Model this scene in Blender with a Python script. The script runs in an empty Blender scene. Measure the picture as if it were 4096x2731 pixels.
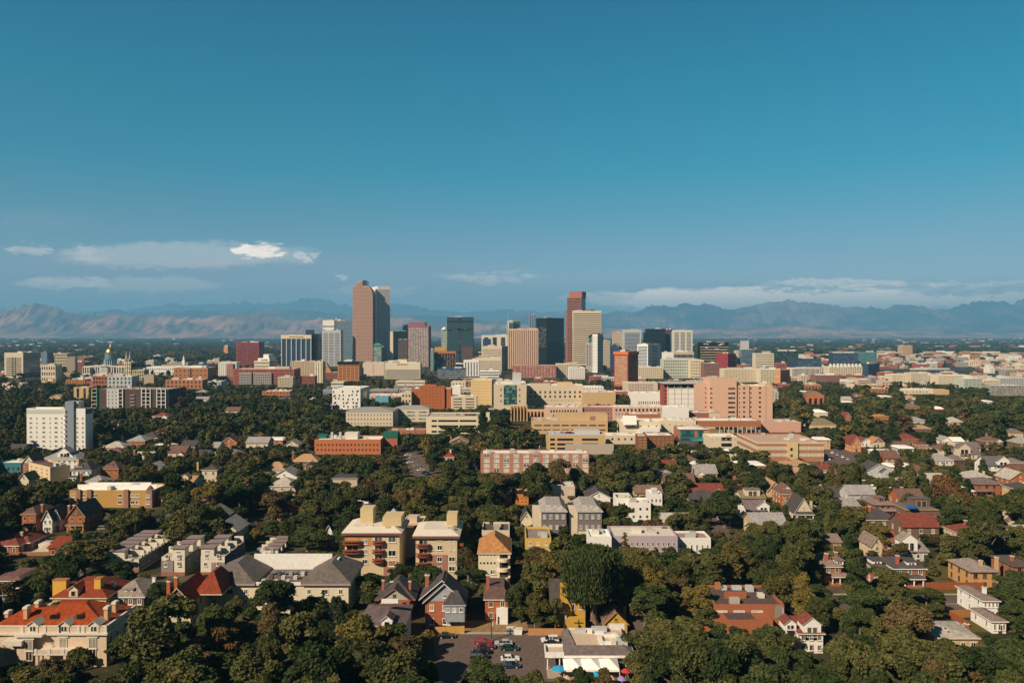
import bpy, math, random
import numpy as np
from mathutils import Vector
# ---------------------------------------------------------------- camera, world, sun, exposure
S = bpy.context.scene
F0, CX, CY, HZ, CAMH = 3154.0, 2048.0, 1365.5, 1341.0, 80.0
TH = math.atan((CY - HZ) / F0)
cam_d = bpy.data.cameras.new("camera"); cam = bpy.data.objects.new("camera", cam_d)
S.collection.objects.link(cam); S.camera = cam
cam_d.sensor_width = 36.0; cam_d.lens = 36.0 * F0 / 4096.0
cam_d.clip_start = 1.0; cam_d.clip_end = 90000.0
cam.location = (0, 0, CAMH); cam.rotation_euler = (math.pi / 2 - TH, 0, 0)
SUN_EL, SUN_AZ = math.radians(36), math.radians(45)   # light travels forward and to the right
sun_d = bpy.data.lights.new("sun", "SUN"); sun = bpy.data.objects.new("sun", sun_d)
S.collection.objects.link(sun)
sun_d.energy = 5.0; sun_d.angle = math.radians(0.5); sun_d.color = (1.0, 0.83, 0.62)
LD = Vector((math.sin(SUN_AZ) * math.cos(SUN_EL), math.cos(SUN_AZ) * math.cos(SUN_EL), -math.sin(SUN_EL)))
sun.rotation_euler = LD.to_track_quat('-Z', 'Y').to_euler()
S.view_settings.view_transform = 'Standard'; S.view_settings.look = 'None'
S.view_settings.exposure = 0.42; S.view_settings.gamma = 1.0
S.render.engine = 'CYCLES'
cy = S.cycles
cy.max_bounces = 4; cy.diffuse_bounces = 2; cy.glossy_bounces = 2; cy.transmission_bounces = 1
cy.transparent_max_bounces = 2; cy.volume_bounces = 1; cy.use_denoising = True
cy.caustics_reflective = False; cy.caustics_refractive = False; cy.sample_clamp_indirect = 3.0

W = bpy.data.worlds.new("World"); S.world = W; W.use_nodes = True
nt = W.node_tree; N = nt.nodes; Lk = nt.links; N.clear()
def node(t, **kw):
    n = N.new(t)
    for k, v in kw.items(): setattr(n, k, v)
    return n
def mth(op, a, b=None, c=None):
    n = node("ShaderNodeMath", operation=op)
    for i, v in enumerate((a, b, c)):
        if v is None: continue
        if isinstance(v, (int, float)): n.inputs[i].default_value = v
        else: Lk.new(v, n.inputs[i])
    return n.outputs[0]
out = node("ShaderNodeOutputWorld"); bg = node("ShaderNodeBackground"); bg.inputs[1].default_value = 0.1
sky = node("ShaderNodeTexSky", sky_type='NISHITA', sun_disc=False)
sky.sun_elevation = SUN_EL; sky.sun_rotation = math.pi + SUN_AZ; sky.altitude = 1600; sky.air_density = 1.0
sky.dust_density = 0.6; sky.ozone_density = 2.0
tc = node("ShaderNodeTexCoord"); sp = node("ShaderNodeSeparateXYZ"); Lk.new(tc.outputs["Generated"], sp.inputs[0])
dx, dy, dz = sp.outputs
yc = mth('MAXIMUM', dy, 0.05)
U = mth('DIVIDE', dx, yc); V = mth('DIVIDE', dz, yc)          # tangents of azimuth and elevation in the western sky
# tint of the sky by elevation (colour of the air that day; dimmed overhead to weaken fill light)
elev = mth('MAXIMUM', dz, 0)
ramp = node("ShaderNodeValToRGB"); Lk.new(elev, ramp.inputs[0])
SKYR = [(0.0, (0.98, 0.86, 0.85)), (0.065, (0.86, 0.81, 0.80)), (0.094, (0.64, 0.74, 0.73)), (0.147, (0.32, 0.74, 0.70)), (0.20, (0.07, 0.77, 0.74)), (0.30, (0.0, 0.78, 0.76)), (0.391, (0.0, 0.70, 0.76)), (0.65, (0.02, 0.26, 0.34)), (1.0, (0.02, 0.2, 0.27))]
ramp.color_ramp.elements[0].position = 0; ramp.color_ramp.elements[1].position = SKYR[-1][0]
for p_, c_ in SKYR[1:-1]: ramp.color_ramp.elements.new(p_)
SKMAX = 2.0
for e_, (p_, c_) in zip(ramp.color_ramp.elements, SKYR): e_.position = p_; e_.color = tuple(v / SKMAX for v in c_) + (1,)
mul = node("ShaderNodeMix", data_type='RGBA', blend_type='MULTIPLY'); mul.inputs[0].default_value = 1
Lk.new(sky.outputs[0], mul.inputs[6]); Lk.new(ramp.outputs[0], mul.inputs[7])
mul2 = node("ShaderNodeVectorMath", operation='SCALE'); Lk.new(mul.outputs[2], mul2.inputs[0]); mul2.inputs[3].default_value = SKMAX * .77
# clouds low over the mountains
cv = node("ShaderNodeCombineXYZ"); Lk.new(U, cv.inputs[0]); Lk.new(mth('MULTIPLY', V, 3.2), cv.inputs[1])
def noise(scale, detail, rough=0.6, off=0.0):
    n = node("ShaderNodeTexNoise"); n.inputs["Scale"].default_value = scale; n.inputs["Detail"].default_value = detail
    n.inputs["Roughness"].default_value = rough
    a = node("ShaderNodeVectorMath", operation='ADD'); Lk.new(cv.outputs[0], a.inputs[0]); a.inputs[1].default_value = (off, off * .7, off)
    Lk.new(a.outputs[0], n.inputs["Vector"]); return n.outputs["Fac"]
n1 = noise(48, 9, 0.6); n2 = noise(14, 4, 0.5, 5.0); n3 = noise(60, 5, .6, 2.0)
nz_ = mth('ADD', mth('MULTIPLY', mth('SUBTRACT', n1, .5), 7.0), mth('MULTIPLY', mth('SUBTRACT', n2, .5), 3.0))
def puff(o, sh, lo=.3):
    c = mth('MINIMUM', mth('MAXIMUM', mth('MULTIPLY', mth('SUBTRACT', mth('ADD', mth('MULTIPLY', sh, 1.5), mth('MULTIPLY', nz_, .5)), lo + .35), .9), 0), 1.0)
    c = mth('MULTIPLY', mth('MULTIPLY', c, c), mth('SUBTRACT', 3.0, mth('MULTIPLY', c, 2.0)))
    return mth('MULTIPLY', mth('MULTIPLY', c, o), mth('MINIMUM', mth('MULTIPLY', sh, 1.6), 1.0))
wa, wb, wc, wd = noise(16, 3, .55, 11.), noise(52, 5, .65, 12.), noise(18, 3, .55, 21.), noise(60, 6, .7, 22.)
UW = mth('ADD', U, mth('ADD', mth('MULTIPLY', mth('SUBTRACT', wa, .5), .10), mth('MULTIPLY', mth('SUBTRACT', wb, .5), .04)))
VW = mth('ADD', V, mth('ADD', mth('MULTIPLY', mth('SUBTRACT', wc, .5), .018), mth('MULTIPLY', mth('SUBTRACT', wd, .5), .024)))
def blob(px, py, rx, ry, flat=1.0):
    """soft ellipse round a direction; a flat base when flat > 1"""
    a = mth('DIVIDE', mth('SUBTRACT', UW, (px - CX) / F0), rx / F0)
    b0 = mth('SUBTRACT', VW, (HZ - py) / F0)
    b = mth('DIVIDE', b0, ry / F0)
    if flat > 1: b = mth('ADD', mth('MAXIMUM', b, 0), mth('MULTIPLY', mth('MINIMUM', b, 0), flat))
    r = mth('ADD', mth('MULTIPLY', a, a), mth('MULTIPLY', b, b))
    return mth('MAXIMUM', mth('SUBTRACT', 1.0, r), 0)
def sumof(l):
    r = l[0]
    for x in l[1:]: r = mth('ADD', r, x)
    return r
bright = sumof([puff(o, blob(*a), lo) for o, a, lo in ((.72, (1050, 1018, 92, 60, 2.6), -.3), (.35, (1212, 1035, 46, 30, 1.5), .1), (.25, (1290, 1025, 44, 26, 1.5), .1),
    (.34, (250, 1132, 200, 30), -.5), (.28, (135, 1000, 95, 36, 1.6), .1), (.21, (740, 1026, 600, 70, 1.3), -.9), (.15, (360, 1010, 150, 46), .1), (.2, (600, 1142, 300, 44), -.7),
    (1.0, (2900, 1203, 470, 60), -1.0), (.95, (3400, 1212, 540, 62), -1.0), (.8, (3950, 1206, 340, 34), -.8), (.45, (3380, 1133, 430, 20), -.3), (.35, (3950, 1136, 330, 18), 0), (.5, (2550, 1198, 340, 44), -.3), (.25, (3500, 1160, 900, 40), .1),
    (.25, (1950, 1110, 270, 28), .2), (.35, (1360, 1110, 70, 18), .1), (.22, (1500, 1165, 310, 28), .2))])
shade = sumof([mth('MULTIPLY', blob(700, 1060, 640, 34), .8), mth('MULTIPLY', blob(200, 1048, 260, 36), .8), mth('MULTIPLY', blob(600, 1120, 1700, 120), .9), mth('MULTIPLY', blob(1150, 1050, 160, 18), .7),
    mth('MULTIPLY', blob(150, 880, 280, 60), .25), mth('MULTIPLY', blob(2700, 1180, 2000, 80), .7)])
cb = mth('MINIMUM', bright, 1.0)
cs = mth('MINIMUM', mth('MULTIPLY', shade, mth('MULTIPLY', mth('ADD', mth('MULTIPLY', n2, .9), mth('MULTIPLY', n3, .3)), 1.3)), 0.85)
mixs = node("ShaderNodeMix", data_type='RGBA'); Lk.new(cs, mixs.inputs[0]); Lk.new(mul2.outputs[0], mixs.inputs[6])
mixs.inputs[7].default_value = (2.7, 3.1, 3.7, 1)
mixb = node("ShaderNodeMix", data_type='RGBA'); Lk.new(cb, mixb.inputs[0]); Lk.new(mixs.outputs[2], mixb.inputs[6])
mixb.inputs[7].default_value = (15.5, 12.4, 9.8, 1)
fall = node("ShaderNodeMapRange", interpolation_type='SMOOTHSTEP'); Lk.new(dy, fall.inputs[0])   # sky dimmed outside the view to weaken fill light on right-hand walls
for i_, v_ in zip((1, 2, 3, 4), (.30, .74, .38, 1.0)): fall.inputs[i_].default_value = v_
deep = node("ShaderNodeVectorMath", operation='SCALE'); Lk.new(mixb.outputs[2], deep.inputs[0]); Lk.new(fall.outputs[0], deep.inputs[3]); Lk.new(deep.outputs[0], bg.inputs[0]); Lk.new(bg.outputs[0], out.inputs[0])

# ---------------------------------------------------------------- helpers
R = random.Random(7)
def uv(px, py):
    a = (px - CX) / F0; b = (CY - py) / F0
    Y = math.cos(TH) + b * math.sin(TH); Z = -math.sin(TH) + b * math.cos(TH)
    return a / Y, Z / Y
def gx(px, d): return uv(px, HZ)[0] * d
def gz(py, d): return CAMH + uv(CX, py)[1] * d
def gd(py): return -CAMH / uv(CX, py)[1]
def proj(X, Y, Z):
    y = Y * math.cos(TH) - (Z - CAMH) * math.sin(TH); z = Y * math.sin(TH) + (Z - CAMH) * math.cos(TH)
    return CX + F0 * X / y, CY - F0 * z / y
def link(o): S.collection.objects.link(o); return o
USED = {}
def tag(o, label=None, cat=None, group=None, kind=None):
    if label:
        n = USED.get(label, 0); USED[label] = n + 1
        o["label"] = label
    if cat: o["category"] = cat
    if group: o["group"] = group
    if kind: o["kind"] = kind
    return o
def empty(name, loc, rz=0.0):
    o = bpy.data.objects.new(name, None); link(o); o.location = loc; o.rotation_euler = (0, 0, rz); o.empty_display_size = 1
    return o

MATS = {}
def mat(name, col, rough=0.85, var=0.12, scale=0.35, spec=0.25, met=0.0, col2=None, kind=None, coord='Object'):
    if name in MATS: return MATS[name]
    m = bpy.data.materials.new(name); m.use_nodes = True; t = m.node_tree; b = t.nodes["Principled BSDF"]
    b.inputs["Roughness"].default_value = rough; b.inputs["Metallic"].default_value = met
    b.inputs["Specular IOR Level"].default_value = spec
    c = tuple(col) + (1,)
    if var > 0:
        tcn = t.nodes.new("ShaderNodeTexCoord"); nz = t.nodes.new("ShaderNodeTexNoise"); rp = t.nodes.new("ShaderNodeValToRGB")
        nz.inputs["Scale"].default_value = scale; nz.inputs["Detail"].default_value = 7; nz.inputs["Roughness"].default_value = .65
        t.links.new(tcn.outputs[coord], nz.inputs["Vector"]); t.links.new(nz.outputs["Fac"], rp.inputs[0])
        hi = col2 if col2 else tuple(min(1, v * (1 + var)) for v in col)
        lo = tuple(v * (1 - var) for v in col)
        rp.color_ramp.elements[0].position = .34; rp.color_ramp.elements[1].position = .66
        rp.color_ramp.elements[0].color = lo + (1,); rp.color_ramp.elements[1].color = tuple(hi) + (1,)
        last = rp.outputs[0]
        if kind == 'floors':      # storey joints of a facade
            sx = t.nodes.new("ShaderNodeSeparateXYZ"); t.links.new(tcn.outputs['Object'], sx.inputs[0])
            md = t.nodes.new("ShaderNodeMath"); md.operation = 'FRACT'; dv = t.nodes.new("ShaderNodeMath"); dv.operation = 'DIVIDE'; dv.inputs[1].default_value = 3.9
            t.links.new(sx.outputs[2], dv.inputs[0]); t.links.new(dv.outputs[0], md.inputs[0])
            gt = t.nodes.new("ShaderNodeMath"); gt.operation = 'GREATER_THAN'; gt.inputs[1].default_value = .72; t.links.new(md.outputs[0], gt.inputs[0])
            mx = t.nodes.new("ShaderNodeMix"); mx.data_type = 'RGBA'; t.links.new(gt.outputs[0], mx.inputs[0]); t.links.new(last, mx.inputs[6])
            mx.inputs[7].default_value = tuple(min(1, v * 1.8 + .006) for v in col) + (1,); last = mx.outputs[2]
        t.links.new(last, b.inputs["Base Color"])
    else: b.inputs["Base Color"].default_value = c
    MATS[name] = m; return m
def glass(name, dark, light, rough=.12, p=.5):
    """window glass: some panes dark, some with pale blinds behind, by position"""
    if name in MATS: return MATS[name]
    m = bpy.data.materials.new(name); m.use_nodes = True; t = m.node_tree; b = t.nodes["Principled BSDF"]
    b.inputs["Roughness"].default_value = rough; b.inputs["Specular IOR Level"].default_value = .7
    oi = t.nodes.new("ShaderNodeObjectInfo"); g = t.nodes.new("ShaderNodeNewGeometry")
    sc = t.nodes.new("ShaderNodeVectorMath"); sc.operation = 'MULTIPLY'; sc.inputs[1].default_value = (.31, .31, .29); t.links.new(g.outputs["Position"], sc.inputs[0])
    fl = t.nodes.new("ShaderNodeVectorMath"); fl.operation = 'FLOOR'; t.links.new(sc.outputs[0], fl.inputs[0])
    wn = t.nodes.new("ShaderNodeTexWhiteNoise"); wn.noise_dimensions = '4D'; t.links.new(fl.outputs[0], wn.inputs["Vector"]); t.links.new(oi.outputs["Random"], wn.inputs["W"])
    rp = t.nodes.new("ShaderNodeValToRGB"); rp.color_ramp.elements[0].position = p; rp.color_ramp.elements[1].position = min(.99, p + .35)
    rp.color_ramp.elements[0].color = tuple(dark) + (1,); rp.color_ramp.elements[1].color = tuple(light) + (1,)
    t.links.new(wn.outputs["Value"], rp.inputs[0]); t.links.new(rp.outputs[0], b.inputs["Base Color"])
    MATS[name] = m; return m
COL = dict(cream=(.60, .51, .38), cream2=(.66, .57, .42), white=(.74, .72, .68), offwhite=(.62, .58, .50), tan=(.52, .36, .19), yellow=(.60, .38, .09), ybrick=(.46, .27, .09),
    orange=(.38, .115, .04), brick=(.34, .12, .07), dbrick=(.20, .075, .05), red=(.33, .05, .05), maroon=(.14, .035, .04), pink=(.60, .41, .33), salmon=(.62, .39, .28), beige=(.50, .40, .29),
    grey=(.30, .29, .29), lgrey=(.46, .47, .48), dgrey=(.09, .085, .085), brown=(.16, .10, .07), dbrown=(.075, .05, .04), teal=(.10, .28, .28), lav=(.38, .32, .36), concrete=(.42, .36, .30),
    navy=(.02, .045, .09), black=(.006, .010, .013), blueg=(.10, .15, .20), green=(.03, .12, .08), gold=(.55, .30, .05), purple=(.28, .10, .18), shingle=(.145, .115, .095), shingle2=(.075, .06, .055),
    terra=(.42, .10, .025), terrad=(.24, .05, .02), oranger=(.38, .16, .06), slate=(.05, .05, .055), rwhite=(.80, .78, .74), rgrey=(.34, .30, .27), rbrown=(.19, .12, .09), stone=(.56, .44, .33), olive=(.22, .19, .11), sky=(.05, .28, .55), peach=(.55, .43, .33), wood=(.28, .11, .035), lwood=(.5, .30, .09))
ROOFK = set('slate slate2 rbrown rbrown2 rbrown3 rroof chroof dredroof greyroof pitch shingle shingle2 shinglep slatep purpr purpr2 mans rgrey rgrey2 rgrey3 rgrey4 oroof tanroof oliver slategrey palehip redgable darkroof'.split())
def C(k):
    if k.startswith('g_'): return GL[k]
    if k in ('black', 'navy', 'blueg', 'tglass'):
        return mat('curtain_' + k, dict(COL, tglass=(.03, .16, .16))[k], .18, .15, .05, .6, kind='floors')
    rf_ = k in ROOFK
    return mat('paint_' + k, COL[k], .9, .30 if rf_ else .09, .9 if rf_ else 1.3)
GL = dict(g_dark=glass('window_glass', (.008, .012, .016), (.10, .10, .09)), g_mix=glass('window_glass_blinds', (.01, .014, .018), (.30, .27, .22), p=.35),
    g_blue=glass('window_glass_blue', (.03, .055, .09), (.10, .15, .20), p=.3), g_teal=glass('window_glass_teal', (.01, .08, .09), (.04, .2, .2), p=.3),
    g_green=glass('window_glass_green', (.02, .07, .06), (.12, .25, .2), p=.3), g_pale=glass('window_glass_pale', (.25, .24, .2), (.5, .5, .44), p=.2), g_brown=glass('window_glass_brown', (.03, .014, .012), (.09, .05, .04), p=.4), g_grey=glass('window_glass_grey', (.06, .065, .08), (.14, .15, .18), p=.3))

class MB:
    def __init__(s): s.v = []; s.f = []; s.m = []; s.mats = []
    def mi(s, m):
        if isinstance(m, str): m = C(m)
        if m not in s.mats: s.mats.append(m)
        return s.mats.index(m)
    def poly(s, pts, m): 
        n = len(s.v); s.v += [tuple(p) for p in pts]; s.f.append(tuple(range(n, n + len(pts)))); s.m.append(s.mi(m))
    def box(s, x0, x1, y0, y1, z0, z1, m, skip=''):
        n = len(s.v); s.v += [(x0, y0, z0), (x1, y0, z0), (x1, y1, z0), (x0, y1, z0), (x0, y0, z1), (x1, y0, z1), (x1, y1, z1), (x0, y1, z1)]
        i = s.mi(m)
        for k, q in dict(b=(3, 2, 1, 0), t=(4, 5, 6, 7), F=(0, 1, 5, 4), R=(1, 2, 6, 5), B=(2, 3, 7, 6), L=(3, 0, 4, 7)).items():
            if k not in skip: s.f.append(tuple(n + j for j in q)); s.m.append(i)
    def prism(s, prof, y0, y1, m, m_end=None):
        """profile in x,z extruded along y"""
        n = len(s.v); k = len(prof); s.v += [(x, y0, z) for x, z in prof] + [(x, y1, z) for x, z in prof]; i = s.mi(m); e = s.mi(m_end or m)
        s.f.append(tuple(range(n, n + k))); s.m.append(e); s.f.append(tuple(range(n + 2 * k - 1, n + k - 1, -1))); s.m.append(e)
        for j in range(k): s.f.append((n + (j + 1) % k, n + j, n + k + j, n + k + (j + 1) % k)); s.m.append(i)
    def prismx(s, prof, x0, x1, m):
        n = len(s.v); k = len(prof); s.v += [(x0, y, z) for y, z in prof] + [(x1, y, z) for y, z in prof]; i = s.mi(m)
        s.f.append(tuple(range(n + k - 1, n - 1, -1))); s.m.append(i); s.f.append(tuple(range(n + k, n + 2 * k))); s.m.append(i)
        for j in range(k): s.f.append((n + j, n + (j + 1) % k, n + k + (j + 1) % k, n + k + j)); s.m.append(i)
    def lathe(s, prof, cx, cy, m, seg=16, a0=0.0):
        n = len(s.v); i = s.mi(m)
        for r, z in prof:
            for j in range(seg): a = a0 + 2 * math.pi * j / seg; s.v.append((cx + r * math.cos(a), cy + r * math.sin(a), z))
        for q in range(len(prof) - 1):
            for j in range(seg): j2 = (j + 1) % seg; s.f.append((n + q * seg + j, n + q * seg + j2, n + (q + 1) * seg + j2, n + (q + 1) * seg + j)); s.m.append(i)
        s.f.append(tuple(n + (len(prof) - 1) * seg + j for j in range(seg))); s.m.append(i)
    def mesh(s, name):
        me = bpy.data.meshes.new(name); me.from_pydata(s.v, [], s.f)
        for m in s.mats: me.materials.append(m)
        me.polygons.foreach_set('material_index', s.m); me.update(); return me
    def build(s, name, parent=None, loc=None, kind=None):
        o = bpy.data.objects.new(name, s.mesh(name)); link(o)
        if parent: o.parent = parent
        if loc: o.location = loc
        if kind: o['kind'] = kind
        return o
def boxpart(name, parent, x0, x1, y0, y1, z0, z1, m):
    b = MB(); b.box(x0, x1, y0, y1, z0, z1, m); return b.build(name, parent)
MC = {}
def inst(name, mesh, parent, loc, rz=0.0):
    o = bpy.data.objects.new(name, mesh); link(o); o.parent = parent; o.location = loc; o.rotation_euler = (0, 0, rz); return o

VIS = []; FOOT = []; LM = []
def vis(x0, y0, x1, y1, d): VIS.append((x0, y0, x1, y1, d))
def foot(x0, x1, y0, y1): FOOT.append((x0, x1, y0, y1))

def wmesh(w, h, gm, fm, sill=True, out=.10, bars=True):
    key = (round(w, 2), round(h, 2), gm, fm, sill, round(out, 2), bars)
    if key in MC: return MC[key]
    b = MB(); t = min(.14, w * .12)
    if fm:
        b.box(-w / 2, w / 2, -out, .02, h - t, h, fm); b.box(-w / 2, w / 2, -out, .02, 0, t, fm)
        b.box(-w / 2, -w / 2 + t, -out, .02, t, h - t, fm); b.box(w / 2 - t, w / 2, -out, .02, t, h - t, fm)
        if bars: b.box(-t * .35, t * .35, -out * .8, .01, t, h - t, fm)
        if sill: b.box(-w / 2 - .12, w / 2 + .12, -out - .14, .02, -.14, -.005, fm)
        b.poly([(-w / 2 + t, -out * .45, t), (w / 2 - t, -out * .45, t), (w / 2 - t, -out * .45, h - t), (-w / 2 + t, -out * .45, h - t)], gm)
    else: b.box(-w / 2, w / 2, -out, .02, 0, h, gm)
    MC[key] = b.mesh('window'); return MC[key]

def facade(root, face, w, D, h, spec, far, zbase=0.0, x_off=0.0, y_off=0.0):
    """spec: style nx nf fw fh glass [frame] ; styles g grid, b bands, v vertical strips"""
    st, nx, nf, fw, fh, gm = spec[:6]; fm = spec[6] if len(spec) > 6 else None
    mz0 = spec[7] if len(spec) > 7 else 0.6; mz1 = spec[8] if len(spec) > 8 else 1.0; ms = spec[9] if len(spec) > 9 else .02
    L = w if face == 'F' else D
    rz = {'F': 0, 'R': math.pi / 2, 'L': -math.pi / 2}[face]
    def P(s, z):
        return {'F': (x_off + s, y_off, z), 'R': (x_off + w, y_off + s, z), 'L': (x_off, y_off + D - s, z)}[face]
    if h - mz1 - mz0 <= 0: print('BAD', root['label'], h)
    z0 = zbase + mz0; fhgt = (h - mz1 - mz0) / nf; s0 = L * ms; sw = L * (1 - 2 * ms) / max(nx, 1)
    o_ = .32 if far else .10
    gmat = C(gm); fmat = C(fm) if fm else None
    if st == 'g':
        ww, wh = sw * fw, fhgt * fh; tot = nx * nf
        me = wmesh(ww, wh, gmat, fmat if not far else None, not far, o_, ww > 1.3)
        pos = [(i, j) for j in range(nf - 1, -1, -1) for i in range(nx)]
        lim = 64 if far else 100
        if far and tot > lim: single, rest = [], pos
        else: single, rest = pos[:lim], pos[lim:]
        for i, j in single: inst('window', me, root, P(s0 + (i + .5) * sw, z0 + (j + (1 - fh) / 2) * fhgt), rz)
        if rest:
            b = MB(); c, s_ = math.cos(rz), math.sin(rz)
            for i, j in rest:
                p = P(s0 + (i + .5) * sw, z0 + (j + (1 - fh) / 2) * fhgt)
                q = [(-ww / 2, -o_, 0), (ww / 2, -o_, 0), (ww / 2, -o_, wh), (-ww / 2, -o_, wh)]
                b.poly([(p[0] + x * c - y * s_, p[1] + x * s_ + y * c, p[2] + z) for x, y, z in q], gmat)
            b.build('glazing', root, kind='stuff')
    elif st == 'b':
        me = MC.setdefault(('b', round(sw * nx, 1), round(fhgt * fh, 2), gm), None)
        bw = sw * fw if nx > 1 else L * (1 - 2 * ms)
        b = MB(); b.box(-bw / 2, bw / 2, -o_, .02, 0, fhgt * fh, gmat); me = b.mesh('window_band')
        for j in range(nf):
            for i in range(max(nx, 1)): inst('window_band', me, root, P(s0 + (i + .5) * sw, z0 + (j + (1 - fh) / 2) * fhgt), rz)
    elif st == 'v':
        b = MB(); b.box(-sw * fw / 2, sw * fw / 2, -o_, .02, 0, h - mz1 - mz0, gmat); me = b.mesh('window_strip')
        for i in range(nx): inst('window_strip', me, root, P(s0 + (i + .5) * sw, z0), rz)

class Bld: pass
def bld(name, label, x0, x1, top, d, yv=None, D=25.0, xm=None, a=0.0, wall='cream', roof='rwhite', F=None, R_=None, L=None, cat='building', par=.7, lm=None, zb=0.0, group=None, junk=0, wname='wall'):
    far = d > 1150
    u0, um, u1 = uv(x0, HZ)[0], uv(xm if xm else x1, HZ)[0], uv(x1, HZ)[0]
    Xm = um * d; al = math.radians(a); c, s = math.cos(al), math.sin(al)
    w = (Xm - u0 * d) / (c + u0 * s)
    if xm and xm < x1:
        Dn = (u1 * d - Xm) / (s - u1 * c)
        if Dn < 4: a = 0.0; c, s = 1.0, 0.0; al = 0.0; Xm = u1 * d; w = Xm - u0 * d
        else: D = Dn
    h = gz(top, d)
    B = Bld(); B.w, B.D, B.h, B.d, B.a = w, D, h, d, a
    # root at left end of the front face
    B.X0 = Xm - w * c; B.Y0 = d + w * s
    root = empty(name, (B.X0, B.Y0, zb), -al); B.root = root
    tag(root, label, cat, group)
    b = MB(); t = .35
    b.box(0, w, 0, D, 0, h - zb, wall, skip='tb')
    zr = h - zb - par
    for q in (((0, 0), (w, 0), (w - t, t), (t, t)), ((w, 0), (w, D), (w - t, D - t), (w - t, t)), ((w, D), (0, D), (t, D - t), (w - t, D - t)), ((0, D), (0, 0), (t, t), (t, D - t))):
        b.poly([(x, y, h - zb) for x, y in q], wall)
    b.poly([(t, t, h - zb), (w - t, t, h - zb), (w - t, t, zr), (t, t, zr)], wall); b.poly([(w - t, t, h - zb), (w - t, D - t, h - zb), (w - t, D - t, zr), (w - t, t, zr)], wall)
    b.poly([(w - t, D - t, h - zb), (t, D - t, h - zb), (t, D - t, zr), (w - t, D - t, zr)], wall); b.poly([(t, D - t, h - zb), (t, t, h - zb), (t, t, zr), (t, D - t, zr)], wall)
    B.wall = b.build(wname, root)
    b = MB(); b.poly([(t, t, zr), (w - t, t, zr), (w - t, D - t, zr), (t, D - t, zr)], roof); b.build('roof', root)
    for face, sp_ in (('F', F), ('R', R_), ('L', L)):
        for s1 in ([] if not sp_ else sp_ if isinstance(sp_, list) else [sp_]): facade(root, face, w, D, h - zb, s1, far)
    B.zr = zr + zb
    rr = random.Random(hash_s(label))
    nj = 0 if junk < 0 else junk if junk else (max(2, min(9, int(w * D / 90))) if not far else 2)
    for i in range(nj):
        jw, jd, jh = rr.uniform(1.5, 3.5), rr.uniform(1.5, 3), rr.uniform(1, 1.9)
        if far: jw, jd, jh = w * rr.uniform(.12, .4), D * .3, rr.uniform(1.5, 4)
        if w < jw + 3 or D < jd + 3: continue
        jx, jy = rr.uniform(1, w - jw - 1), rr.uniform(1, D - jd - 1)
        boxpart('roof_unit', root, jx, jx + jw, jy, jy + jd, zr, zr + jh, rr.choice(['lgrey', 'concrete', 'offwhite']))
    vis(x0 - 3, top - 4, x1 + 3, min(yv or 9999, proj(Xm, d, 0)[1]), d)
    xs = [B.X0, Xm, Xm + D * s, B.X0 + D * s]; ys = [B.Y0, d, d + D * c, B.Y0 + D * c]
    foot(min(xs), max(xs), min(ys), max(ys))
    LM.append((lm or None, (x0 + x1) / 2, top, d))
    return B
def hash_s(s): return sum((i + 1) * ord(c) for i, c in enumerate(s))
def lx(B, px, y=0.0): return uv(px, HZ)[0] * (B.Y0 + y) - B.X0
def lz(B, py, y=0.0): return gz(py, B.Y0 + y)
def pent(B, px0, px1, top, y=4.0, dep=6.0, m='cream', name='penthouse', z0=None, F=None):
    x0, x1, z1 = lx(B, px0, y), lx(B, px1, y), lz(B, top, y)
    z = B.zr if z0 is None else z0
    o = boxpart(name, B.root, x0, x1, y, y + dep, z + .004, max(z1, z + .8), m)
    if F: facade(B.root, 'F', x1 - x0, dep, z1 - z, F, B.d > 1150, z, x0, y)
    return o
# ---------------------------------------------------------------- houses
def chimney(root, x, y, z0, z1, m='brick', s=.9, cap='offwhite', par=None):
    b = MB(); b.box(x - s / 2, x + s / 2, y - s / 2, y + s / 2, z0, z1, m); b.box(x - s * .62, x + s * .62, y - s * .62, y + s * .62, z1, z1 + .22, cap)
    b.box(x - s * .2, x + s * .2, y - s * .2, y + s * .2, z1 + .22, z1 + .6, 'dgrey')
    return b.build('chimney', par or root)
def gable_roof(mb, x0, x1, y0, y1, h, rise, m, o=.5, th=.28, ax='y', trim='offwhite'):
    """two roof slabs with fascia; ridge along ax"""
    if ax == 'y':
        xm = (x0 + x1) / 2; k = rise / (xm - x0); e = h - o * k
        mb.prism([(x0 - o, e), (xm, h + rise), (xm, h + rise + th), (x0 - o, e + th)][::-1], y0 - o, y1 + o, m, trim)
        mb.prism([(xm + .01, h + rise), (x1 + o, e), (x1 + o, e + th), (xm + .01, h + rise + th)][::-1], y0 - o, y1 + o, m, trim)
    else:
        ym = (y0 + y1) / 2; k = rise / (ym - y0); e = h - o * k
        mb.prismx([(y0 - o, e), (ym, h + rise), (ym, h + rise + th), (y0 - o, e + th)], x0 - o, x1 + o, m)
        mb.prismx([(ym + .01, h + rise), (y1 + o, e), (y1 + o, e + th), (ym + .01, h + rise + th)], x0 - o, x1 + o, m)
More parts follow.
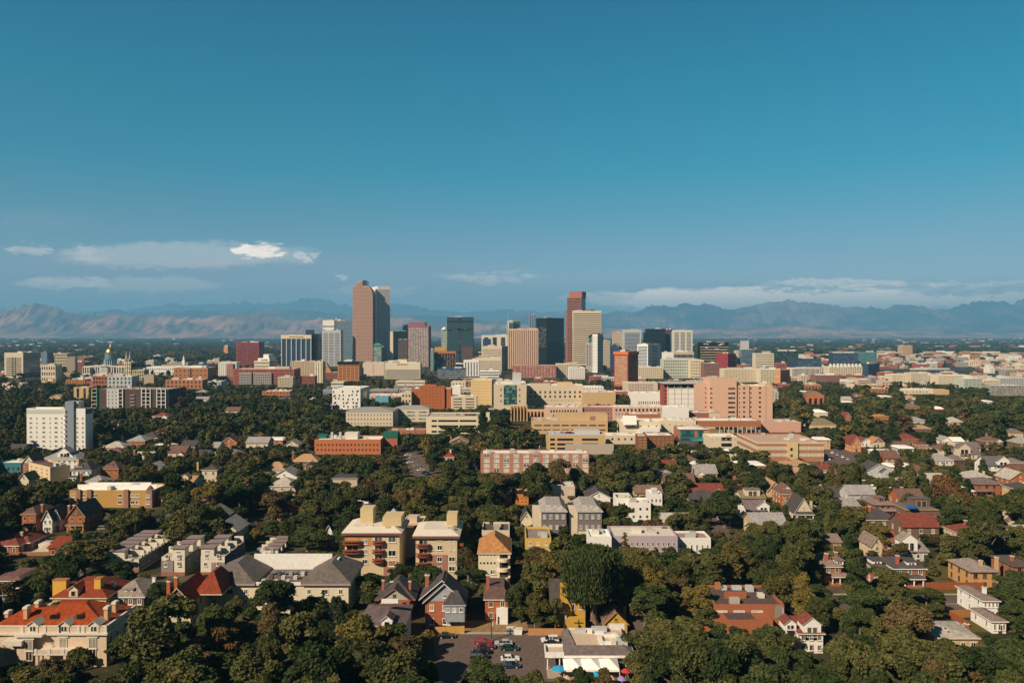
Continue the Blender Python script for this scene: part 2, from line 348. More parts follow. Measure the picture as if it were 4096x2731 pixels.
def hip_roof(mb, x0, x1, y0, y1, h, rise, m, o=.6, flat=.0, trim='offwhite', ridge=None):
    """hip roof over a fascia board; ridge along the longer side, or a flat deck"""
    x0 -= o; x1 += o; y0 -= o; y1 += o; w = x1 - x0; D = y1 - y0
    mb.box(x0, x1, y0, y1, h - .28, h, trim)
    r = min(w, D) / 2 * (1 - flat) if ridge is None else ridge
    a = [(x0 + .02, y0 + .02, h + .004), (x1 - .02, y0 + .02, h + .004), (x1 - .02, y1 - .02, h + .004), (x0 + .02, y1 - .02, h + .004)]
    t = [(x0 + r, y0 + min(r, D / 2 - .05), h + rise), (x1 - r, y0 + min(r, D / 2 - .05), h + rise), (x1 - r, y1 - min(r, D / 2 - .05), h + rise), (x0 + r, y1 - min(r, D / 2 - .05), h + rise)]
    if r >= w / 2 - .05: t = [(x0 + w / 2 + sx_ * .05, p[1], p[2]) for sx_, p in zip((-1, 1, 1, -1), t)]
    for i in range(4): j = (i + 1) % 4; mb.poly([a[i], a[j], t[j], t[i]], m)
    mb.poly(t, m)
def dormer(root, x, y, z, w, h, dep, wall, roofm, trim='offwhite', gm='g_dark', gable=True, nw=1, rpart=None):
    b = MB(); rise = w * .38 if gable else .25
    if gable: b.prism([(x - w / 2, z), (x + w / 2, z), (x + w / 2, z + h), (x, z + h + rise), (x - w / 2, z + h)], y, y + dep, wall)
    else: b.box(x - w / 2, x + w / 2, y, y + dep, z, z + h, wall)
    d_ = b.build('dormer', rpart or root)
    b = MB()
    if gable: gable_roof(b, x - w / 2, x + w / 2, y, y + dep, z + h, rise, roofm, .3, .15, 'y', trim)
    else: b.box(x - w / 2 - .3, x + w / 2 + .3, y - .3, y + dep, z + h + .004, z + h + .25, roofm)
    # the dormer's own roof is kept in its part's mesh
    me = b.mesh('dormer_roof'); n = len(d_.data.vertices)
    o2 = bpy.data.objects.new('dormer_roof', me); link(o2); o2.parent = d_
    ww = w * .62 / nw
    for i in range(nw): inst('window', wmesh(ww * .9, h * .66, C(gm), C(trim), False, .07, False), d_, (x - w * .31 + (i + .5) * ww, y, z + h * .18))
    return d_
def porch(root, x0, x1, y, dep, h, m='offwhite', roofm='shingle', base='brick', roofh=.9):
    b = MB(); b.box(x0, x1, y - dep, y - .01, 0, .6, base)
    b.build('porch_floor', root)
    b = MB(); hip_roof(b, x0, x1, y - dep, y - .45, h, roofh, roofm, .35, .4, m); b.build('porch_roof', root)
    n = max(2, int((x1 - x0) / 2.6) + 1)
    c = MB(); c.box(-.16, .16, -.16, .16, .6, h - .29, m); me = c.mesh('porch_column')
    for i in range(n): inst('porch_column', me, root, (x0 + .25 + (x1 - x0 - .5) * i / (n - 1), y - dep + .25, 0))
def house(name, label, x0, x1, eave, ridge, d, D=11.0, yv=None, kind='hip', wall='brick', roof='shingle', trim='offwhite', win=(3, 2), chim=(), dorm=(), por=None, flat=0.0, cat='house', lm=None, o=.5, gm='g_dark', group=None, gablem=None, side=True, door=True, sidewin='auto', top=None):
    X0, X1 = gx(x0, d), gx(x1, d); w = X1 - X0; h = gz(eave, d)
    yr = {'hip': D / 2, 'gf': 0, 'gs': D / 2}[kind]
    rise = max(.8, gz(ridge, d + yr) - h)
    root = empty(name, (X0, d, 0)); tag(root, label, cat, group)
    B = Bld(); B.w, B.D, B.h, B.d, B.X0, B.Y0, B.root, B.zr, B.a, B.rise = w, D, h, d, X0, d, root, h, 0, rise
    b = MB()
    if kind == 'hip': b.box(0, w, 0, D, 0, h - .29, wall, 'b')
    elif kind == 'gf':
        b.box(0, w, 0, D, 0, h, wall, 'bt'); g = gablem or wall
        b.poly([(0, 0, h), (w, 0, h), (w / 2, 0, h + rise)], g); b.poly([(w, D, h), (0, D, h), (w / 2, D, h + rise)], g)
    else:
        b.box(0, w, 0, D, 0, h, wall, 'bt')
        for x in (0, w): b.poly([(x, 0, h), (x, D, h), (x, D / 2, h + rise)][::1 if x else -1], wall)
    b.build('wall', root)
    b = MB()
    if kind == 'hip': hip_roof(b, 0, w, 0, D, h, rise, roof, o, flat, trim)
    else: gable_roof(b, 0, w, 0, D, h, rise, roof, o, .26, 'y' if kind == 'gf' else 'x', trim)
    rf = b.build('roof', root)
    nx, nf = win
    fh = h / nf if nf else 0
    far = d > 620
    if nx:
        ww = min(1.25, w / nx * .5); wh = min(1.7, fh * .56)
        for j in range(nf):
            if far and j == 0: continue
            for i in range(nx): inst('window', wmesh(ww, wh, C(gm), C(trim), not far), root, (w * (i + .5) / nx, 0, fh * j + fh * .28))
        if side and not far:
            f = 'R' if X1 < 0 else 'L'; n = max(2, int(D / 4))
            for j in range(nf):
                for i in range(n):
                    inst('window', wmesh(1.0, wh, C(gm), C(trim), True), root, (w if f == 'R' else 0, D * (i + .5) / n, fh * j + fh * .28), math.pi / 2 * (1 if f == 'R' else -1))
    if kind == 'gf' and rise > 2.2: inst('window', wmesh(.9, 1.0, C(gm), C(trim), True), root, (w / 2, 0, h + rise * .18))
    for c in chim:
        px, pt = c[0], c[1]; y = D * (c[3] if len(c) > 3 else .5); x = uv(px, HZ)[0] * (d + y) - X0
        chimney(root, x, y, h * .6, gz(pt, d + y), c[2] if len(c) > 2 else 'brick')
    for q in dorm:   # px centre, py bottom, width m, kind
        px, pb, dw = q[:3]; y = D * (q[5] if len(q) > 5 else .12); x = uv(px, HZ)[0] * (d + y) - X0
        dormer(root, x, y, gz(pb, d + y), dw, dw * (.55 if len(q) < 7 else q[6]), D * .35, q[3] if len(q) > 3 else trim, roof, trim, 'g_dark', q[4] if len(q) > 4 else False, 2 if dw > 2 else 1)
    if por:
        px0, px1, ph = por[:3]; porch(root, lx(B, px0, -2.4), lx(B, px1, -2.4), 0, 2.4, ph, trim, roof, wall)
    if door and not far: boxpart('door', root, w * .42, w * .42 + 1.1, -.08, .01, .05, 2.2, 'dbrown')
    tp = top or (ridge if kind != 'hip' else ridge)
    vis(x0 - 3, tp - 3, x1 + 3, min(yv or 9999, proj(0, d, 0)[1] - 4), d)
    foot(X0 - .5, X1 + .5, d - (2.6 if por else 0), d + D)
    LM.append((lm, (x0 + x1) / 2, tp, d))
    return B

# ---------------------------------------------------------------- cars
def paint(name, col, rough=.28): 
    return mat('car_paint_' + name, col, rough, 0, 1, .6)
CARM = {}
def car_parts(kind):
    if kind in CARM: return CARM[kind]
    tall = kind == 'suv'; L_, Wd = 4.6, 1.82; hb, ht = (.95, 1.72) if tall else (.85, 1.42)
    cyl = []
    b = MB()
    prof = [(-2.28, .32), (2.26, .32), (2.3, .55), (2.22, hb - .08), (1.2, hb), (-1.75 if not tall else -2.15, hb + .03), (-2.24, hb - .02), (-2.3, .6)]
    b.prism(prof, -Wd / 2, Wd / 2, 'body_ph')
    r0, r1 = (-2.15, .35) if tall else (-1.35, .25)
    # cabin: tapered shell; roof skin
    def ring(z, ins, xa, xb): return [(xa, -Wd / 2 + ins, z), (xb, -Wd / 2 + ins, z), (xb, Wd / 2 - ins, z), (xa, Wd / 2 - ins, z)]
    lo = ring(hb, .05, r0 - (.0 if tall else .45), 1.2); hi = ring(ht - .06, .24, r0 + .1, r1)
    g = MB()
    for i in range(4): j = (i + 1) % 4; g.poly([lo[i], lo[j], hi[j], hi[i]], 'g_dark')
    hi2 = ring(ht - .055, .2, r0 + .05, r1 + .05); hi3 = ring(ht, .3, r0 + .2, r1 - .1)
    for i in range(4): j = (i + 1) % 4; b.poly([hi2[i], hi2[j], hi3[j], hi3[i]], 'body_ph')
    b.poly(hi3, 'body_ph')
    for xs in (-.55, .35 - .1):   # pillars
        for sy in (-1, 1):
            y0, y1 = sy * (Wd / 2 - .04), sy * (Wd / 2 - .23); b.poly([(xs - .06, y0, hb), (xs + .06, y0, hb), (xs + .04, y1, ht - .05), (xs - .04, y1, ht - .05)], 'body_ph')
    w = MB()
    n = 14
    ws = []
    for q in range(n): a = 2 * math.pi * q / n; ws.append((.34 * math.cos(a), .34 + .34 * math.sin(a)))
    w.prism(ws, -.11, .11, 'black_rubber', 'black_rubber'); w.prism([(x * .55, .34 + (z - .34) * .55) for x, z in ws], -.13, .13, 'lgrey')
    hl = MB(); hl.box(-.02, .05, -.25, .25, 0, .16, 'white'); tl = MB(); tl.box(-.05, .02, -.22, .22, 0, .18, 'red')
    CARM[kind] = (b, g.mesh('car_windows'), w.mesh('wheel'), hl.mesh('headlight'), tl.mesh('tail_light')); return CARM[kind]
COL['black_rubber'] = (.015, .015, .015); COL['body_ph'] = (.5, .5, .5)
BODY = {}
def car(label, px, py, col, ang=0.0, kind='sedan', group='cars parked in the asphalt lot', z=0.0, d=None, name='parked_car'):
    d = d or gd(py); X = gx(px, d)
    b, gw, wh, hl, tl = car_parts(kind)
    k = (kind, col)
    if k not in BODY:
        me = b.mesh('car_body'); pm = paint('%s' % col, {'red': (.35, .01, .015), 'maroon': (.12, .008, .02), 'black': (.008, .008, .01), 'silver': (.42, .43, .45), 'green': (.01, .05, .03), 'white': (.75, .75, .75), 'blue': (.012, .03, .09), 'dark': (.02, .025, .035), 'tan': (.3, .25, .18)}[col]); me.materials.clear(); me.materials.append(pm); BODY[k] = me
    r = empty(name, (X, d, z), ang); tag(r, label, 'car', group)
    inst('body', BODY[k], r, (0, 0, 0)); inst('windows', gw, r, (0, 0, .003))
    if d < 420:
        for sx in (-1.4, 1.42):
            for sy in (-.86, .86): inst('wheel', wh, r, (sx, sy, 0))
        for sy in (-.6, .6): inst('headlight', hl, r, (2.27, sy, .58)); inst('tail_light', tl, r, (-2.27, sy, .62))
    if z == 0: vis(px - 30, py - 28, px + 30, py + 4, d)
    return r
def pole(label, px, ptop, pbot, arm=True, m='brown', name='utility_pole', cat='pole', r=.16, lamp=False):
    d = gd(pbot); h = gz(ptop, d); root = empty(name, (gx(px, d), d, 0)); tag(root, label, cat)
    b = MB(); b.lathe([(r, 0), (r * .65, h)], 0, 0, m, 8); b.build('shaft', root)
    if arm:
        boxpart('crossarm', root, -1.2, 1.2, -.07, .07, h - .9, h - .72, m)
        b = MB(); b.lathe([(.25, h - 2.6), (.25, h - 1.6)], .38, 0, 'lgrey', 8); b.build('transformer', root)
    if lamp: boxpart('lamp_head', root, -.1, 1.3, -.12, .12, h - .12, h + .06, 'lgrey')
    vis(px - 6, ptop, px + 6, pbot - 10, d); return root
# ---------------------------------------------------------------- ground, roads, hills, haze
def sheet(name, x0, x1, y0, y1, z, m, kind='structure', n=1):
    b = MB(); b.poly([(x0, y0, z), (x1, y0, z), (x1, y1, z), (x0, y1, z)], m); o = b.build(name); tag(o, kind=kind); return o
def ground_mat():
    m = bpy.data.materials.new('ground_cover'); m.use_nodes = True; t = m.node_tree; b = t.nodes['Principled BSDF']; b.inputs['Roughness'].default_value = .95; b.inputs['Specular IOR Level'].default_value = .1
    g = t.nodes.new('ShaderNodeNewGeometry'); rs = []
    for sc, det in ((.004, 4), (.05, 6), (.6, 4)):
        n = t.nodes.new('ShaderNodeTexNoise'); n.inputs['Scale'].default_value = sc; n.inputs['Detail'].default_value = det; t.links.new(g.outputs['Position'], n.inputs['Vector']); rs.append(n.outputs['Fac'])
    def ramp(f, cols):
        r = t.nodes.new('ShaderNodeValToRGB'); el = r.color_ramp.elements; el[0].position = cols[0][0]; el[0].color = cols[0][1] + (1,); el[1].position = cols[-1][0]; el[1].color = cols[-1][1] + (1,)
        for p, c in cols[1:-1]: e = el.new(p); e.color = c + (1,)
        t.links.new(f, r.inputs[0]); return r.outputs[0]
    a = ramp(rs[1], [(.35, (.035, .04, .016)), (.5, (.07, .062, .03)), (.62, (.15, .115, .07)), (.7, (.10, .085, .05))])
    c = ramp(rs[2], [(.3, (.6, .6, .6)), (.7, (1, 1, 1))])
    mx = t.nodes.new('ShaderNodeMix'); mx.data_type = 'RGBA'; mx.blend_type = 'MULTIPLY'; mx.inputs[0].default_value = 1; t.links.new(a, mx.inputs[6]); t.links.new(c, mx.inputs[7])
    far = ramp(rs[0], [(.35, (.022, .035, .018)), (.55, (.045, .055, .028)), (.7, (.11, .095, .065))])
    sx = t.nodes.new('ShaderNodeSeparateXYZ'); t.links.new(g.outputs['Position'], sx.inputs[0]); mr = t.nodes.new('ShaderNodeMapRange'); mr.inputs[1].default_value = 1500; mr.inputs[2].default_value = 3200; t.links.new(sx.outputs[1], mr.inputs[0])
    m2 = t.nodes.new('ShaderNodeMix'); m2.data_type = 'RGBA'; t.links.new(mr.outputs[0], m2.inputs[0]); t.links.new(mx.outputs[2], m2.inputs[6]); t.links.new(far, m2.inputs[7]); t.links.new(m2.outputs[2], b.inputs['Base Color'])
    return m
gm_ = ground_mat()
b = MB()
b.poly([(-45000, -2000, 0), (45000, -2000, 0), (45000, 60000, 0), (-45000, 60000, 0)], gm_)
tag(b.build('ground'), kind='structure')
ASPH = mat('asphalt', (.135, .098, .085), .9, .22, .9, .2); ROAD = mat('road_asphalt', (.12, .09, .085), .9, .2, .5, .2); CONC = mat('pavement_concrete', (.38, .31, .24), .9, .15, .8)
GRASS = mat('lawn_grass', (.14, .105, .04), .95, .3, .7, .1, col2=(.10, .10, .03)); PAINTW = mat('road_paint', (.65, .6, .5), .8, .1, 3); DIRT = mat('bare_dirt', (.26, .17, .09), .95, .25, .6, .1)

# foothills and mountains: ridge lines as seen along the western horizon, each with its own distance and real relief
RA = [(-400, 1250), (0, 1228), (85, 1217), (105, 1206), (153, 1206), (221, 1216), (300, 1240), (357, 1257), (442, 1252), (560, 1254), (700, 1260), (780, 1264), (870, 1258), (1000, 1255), (1100, 1258), (1180, 1275), (1270, 1264), (1400, 1270), (1600, 1264), (1660, 1268), (1780, 1290), (1900, 1285), (2000, 1290), (2200, 1300), (2420, 1312), (2650, 1314), (2900, 1312), (3050, 1308), (3100, 1300), (3200, 1302), (3290, 1312), (3500, 1322), (3700, 1325), (3900, 1328), (4096, 1330), (4500, 1330)]
RB = [(-400, 1240), (0, 1262), (357, 1252), (442, 1232), (500, 1240), (550, 1250), (650, 1243), (800, 1233), (850, 1234), (940, 1236), (1050, 1228), (1130, 1232), (1200, 1228), (1300, 1247), (1400, 1250), (1640, 1253), (1720, 1252), (1800, 1265), (1950, 1275), (2040, 1266), (2100, 1247), (2160, 1260), (2250, 1262), (2408, 1247), (2503, 1240), (2540, 1247), (2585, 1223), (2629, 1207), (2656, 1216), (2714, 1213), (2748, 1206), (2800, 1206), (2840, 1211), (2888, 1223), (2929, 1226), (2970, 1216), (2997, 1219), (3058, 1206), (3099, 1197), (3153, 1192), (3194, 1201), (3242, 1207), (3279, 1197), (3313, 1202), (3337, 1213), (3425, 1219), (3473, 1217), (3527, 1228), (3561, 1209), (3633, 1204), (3677, 1216), (3738, 1233), (3765, 1233), (3840, 1209), (3922, 1196), (3976, 1197), (4034, 1203), (4096, 1192), (4500, 1200)]
RC = [(-400, 1235), (0, 1225), (200, 1240), (520, 1238), (646, 1216), (714, 1207), (800, 1207), (846, 1206), (904, 1211), (982, 1199), (1067, 1211), (1142, 1199), (1203, 1190), (1244, 1184), (1295, 1192), (1407, 1216), (1582, 1209), (1623, 1209), (1674, 1223), (1776, 1238), (1900, 1242), (2014, 1234), (2200, 1243), (2400, 1248), (2500, 1260), (4500, 1300)]
from mathutils import noise as mn
def hills(name, prof, d0, depth, m, rows, step, rough, seed):
    xs = np.array([p[0] for p in prof], float); ys = np.array([p[1] for p in prof], float)
    px = np.arange(-350, 4450, step); base = np.interp(px, xs, ys)
    verts, faces = [], []; n = len(px)
    for r in range(rows + 5):
        t = r / rows                    # 0 foot, 1 ridge, beyond 1 the far side
        d = d0 + depth * (t - 1)
        for i in range(n):
            x = gx(px[i], d0) * (d / d0) ** .3; H = gz(base[i], d0)
            q = Vector((px[i] * .004 + seed, t * 3.1, seed)); 
            rg = abs(mn.fractal(Vector((px[i] * .013 + seed, t * 1.5, seed)), .8, 2.1, 6)) + .35 * abs(mn.fractal(Vector((px[i] * .05 + seed, t * 4, seed)), .7, 2, 4))
            e = (t ** 1.15 if t < 1 else max(0, 1 - (t - 1) * 2.4))
            side = math.sin(math.pi * min(t, 1)) if t < 1 else .3
            z = H * e * (1 - rough * side * min(1, rg * 1.5)) + H * .004 * mn.fractal(Vector((px[i] * .06 + seed, t * 5, 3)), .8, 2, 4) * (1 if t > .1 else 0)
            verts.append((x, d, z if r else -0.5))
    for r in range(rows + 4):
        for i in range(n - 1): a = r * n + i; faces.append((a, a + 1, a + n + 1, a + n))
    me = bpy.data.meshes.new(name); me.from_pydata(verts, [], faces); me.materials.append(m)
    me.polygons.foreach_set('use_smooth', [True] * len(faces)); me.update()
    o = bpy.data.objects.new(name, me); link(o); tag(o, kind='structure'); return o
def hill_mat(name, c1, c2, sc, p0, p1):
    m = mat(name, c1, .95, .1, sc, .05, col2=c2); r = [x for x in m.node_tree.nodes if x.type == 'VALTORGB'][0]
    r.color_ramp.elements[0].position = p0; r.color_ramp.elements[1].position = p1; r.color_ramp.elements[0].color = tuple(c1) + (1,); return m
hills('foothills', RA, 19000, 2500, hill_mat('foothill_grass', (.10, .07, .045), (.42, .21, .14), .0011, .40, .58), 16, 6, .5, 1.7)
hills('mountains', RB, 26000, 5000, hill_mat('mountain_forest', (.015, .03, .03), (.24, .16, .15), .0006, .46, .66), 22, 6, .45, 8.3)
hills('mountains', RC, 36000, 6000, hill_mat('far_mountain_forest', (.012, .035, .035), (.05, .06, .06), .0004, .4, .7), 12, 8, .35, 4.4)

# haze: the air over the whole plain
def haze(density=6.0e-5):
    b = MB(); m = bpy.data.materials.new('air'); m.use_nodes = True; t = m.node_tree; t.nodes.remove(t.nodes['Principled BSDF'])
    v = t.nodes.new('ShaderNodeVolumePrincipled'); v.inputs['Color'].default_value = (.25, .62, 1.0, 1); v.inputs['Density'].default_value = density; v.inputs['Anisotropy'].default_value = 0.0
    t.links.new(v.outputs[0], t.nodes['Material Output'].inputs['Volume'])
    b.box(-46000, 46000, -2100, 61000, -1, 1750, m); o = b.build('haze'); tag(o, kind='stuff'); return o
haze()
COL['granite'] = (.50, .30, .235); COL['maroonb'] = (.27, .06, .06)
COL.update(olivec=(.42, .36, .20), orangeb=(.38, .16, .075), redb=(.34, .10, .08), concretet=(.52, .40, .28), orangeb2=(.52, .24, .10), beige2=(.60, .48, .38), browng=(.10, .06, .05), purpleb=(.26, .11, .135), palegreen=(.48, .52, .44),
 tealdark=(.025, .06, .07), tealpale=(.3, .42, .42), stripec=(.62, .46, .33), blueg3=(.20, .27, .34), redbrown=(.27, .11, .085), maroonc=(.16, .035, .04), orangeb3=(.36, .10, .05), brickd2=(.26, .12, .09), redd=(.30, .035, .035), navyb=(.03, .055, .10), tealmid=(.12, .22, .25), greyb=(.30, .28, .26), tan2=(.5, .33, .2))
GL.update(g_brown2=glass('window_glass_brown_row', (.09, .035, .02), (.15, .07, .04), p=.4), g_greenp=glass('panel_green', (.25, .35, .28), (.5, .6, .5), p=.3), g_stripe=glass('glass_stripe', (.20, .08, .05), (.3, .14, .09), p=.3), g_cream=glass('panel_cream', (.40, .28, .18), (.5, .38, .26), p=.3), g_brick=glass('panel_brick', (.3, .07, .04), (.10, .09, .09), p=.4))
# ---------------------------------------------------------------- downtown towers
def sub(B, x0, x1, y0, y1, z0, z1, m, name='wing'): return boxpart(name, B.root, x0, x1, y0, y1, z0, z1, m)
# curved-top tower (profile extruded through its depth)
def curved_tower():
    d = 2250; root = empty('office_tower', (gx(1410.5, d), d, 0)); tag(root, 'tall pink-brown granite tower with a stepped curved crown like an old till', 'skyscraper')
    X0 = gx(1410.5, d); D = 44
    def pt(px, py): return (gx(px, d) - X0, gz(py, d))
    prof = [(1410.5, 1158), (1412, 1152), (1416, 1145), (1421, 1138), (1427, 1132), (1434, 1127), (1441, 1123.5), (1451, 1121.5)]
    prof2 = [(1465, 1143), (1474, 1146), (1482, 1154), (1488, 1166), (1491, 1180), (1491.5, 1190)]
    P1 = [(0, 0)] + [pt(*p) for p in prof] + [(pt(1451, 1143)[0], pt(1451, 1143)[1])] + [pt(*p) for p in prof2] + [(pt(1483.7, 1190)[0] + 5.5, 0)]
    b = MB(); b.prism([(x, z) for x, z in P1][::-1], 0, D, 'granite', 'granite'); b.build('wall', root)
    b = MB(); x1, x2 = pt(1451, 0)[0], pt(1465, 0)[0]; b.box(x1 + .01, x2, 2, D - 3, pt(0, 1143)[1] - .3, pt(0, 1121.5)[1], 'navy'); b.build('crown_glazing', root)
    # windows: a close square grid over the whole front
    b = MB(); g = glass('window_glass_rose', (.10, .05, .045), (.2, .11, .09)); w = P1[-1][0]; nx = 22; cw = w / nx; z = 4.0; top = lambda x: np.interp(x, [p[0] for p in P1[1:-1]], [p[1] for p in P1[1:-1]])
    while z < 232:
        for i in range(nx):
            x = (i + .5) * cw
            if z + 3.4 < top(x) - 1: b.poly([(x - cw * .27, -.25, z), (x + cw * .27, -.25, z), (x + cw * .27, -.25, z + 1.9), (x - cw * .27, -.25, z + 1.9)], g)
        z += 3.9
    b.build('glazing', root, kind='stuff')
    b = MB(); z = 4.0; 
    while z < 195: b.box(w, w + .3, 1.5, D - 1.5, z, z + 2.6, 'g_dark'); z += 3.9
    b.build('side_glazing', root, kind='stuff')
    vis(1408, 1115, 1497, 1445, d); foot(X0, X0 + w, d, d + D); LM.append(('curved-top pink tower', 1450, 1121, d))
curved_tower()
B = bld('office_tower', 'tallest off-white square tower with fine window grid behind the pink curved one', 1458, 1560.5, 1144, 2290, xm=1510, a=68, wall='white', F=('g', 8, 36, .5, .5, 'g_grey', None, 4, 9), R_=('g', 12, 36, .55, .55, 'g_grey', None, 4, 9), yv=1440, lm='tallest off-white tower')
B = bld('office_tower', 'light grey tower with paired horizontal window rows beside the pink curved tower', 1288.4, 1363, 1320, 2050, D=30, xm=None, wall='lgrey', F=('b', 3, 21, .8, .42, 'g_grey', None, 2, 7, .04), R_=('b', 1, 21, 1, .5, 'g_dark', None, 2, 7, .02), yv=1470, lm='light grey banded tower')
B = bld('office_tower', 'white topped tower rising behind the light grey banded tower', 1291, 1337, 1281, 2200, D=26, wall='white', F=('b', 1, 5, 1, .3, 'g_grey', None, 60, 12, .01), yv=1320)
B = bld('office_tower', 'blue-grey glass slab left of the pink curved tower', 1338, 1408, 1283, 2350, D=30, wall='blueg', roof='dgrey', yv=1440)
sub(B, 2, 6, 5, 8, B.zr, B.h + 9, 'lgrey', 'antenna'); sub(B, 9, 16, 5, 9, B.zr, B.h + 5, 'white', 'penthouse')
# black office block with white piers and a sign band
B = bld('office_block', 'black glass block with six white vertical piers and a cream sign band on top', 1126.9, 1244, 1340, 1750, D=48, wall='navy', roof='dgrey', yv=1466, lm='black block with white piers')
for i in range(7): x = B.w * i / 6; boxpart('pier', B.root, x - 1.0, x + 1.0, -1.4, .0, 0, B.h - 8.0, 'lgrey')
boxpart('sign_band', B.root, -1.4, B.w + 1.4, -1.9, -.01, B.h - 8, B.h + .5, 'cream2')
fc = bpy.data.curves.new('sign_lettering', 'FONT'); fc.body = 'Knoel Mountains'; fc.size = 4.3; fc.extrude = .12; fo = bpy.data.objects.new('sign_lettering', fc); link(fo); fo.parent = B.root; fo.location = (B.w * .32, -2.1, B.h - 5.4); fo.rotation_euler = (math.pi / 2, 0, 0); fc.materials.append(C('brown')); fm_ = bpy.data.meshes.new_from_object(fo); bpy.data.objects.remove(fo); fo = bpy.data.objects.new('sign_lettering', fm_); link(fo); fo.parent = B.root; fo.location = (B.w * .32, -2.1, B.h - 5.4); fo.rotation_euler = (math.pi / 2, 0, 0); fo['kind'] = 'stuff'
b = MB(); b.lathe([(1.6, 0), (1.6, .15)], 0, 0, 'oranger', 14); o = b.build('sign_emblem', B.root); o.location = (B.w * .285, -2.1, B.h - 3.9); o.rotation_euler = (math.pi / 2, 0, 0)
sub(B, B.w + .01, B.w + 14, 8, 40, 0, B.h + 3, 'black', 'rear_block'); sub(B, B.w * .72, B.w * .98, 24, 36, B.zr, B.h + 12, 'navy', 'penthouse')
B = bld('office_block', 'dark red brick block of stacked window rows', 945, 1057, 1369, 2000, xm=1035, a=3, wall='maroonb', F=[('b', 2, 13, .94, .38, 'g_brown', None, 2, 2, .03)], R_=('b', 1, 13, 1, .5, 'g_dark', None, 2, 2, .03), yv=1450, lm='dark red brick block')
# domed statehouse
def capitol():
    d = 1600; X0 = gx(328, d); root = empty('capitol', (X0, d, 0)); tag(root, 'pale stone statehouse with a gold dome on a columned drum', 'capitol building')
    w = gx(493, d) - X0; h = gz(1468, d); m = 'offwhite'
    b = MB(); b.box(0, w, 6, 60, 0, h, m); b.box(0, w * .2, 0, 6, 0, h, m); b.box(w * .8, w, 0, 6, 0, h, m); b.build('wall', root)
    b = MB(); b.box(-.6, w + .6, 5.4, 60.6, h + .01, h + 1.6, m); b.build('cornice', root)
    b = MB(); b.prism([(w * .4, h + 1.61), (w * .6, h + 1.61), (w * .5, h + 6)], 1.5, 6, m); b.build('pediment', root)
    c = MB(); c.lathe([(.9, 0), (.8, h - .1)], 0, 0, 'white', 10); me = c.mesh('column')
    for i in range(7): inst('column', me, root, (w * (.41 + .03 * i), 2.8, 0))
    me = wmesh(2.2, 4, C('g_dark'), None, False, .3)
    for j in range(3):
        for i in range(18):
            x = w * (i + .5) / 18
            if .39 < x / w < .61: continue
            inst('window', me, root, (x, 0 if (x < w * .2 or x > w * .8) else 6, 3 + j * (h - 3) / 3))
    cx_, cy_ = gx(442, d + 30) - X0, 30.0; zz = lambda py: gz(py, d + 30)
    b = MB(); b.lathe([(12.6, h), (12.6, zz(1459))], cx_, cy_, m, 24); b.build('dome_base', root)
    b = MB(); b.lathe([(10.8, zz(1459)), (10.8, zz(1437))], cx_, cy_, 'blueg2', 24); b.build('drum', root)
    c = MB(); hh = zz(1437) - zz(1459); c.lathe([(.75, 0), (.65, hh)], 0, 0, 'lgrey', 8); me = c.mesh('drum_column')
    for i in range(20): a = i * math.pi / 10; inst('drum_column', me, root, (cx_ + 12 * math.cos(a), cy_ + 12 * math.sin(a), zz(1459)))
    b = MB(); b.lathe([(13, zz(1437)), (13, zz(1435)), (10.6, zz(1435)), (10.4, zz(1416)), (11, zz(1415)), (11, zz(1413))], cx_, cy_, 'blueg2', 24); b.build('upper_drum', root)
    R0 = 10.2; z0, z1 = zz(1413), zz(1389); b = MB(); b.lathe([(R0 * math.cos(t), z0 + (z1 - z0) * math.sin(t)) for t in np.linspace(0, 1.38, 9)], cx_, cy_, mat('gold_leaf', (.75, .42, .10), .32, .1, .3, .5, 1.0), 24); b.build('dome', root)
    b = MB(); b.lathe([(1.9, z1 - 1), (1.9, zz(1381)), (1.2, zz(1380)), (.5, zz(1376)), (.1, zz(1371))], cx_, cy_, 'offwhite', 12); b.build('lantern', root)
    vis(326, 1370, 495, 1497, d); foot(X0, X0 + w, d, d + 60); LM.append(('gold-domed statehouse', 442, 1389, d))
COL['blueg2'] = (.12, .22, .28); capitol()
def cathedral():
    d = 1480; X0 = gx(493, d); root = empty('cathedral', (X0, d, 0)); tag(root, 'pale stone cathedral with two tall pointed spires beside the statehouse', 'church'); z = lambda py: gz(py, d)
    b = MB(); b.box(5, 20, 8, 50, 0, 20, 'beige'); b.build('nave', root); b = MB(); gable_roof(b, 5, 20, 8, 50, 20, 7, 'slate', .3, .3); b.build('roof', root)
    for k, (px, tp) in enumerate(((502.5, 1404), (516.5, 1402))):
        x = gx(px, d) - X0; t_ = MB(); s = 2.4; t_.box(x - s, x + s, 0, 2 * s, 0, z(1446), 'cream2'); o = t_.build('tower', root)
        t_ = MB(); t_.lathe([(s * 1.1, z(1446)), (s * .55, z(1425)), (.15, z(tp))], x, s, 'beige', 8); t_.build('spire', root)
        for j in range(4): inst('window', wmesh(1.5, 5, C('g_dark'), None, False, .3), root, (x, 0, 8 + j * 7.5))
    vis(492, 1400, 524, 1500, d); foot(X0, X0 + 20, d, d + 50)
cathedral()
def steeple(label, px, w, top, base_py, d, m='white'):
    X = gx(px, d); r = empty('steeple', (X, d, 0)); tag(r, label, 'steeple'); h = gz(top, d); hb = gz(base_py, d)
    b = MB(); b.box(-w / 2, w / 2, 0, w, 0, hb, m); b.build('tower', r); b = MB(); b.lathe([(w * .45, hb), (w * .4, hb + (h - hb) * .35), (.1, h)], 0, w / 2, m, 8); b.build('spire', r)
steeple('slim white steeple above the long cream block', 733, 5, 1421, 1440, 1650)
GRD = 'g'
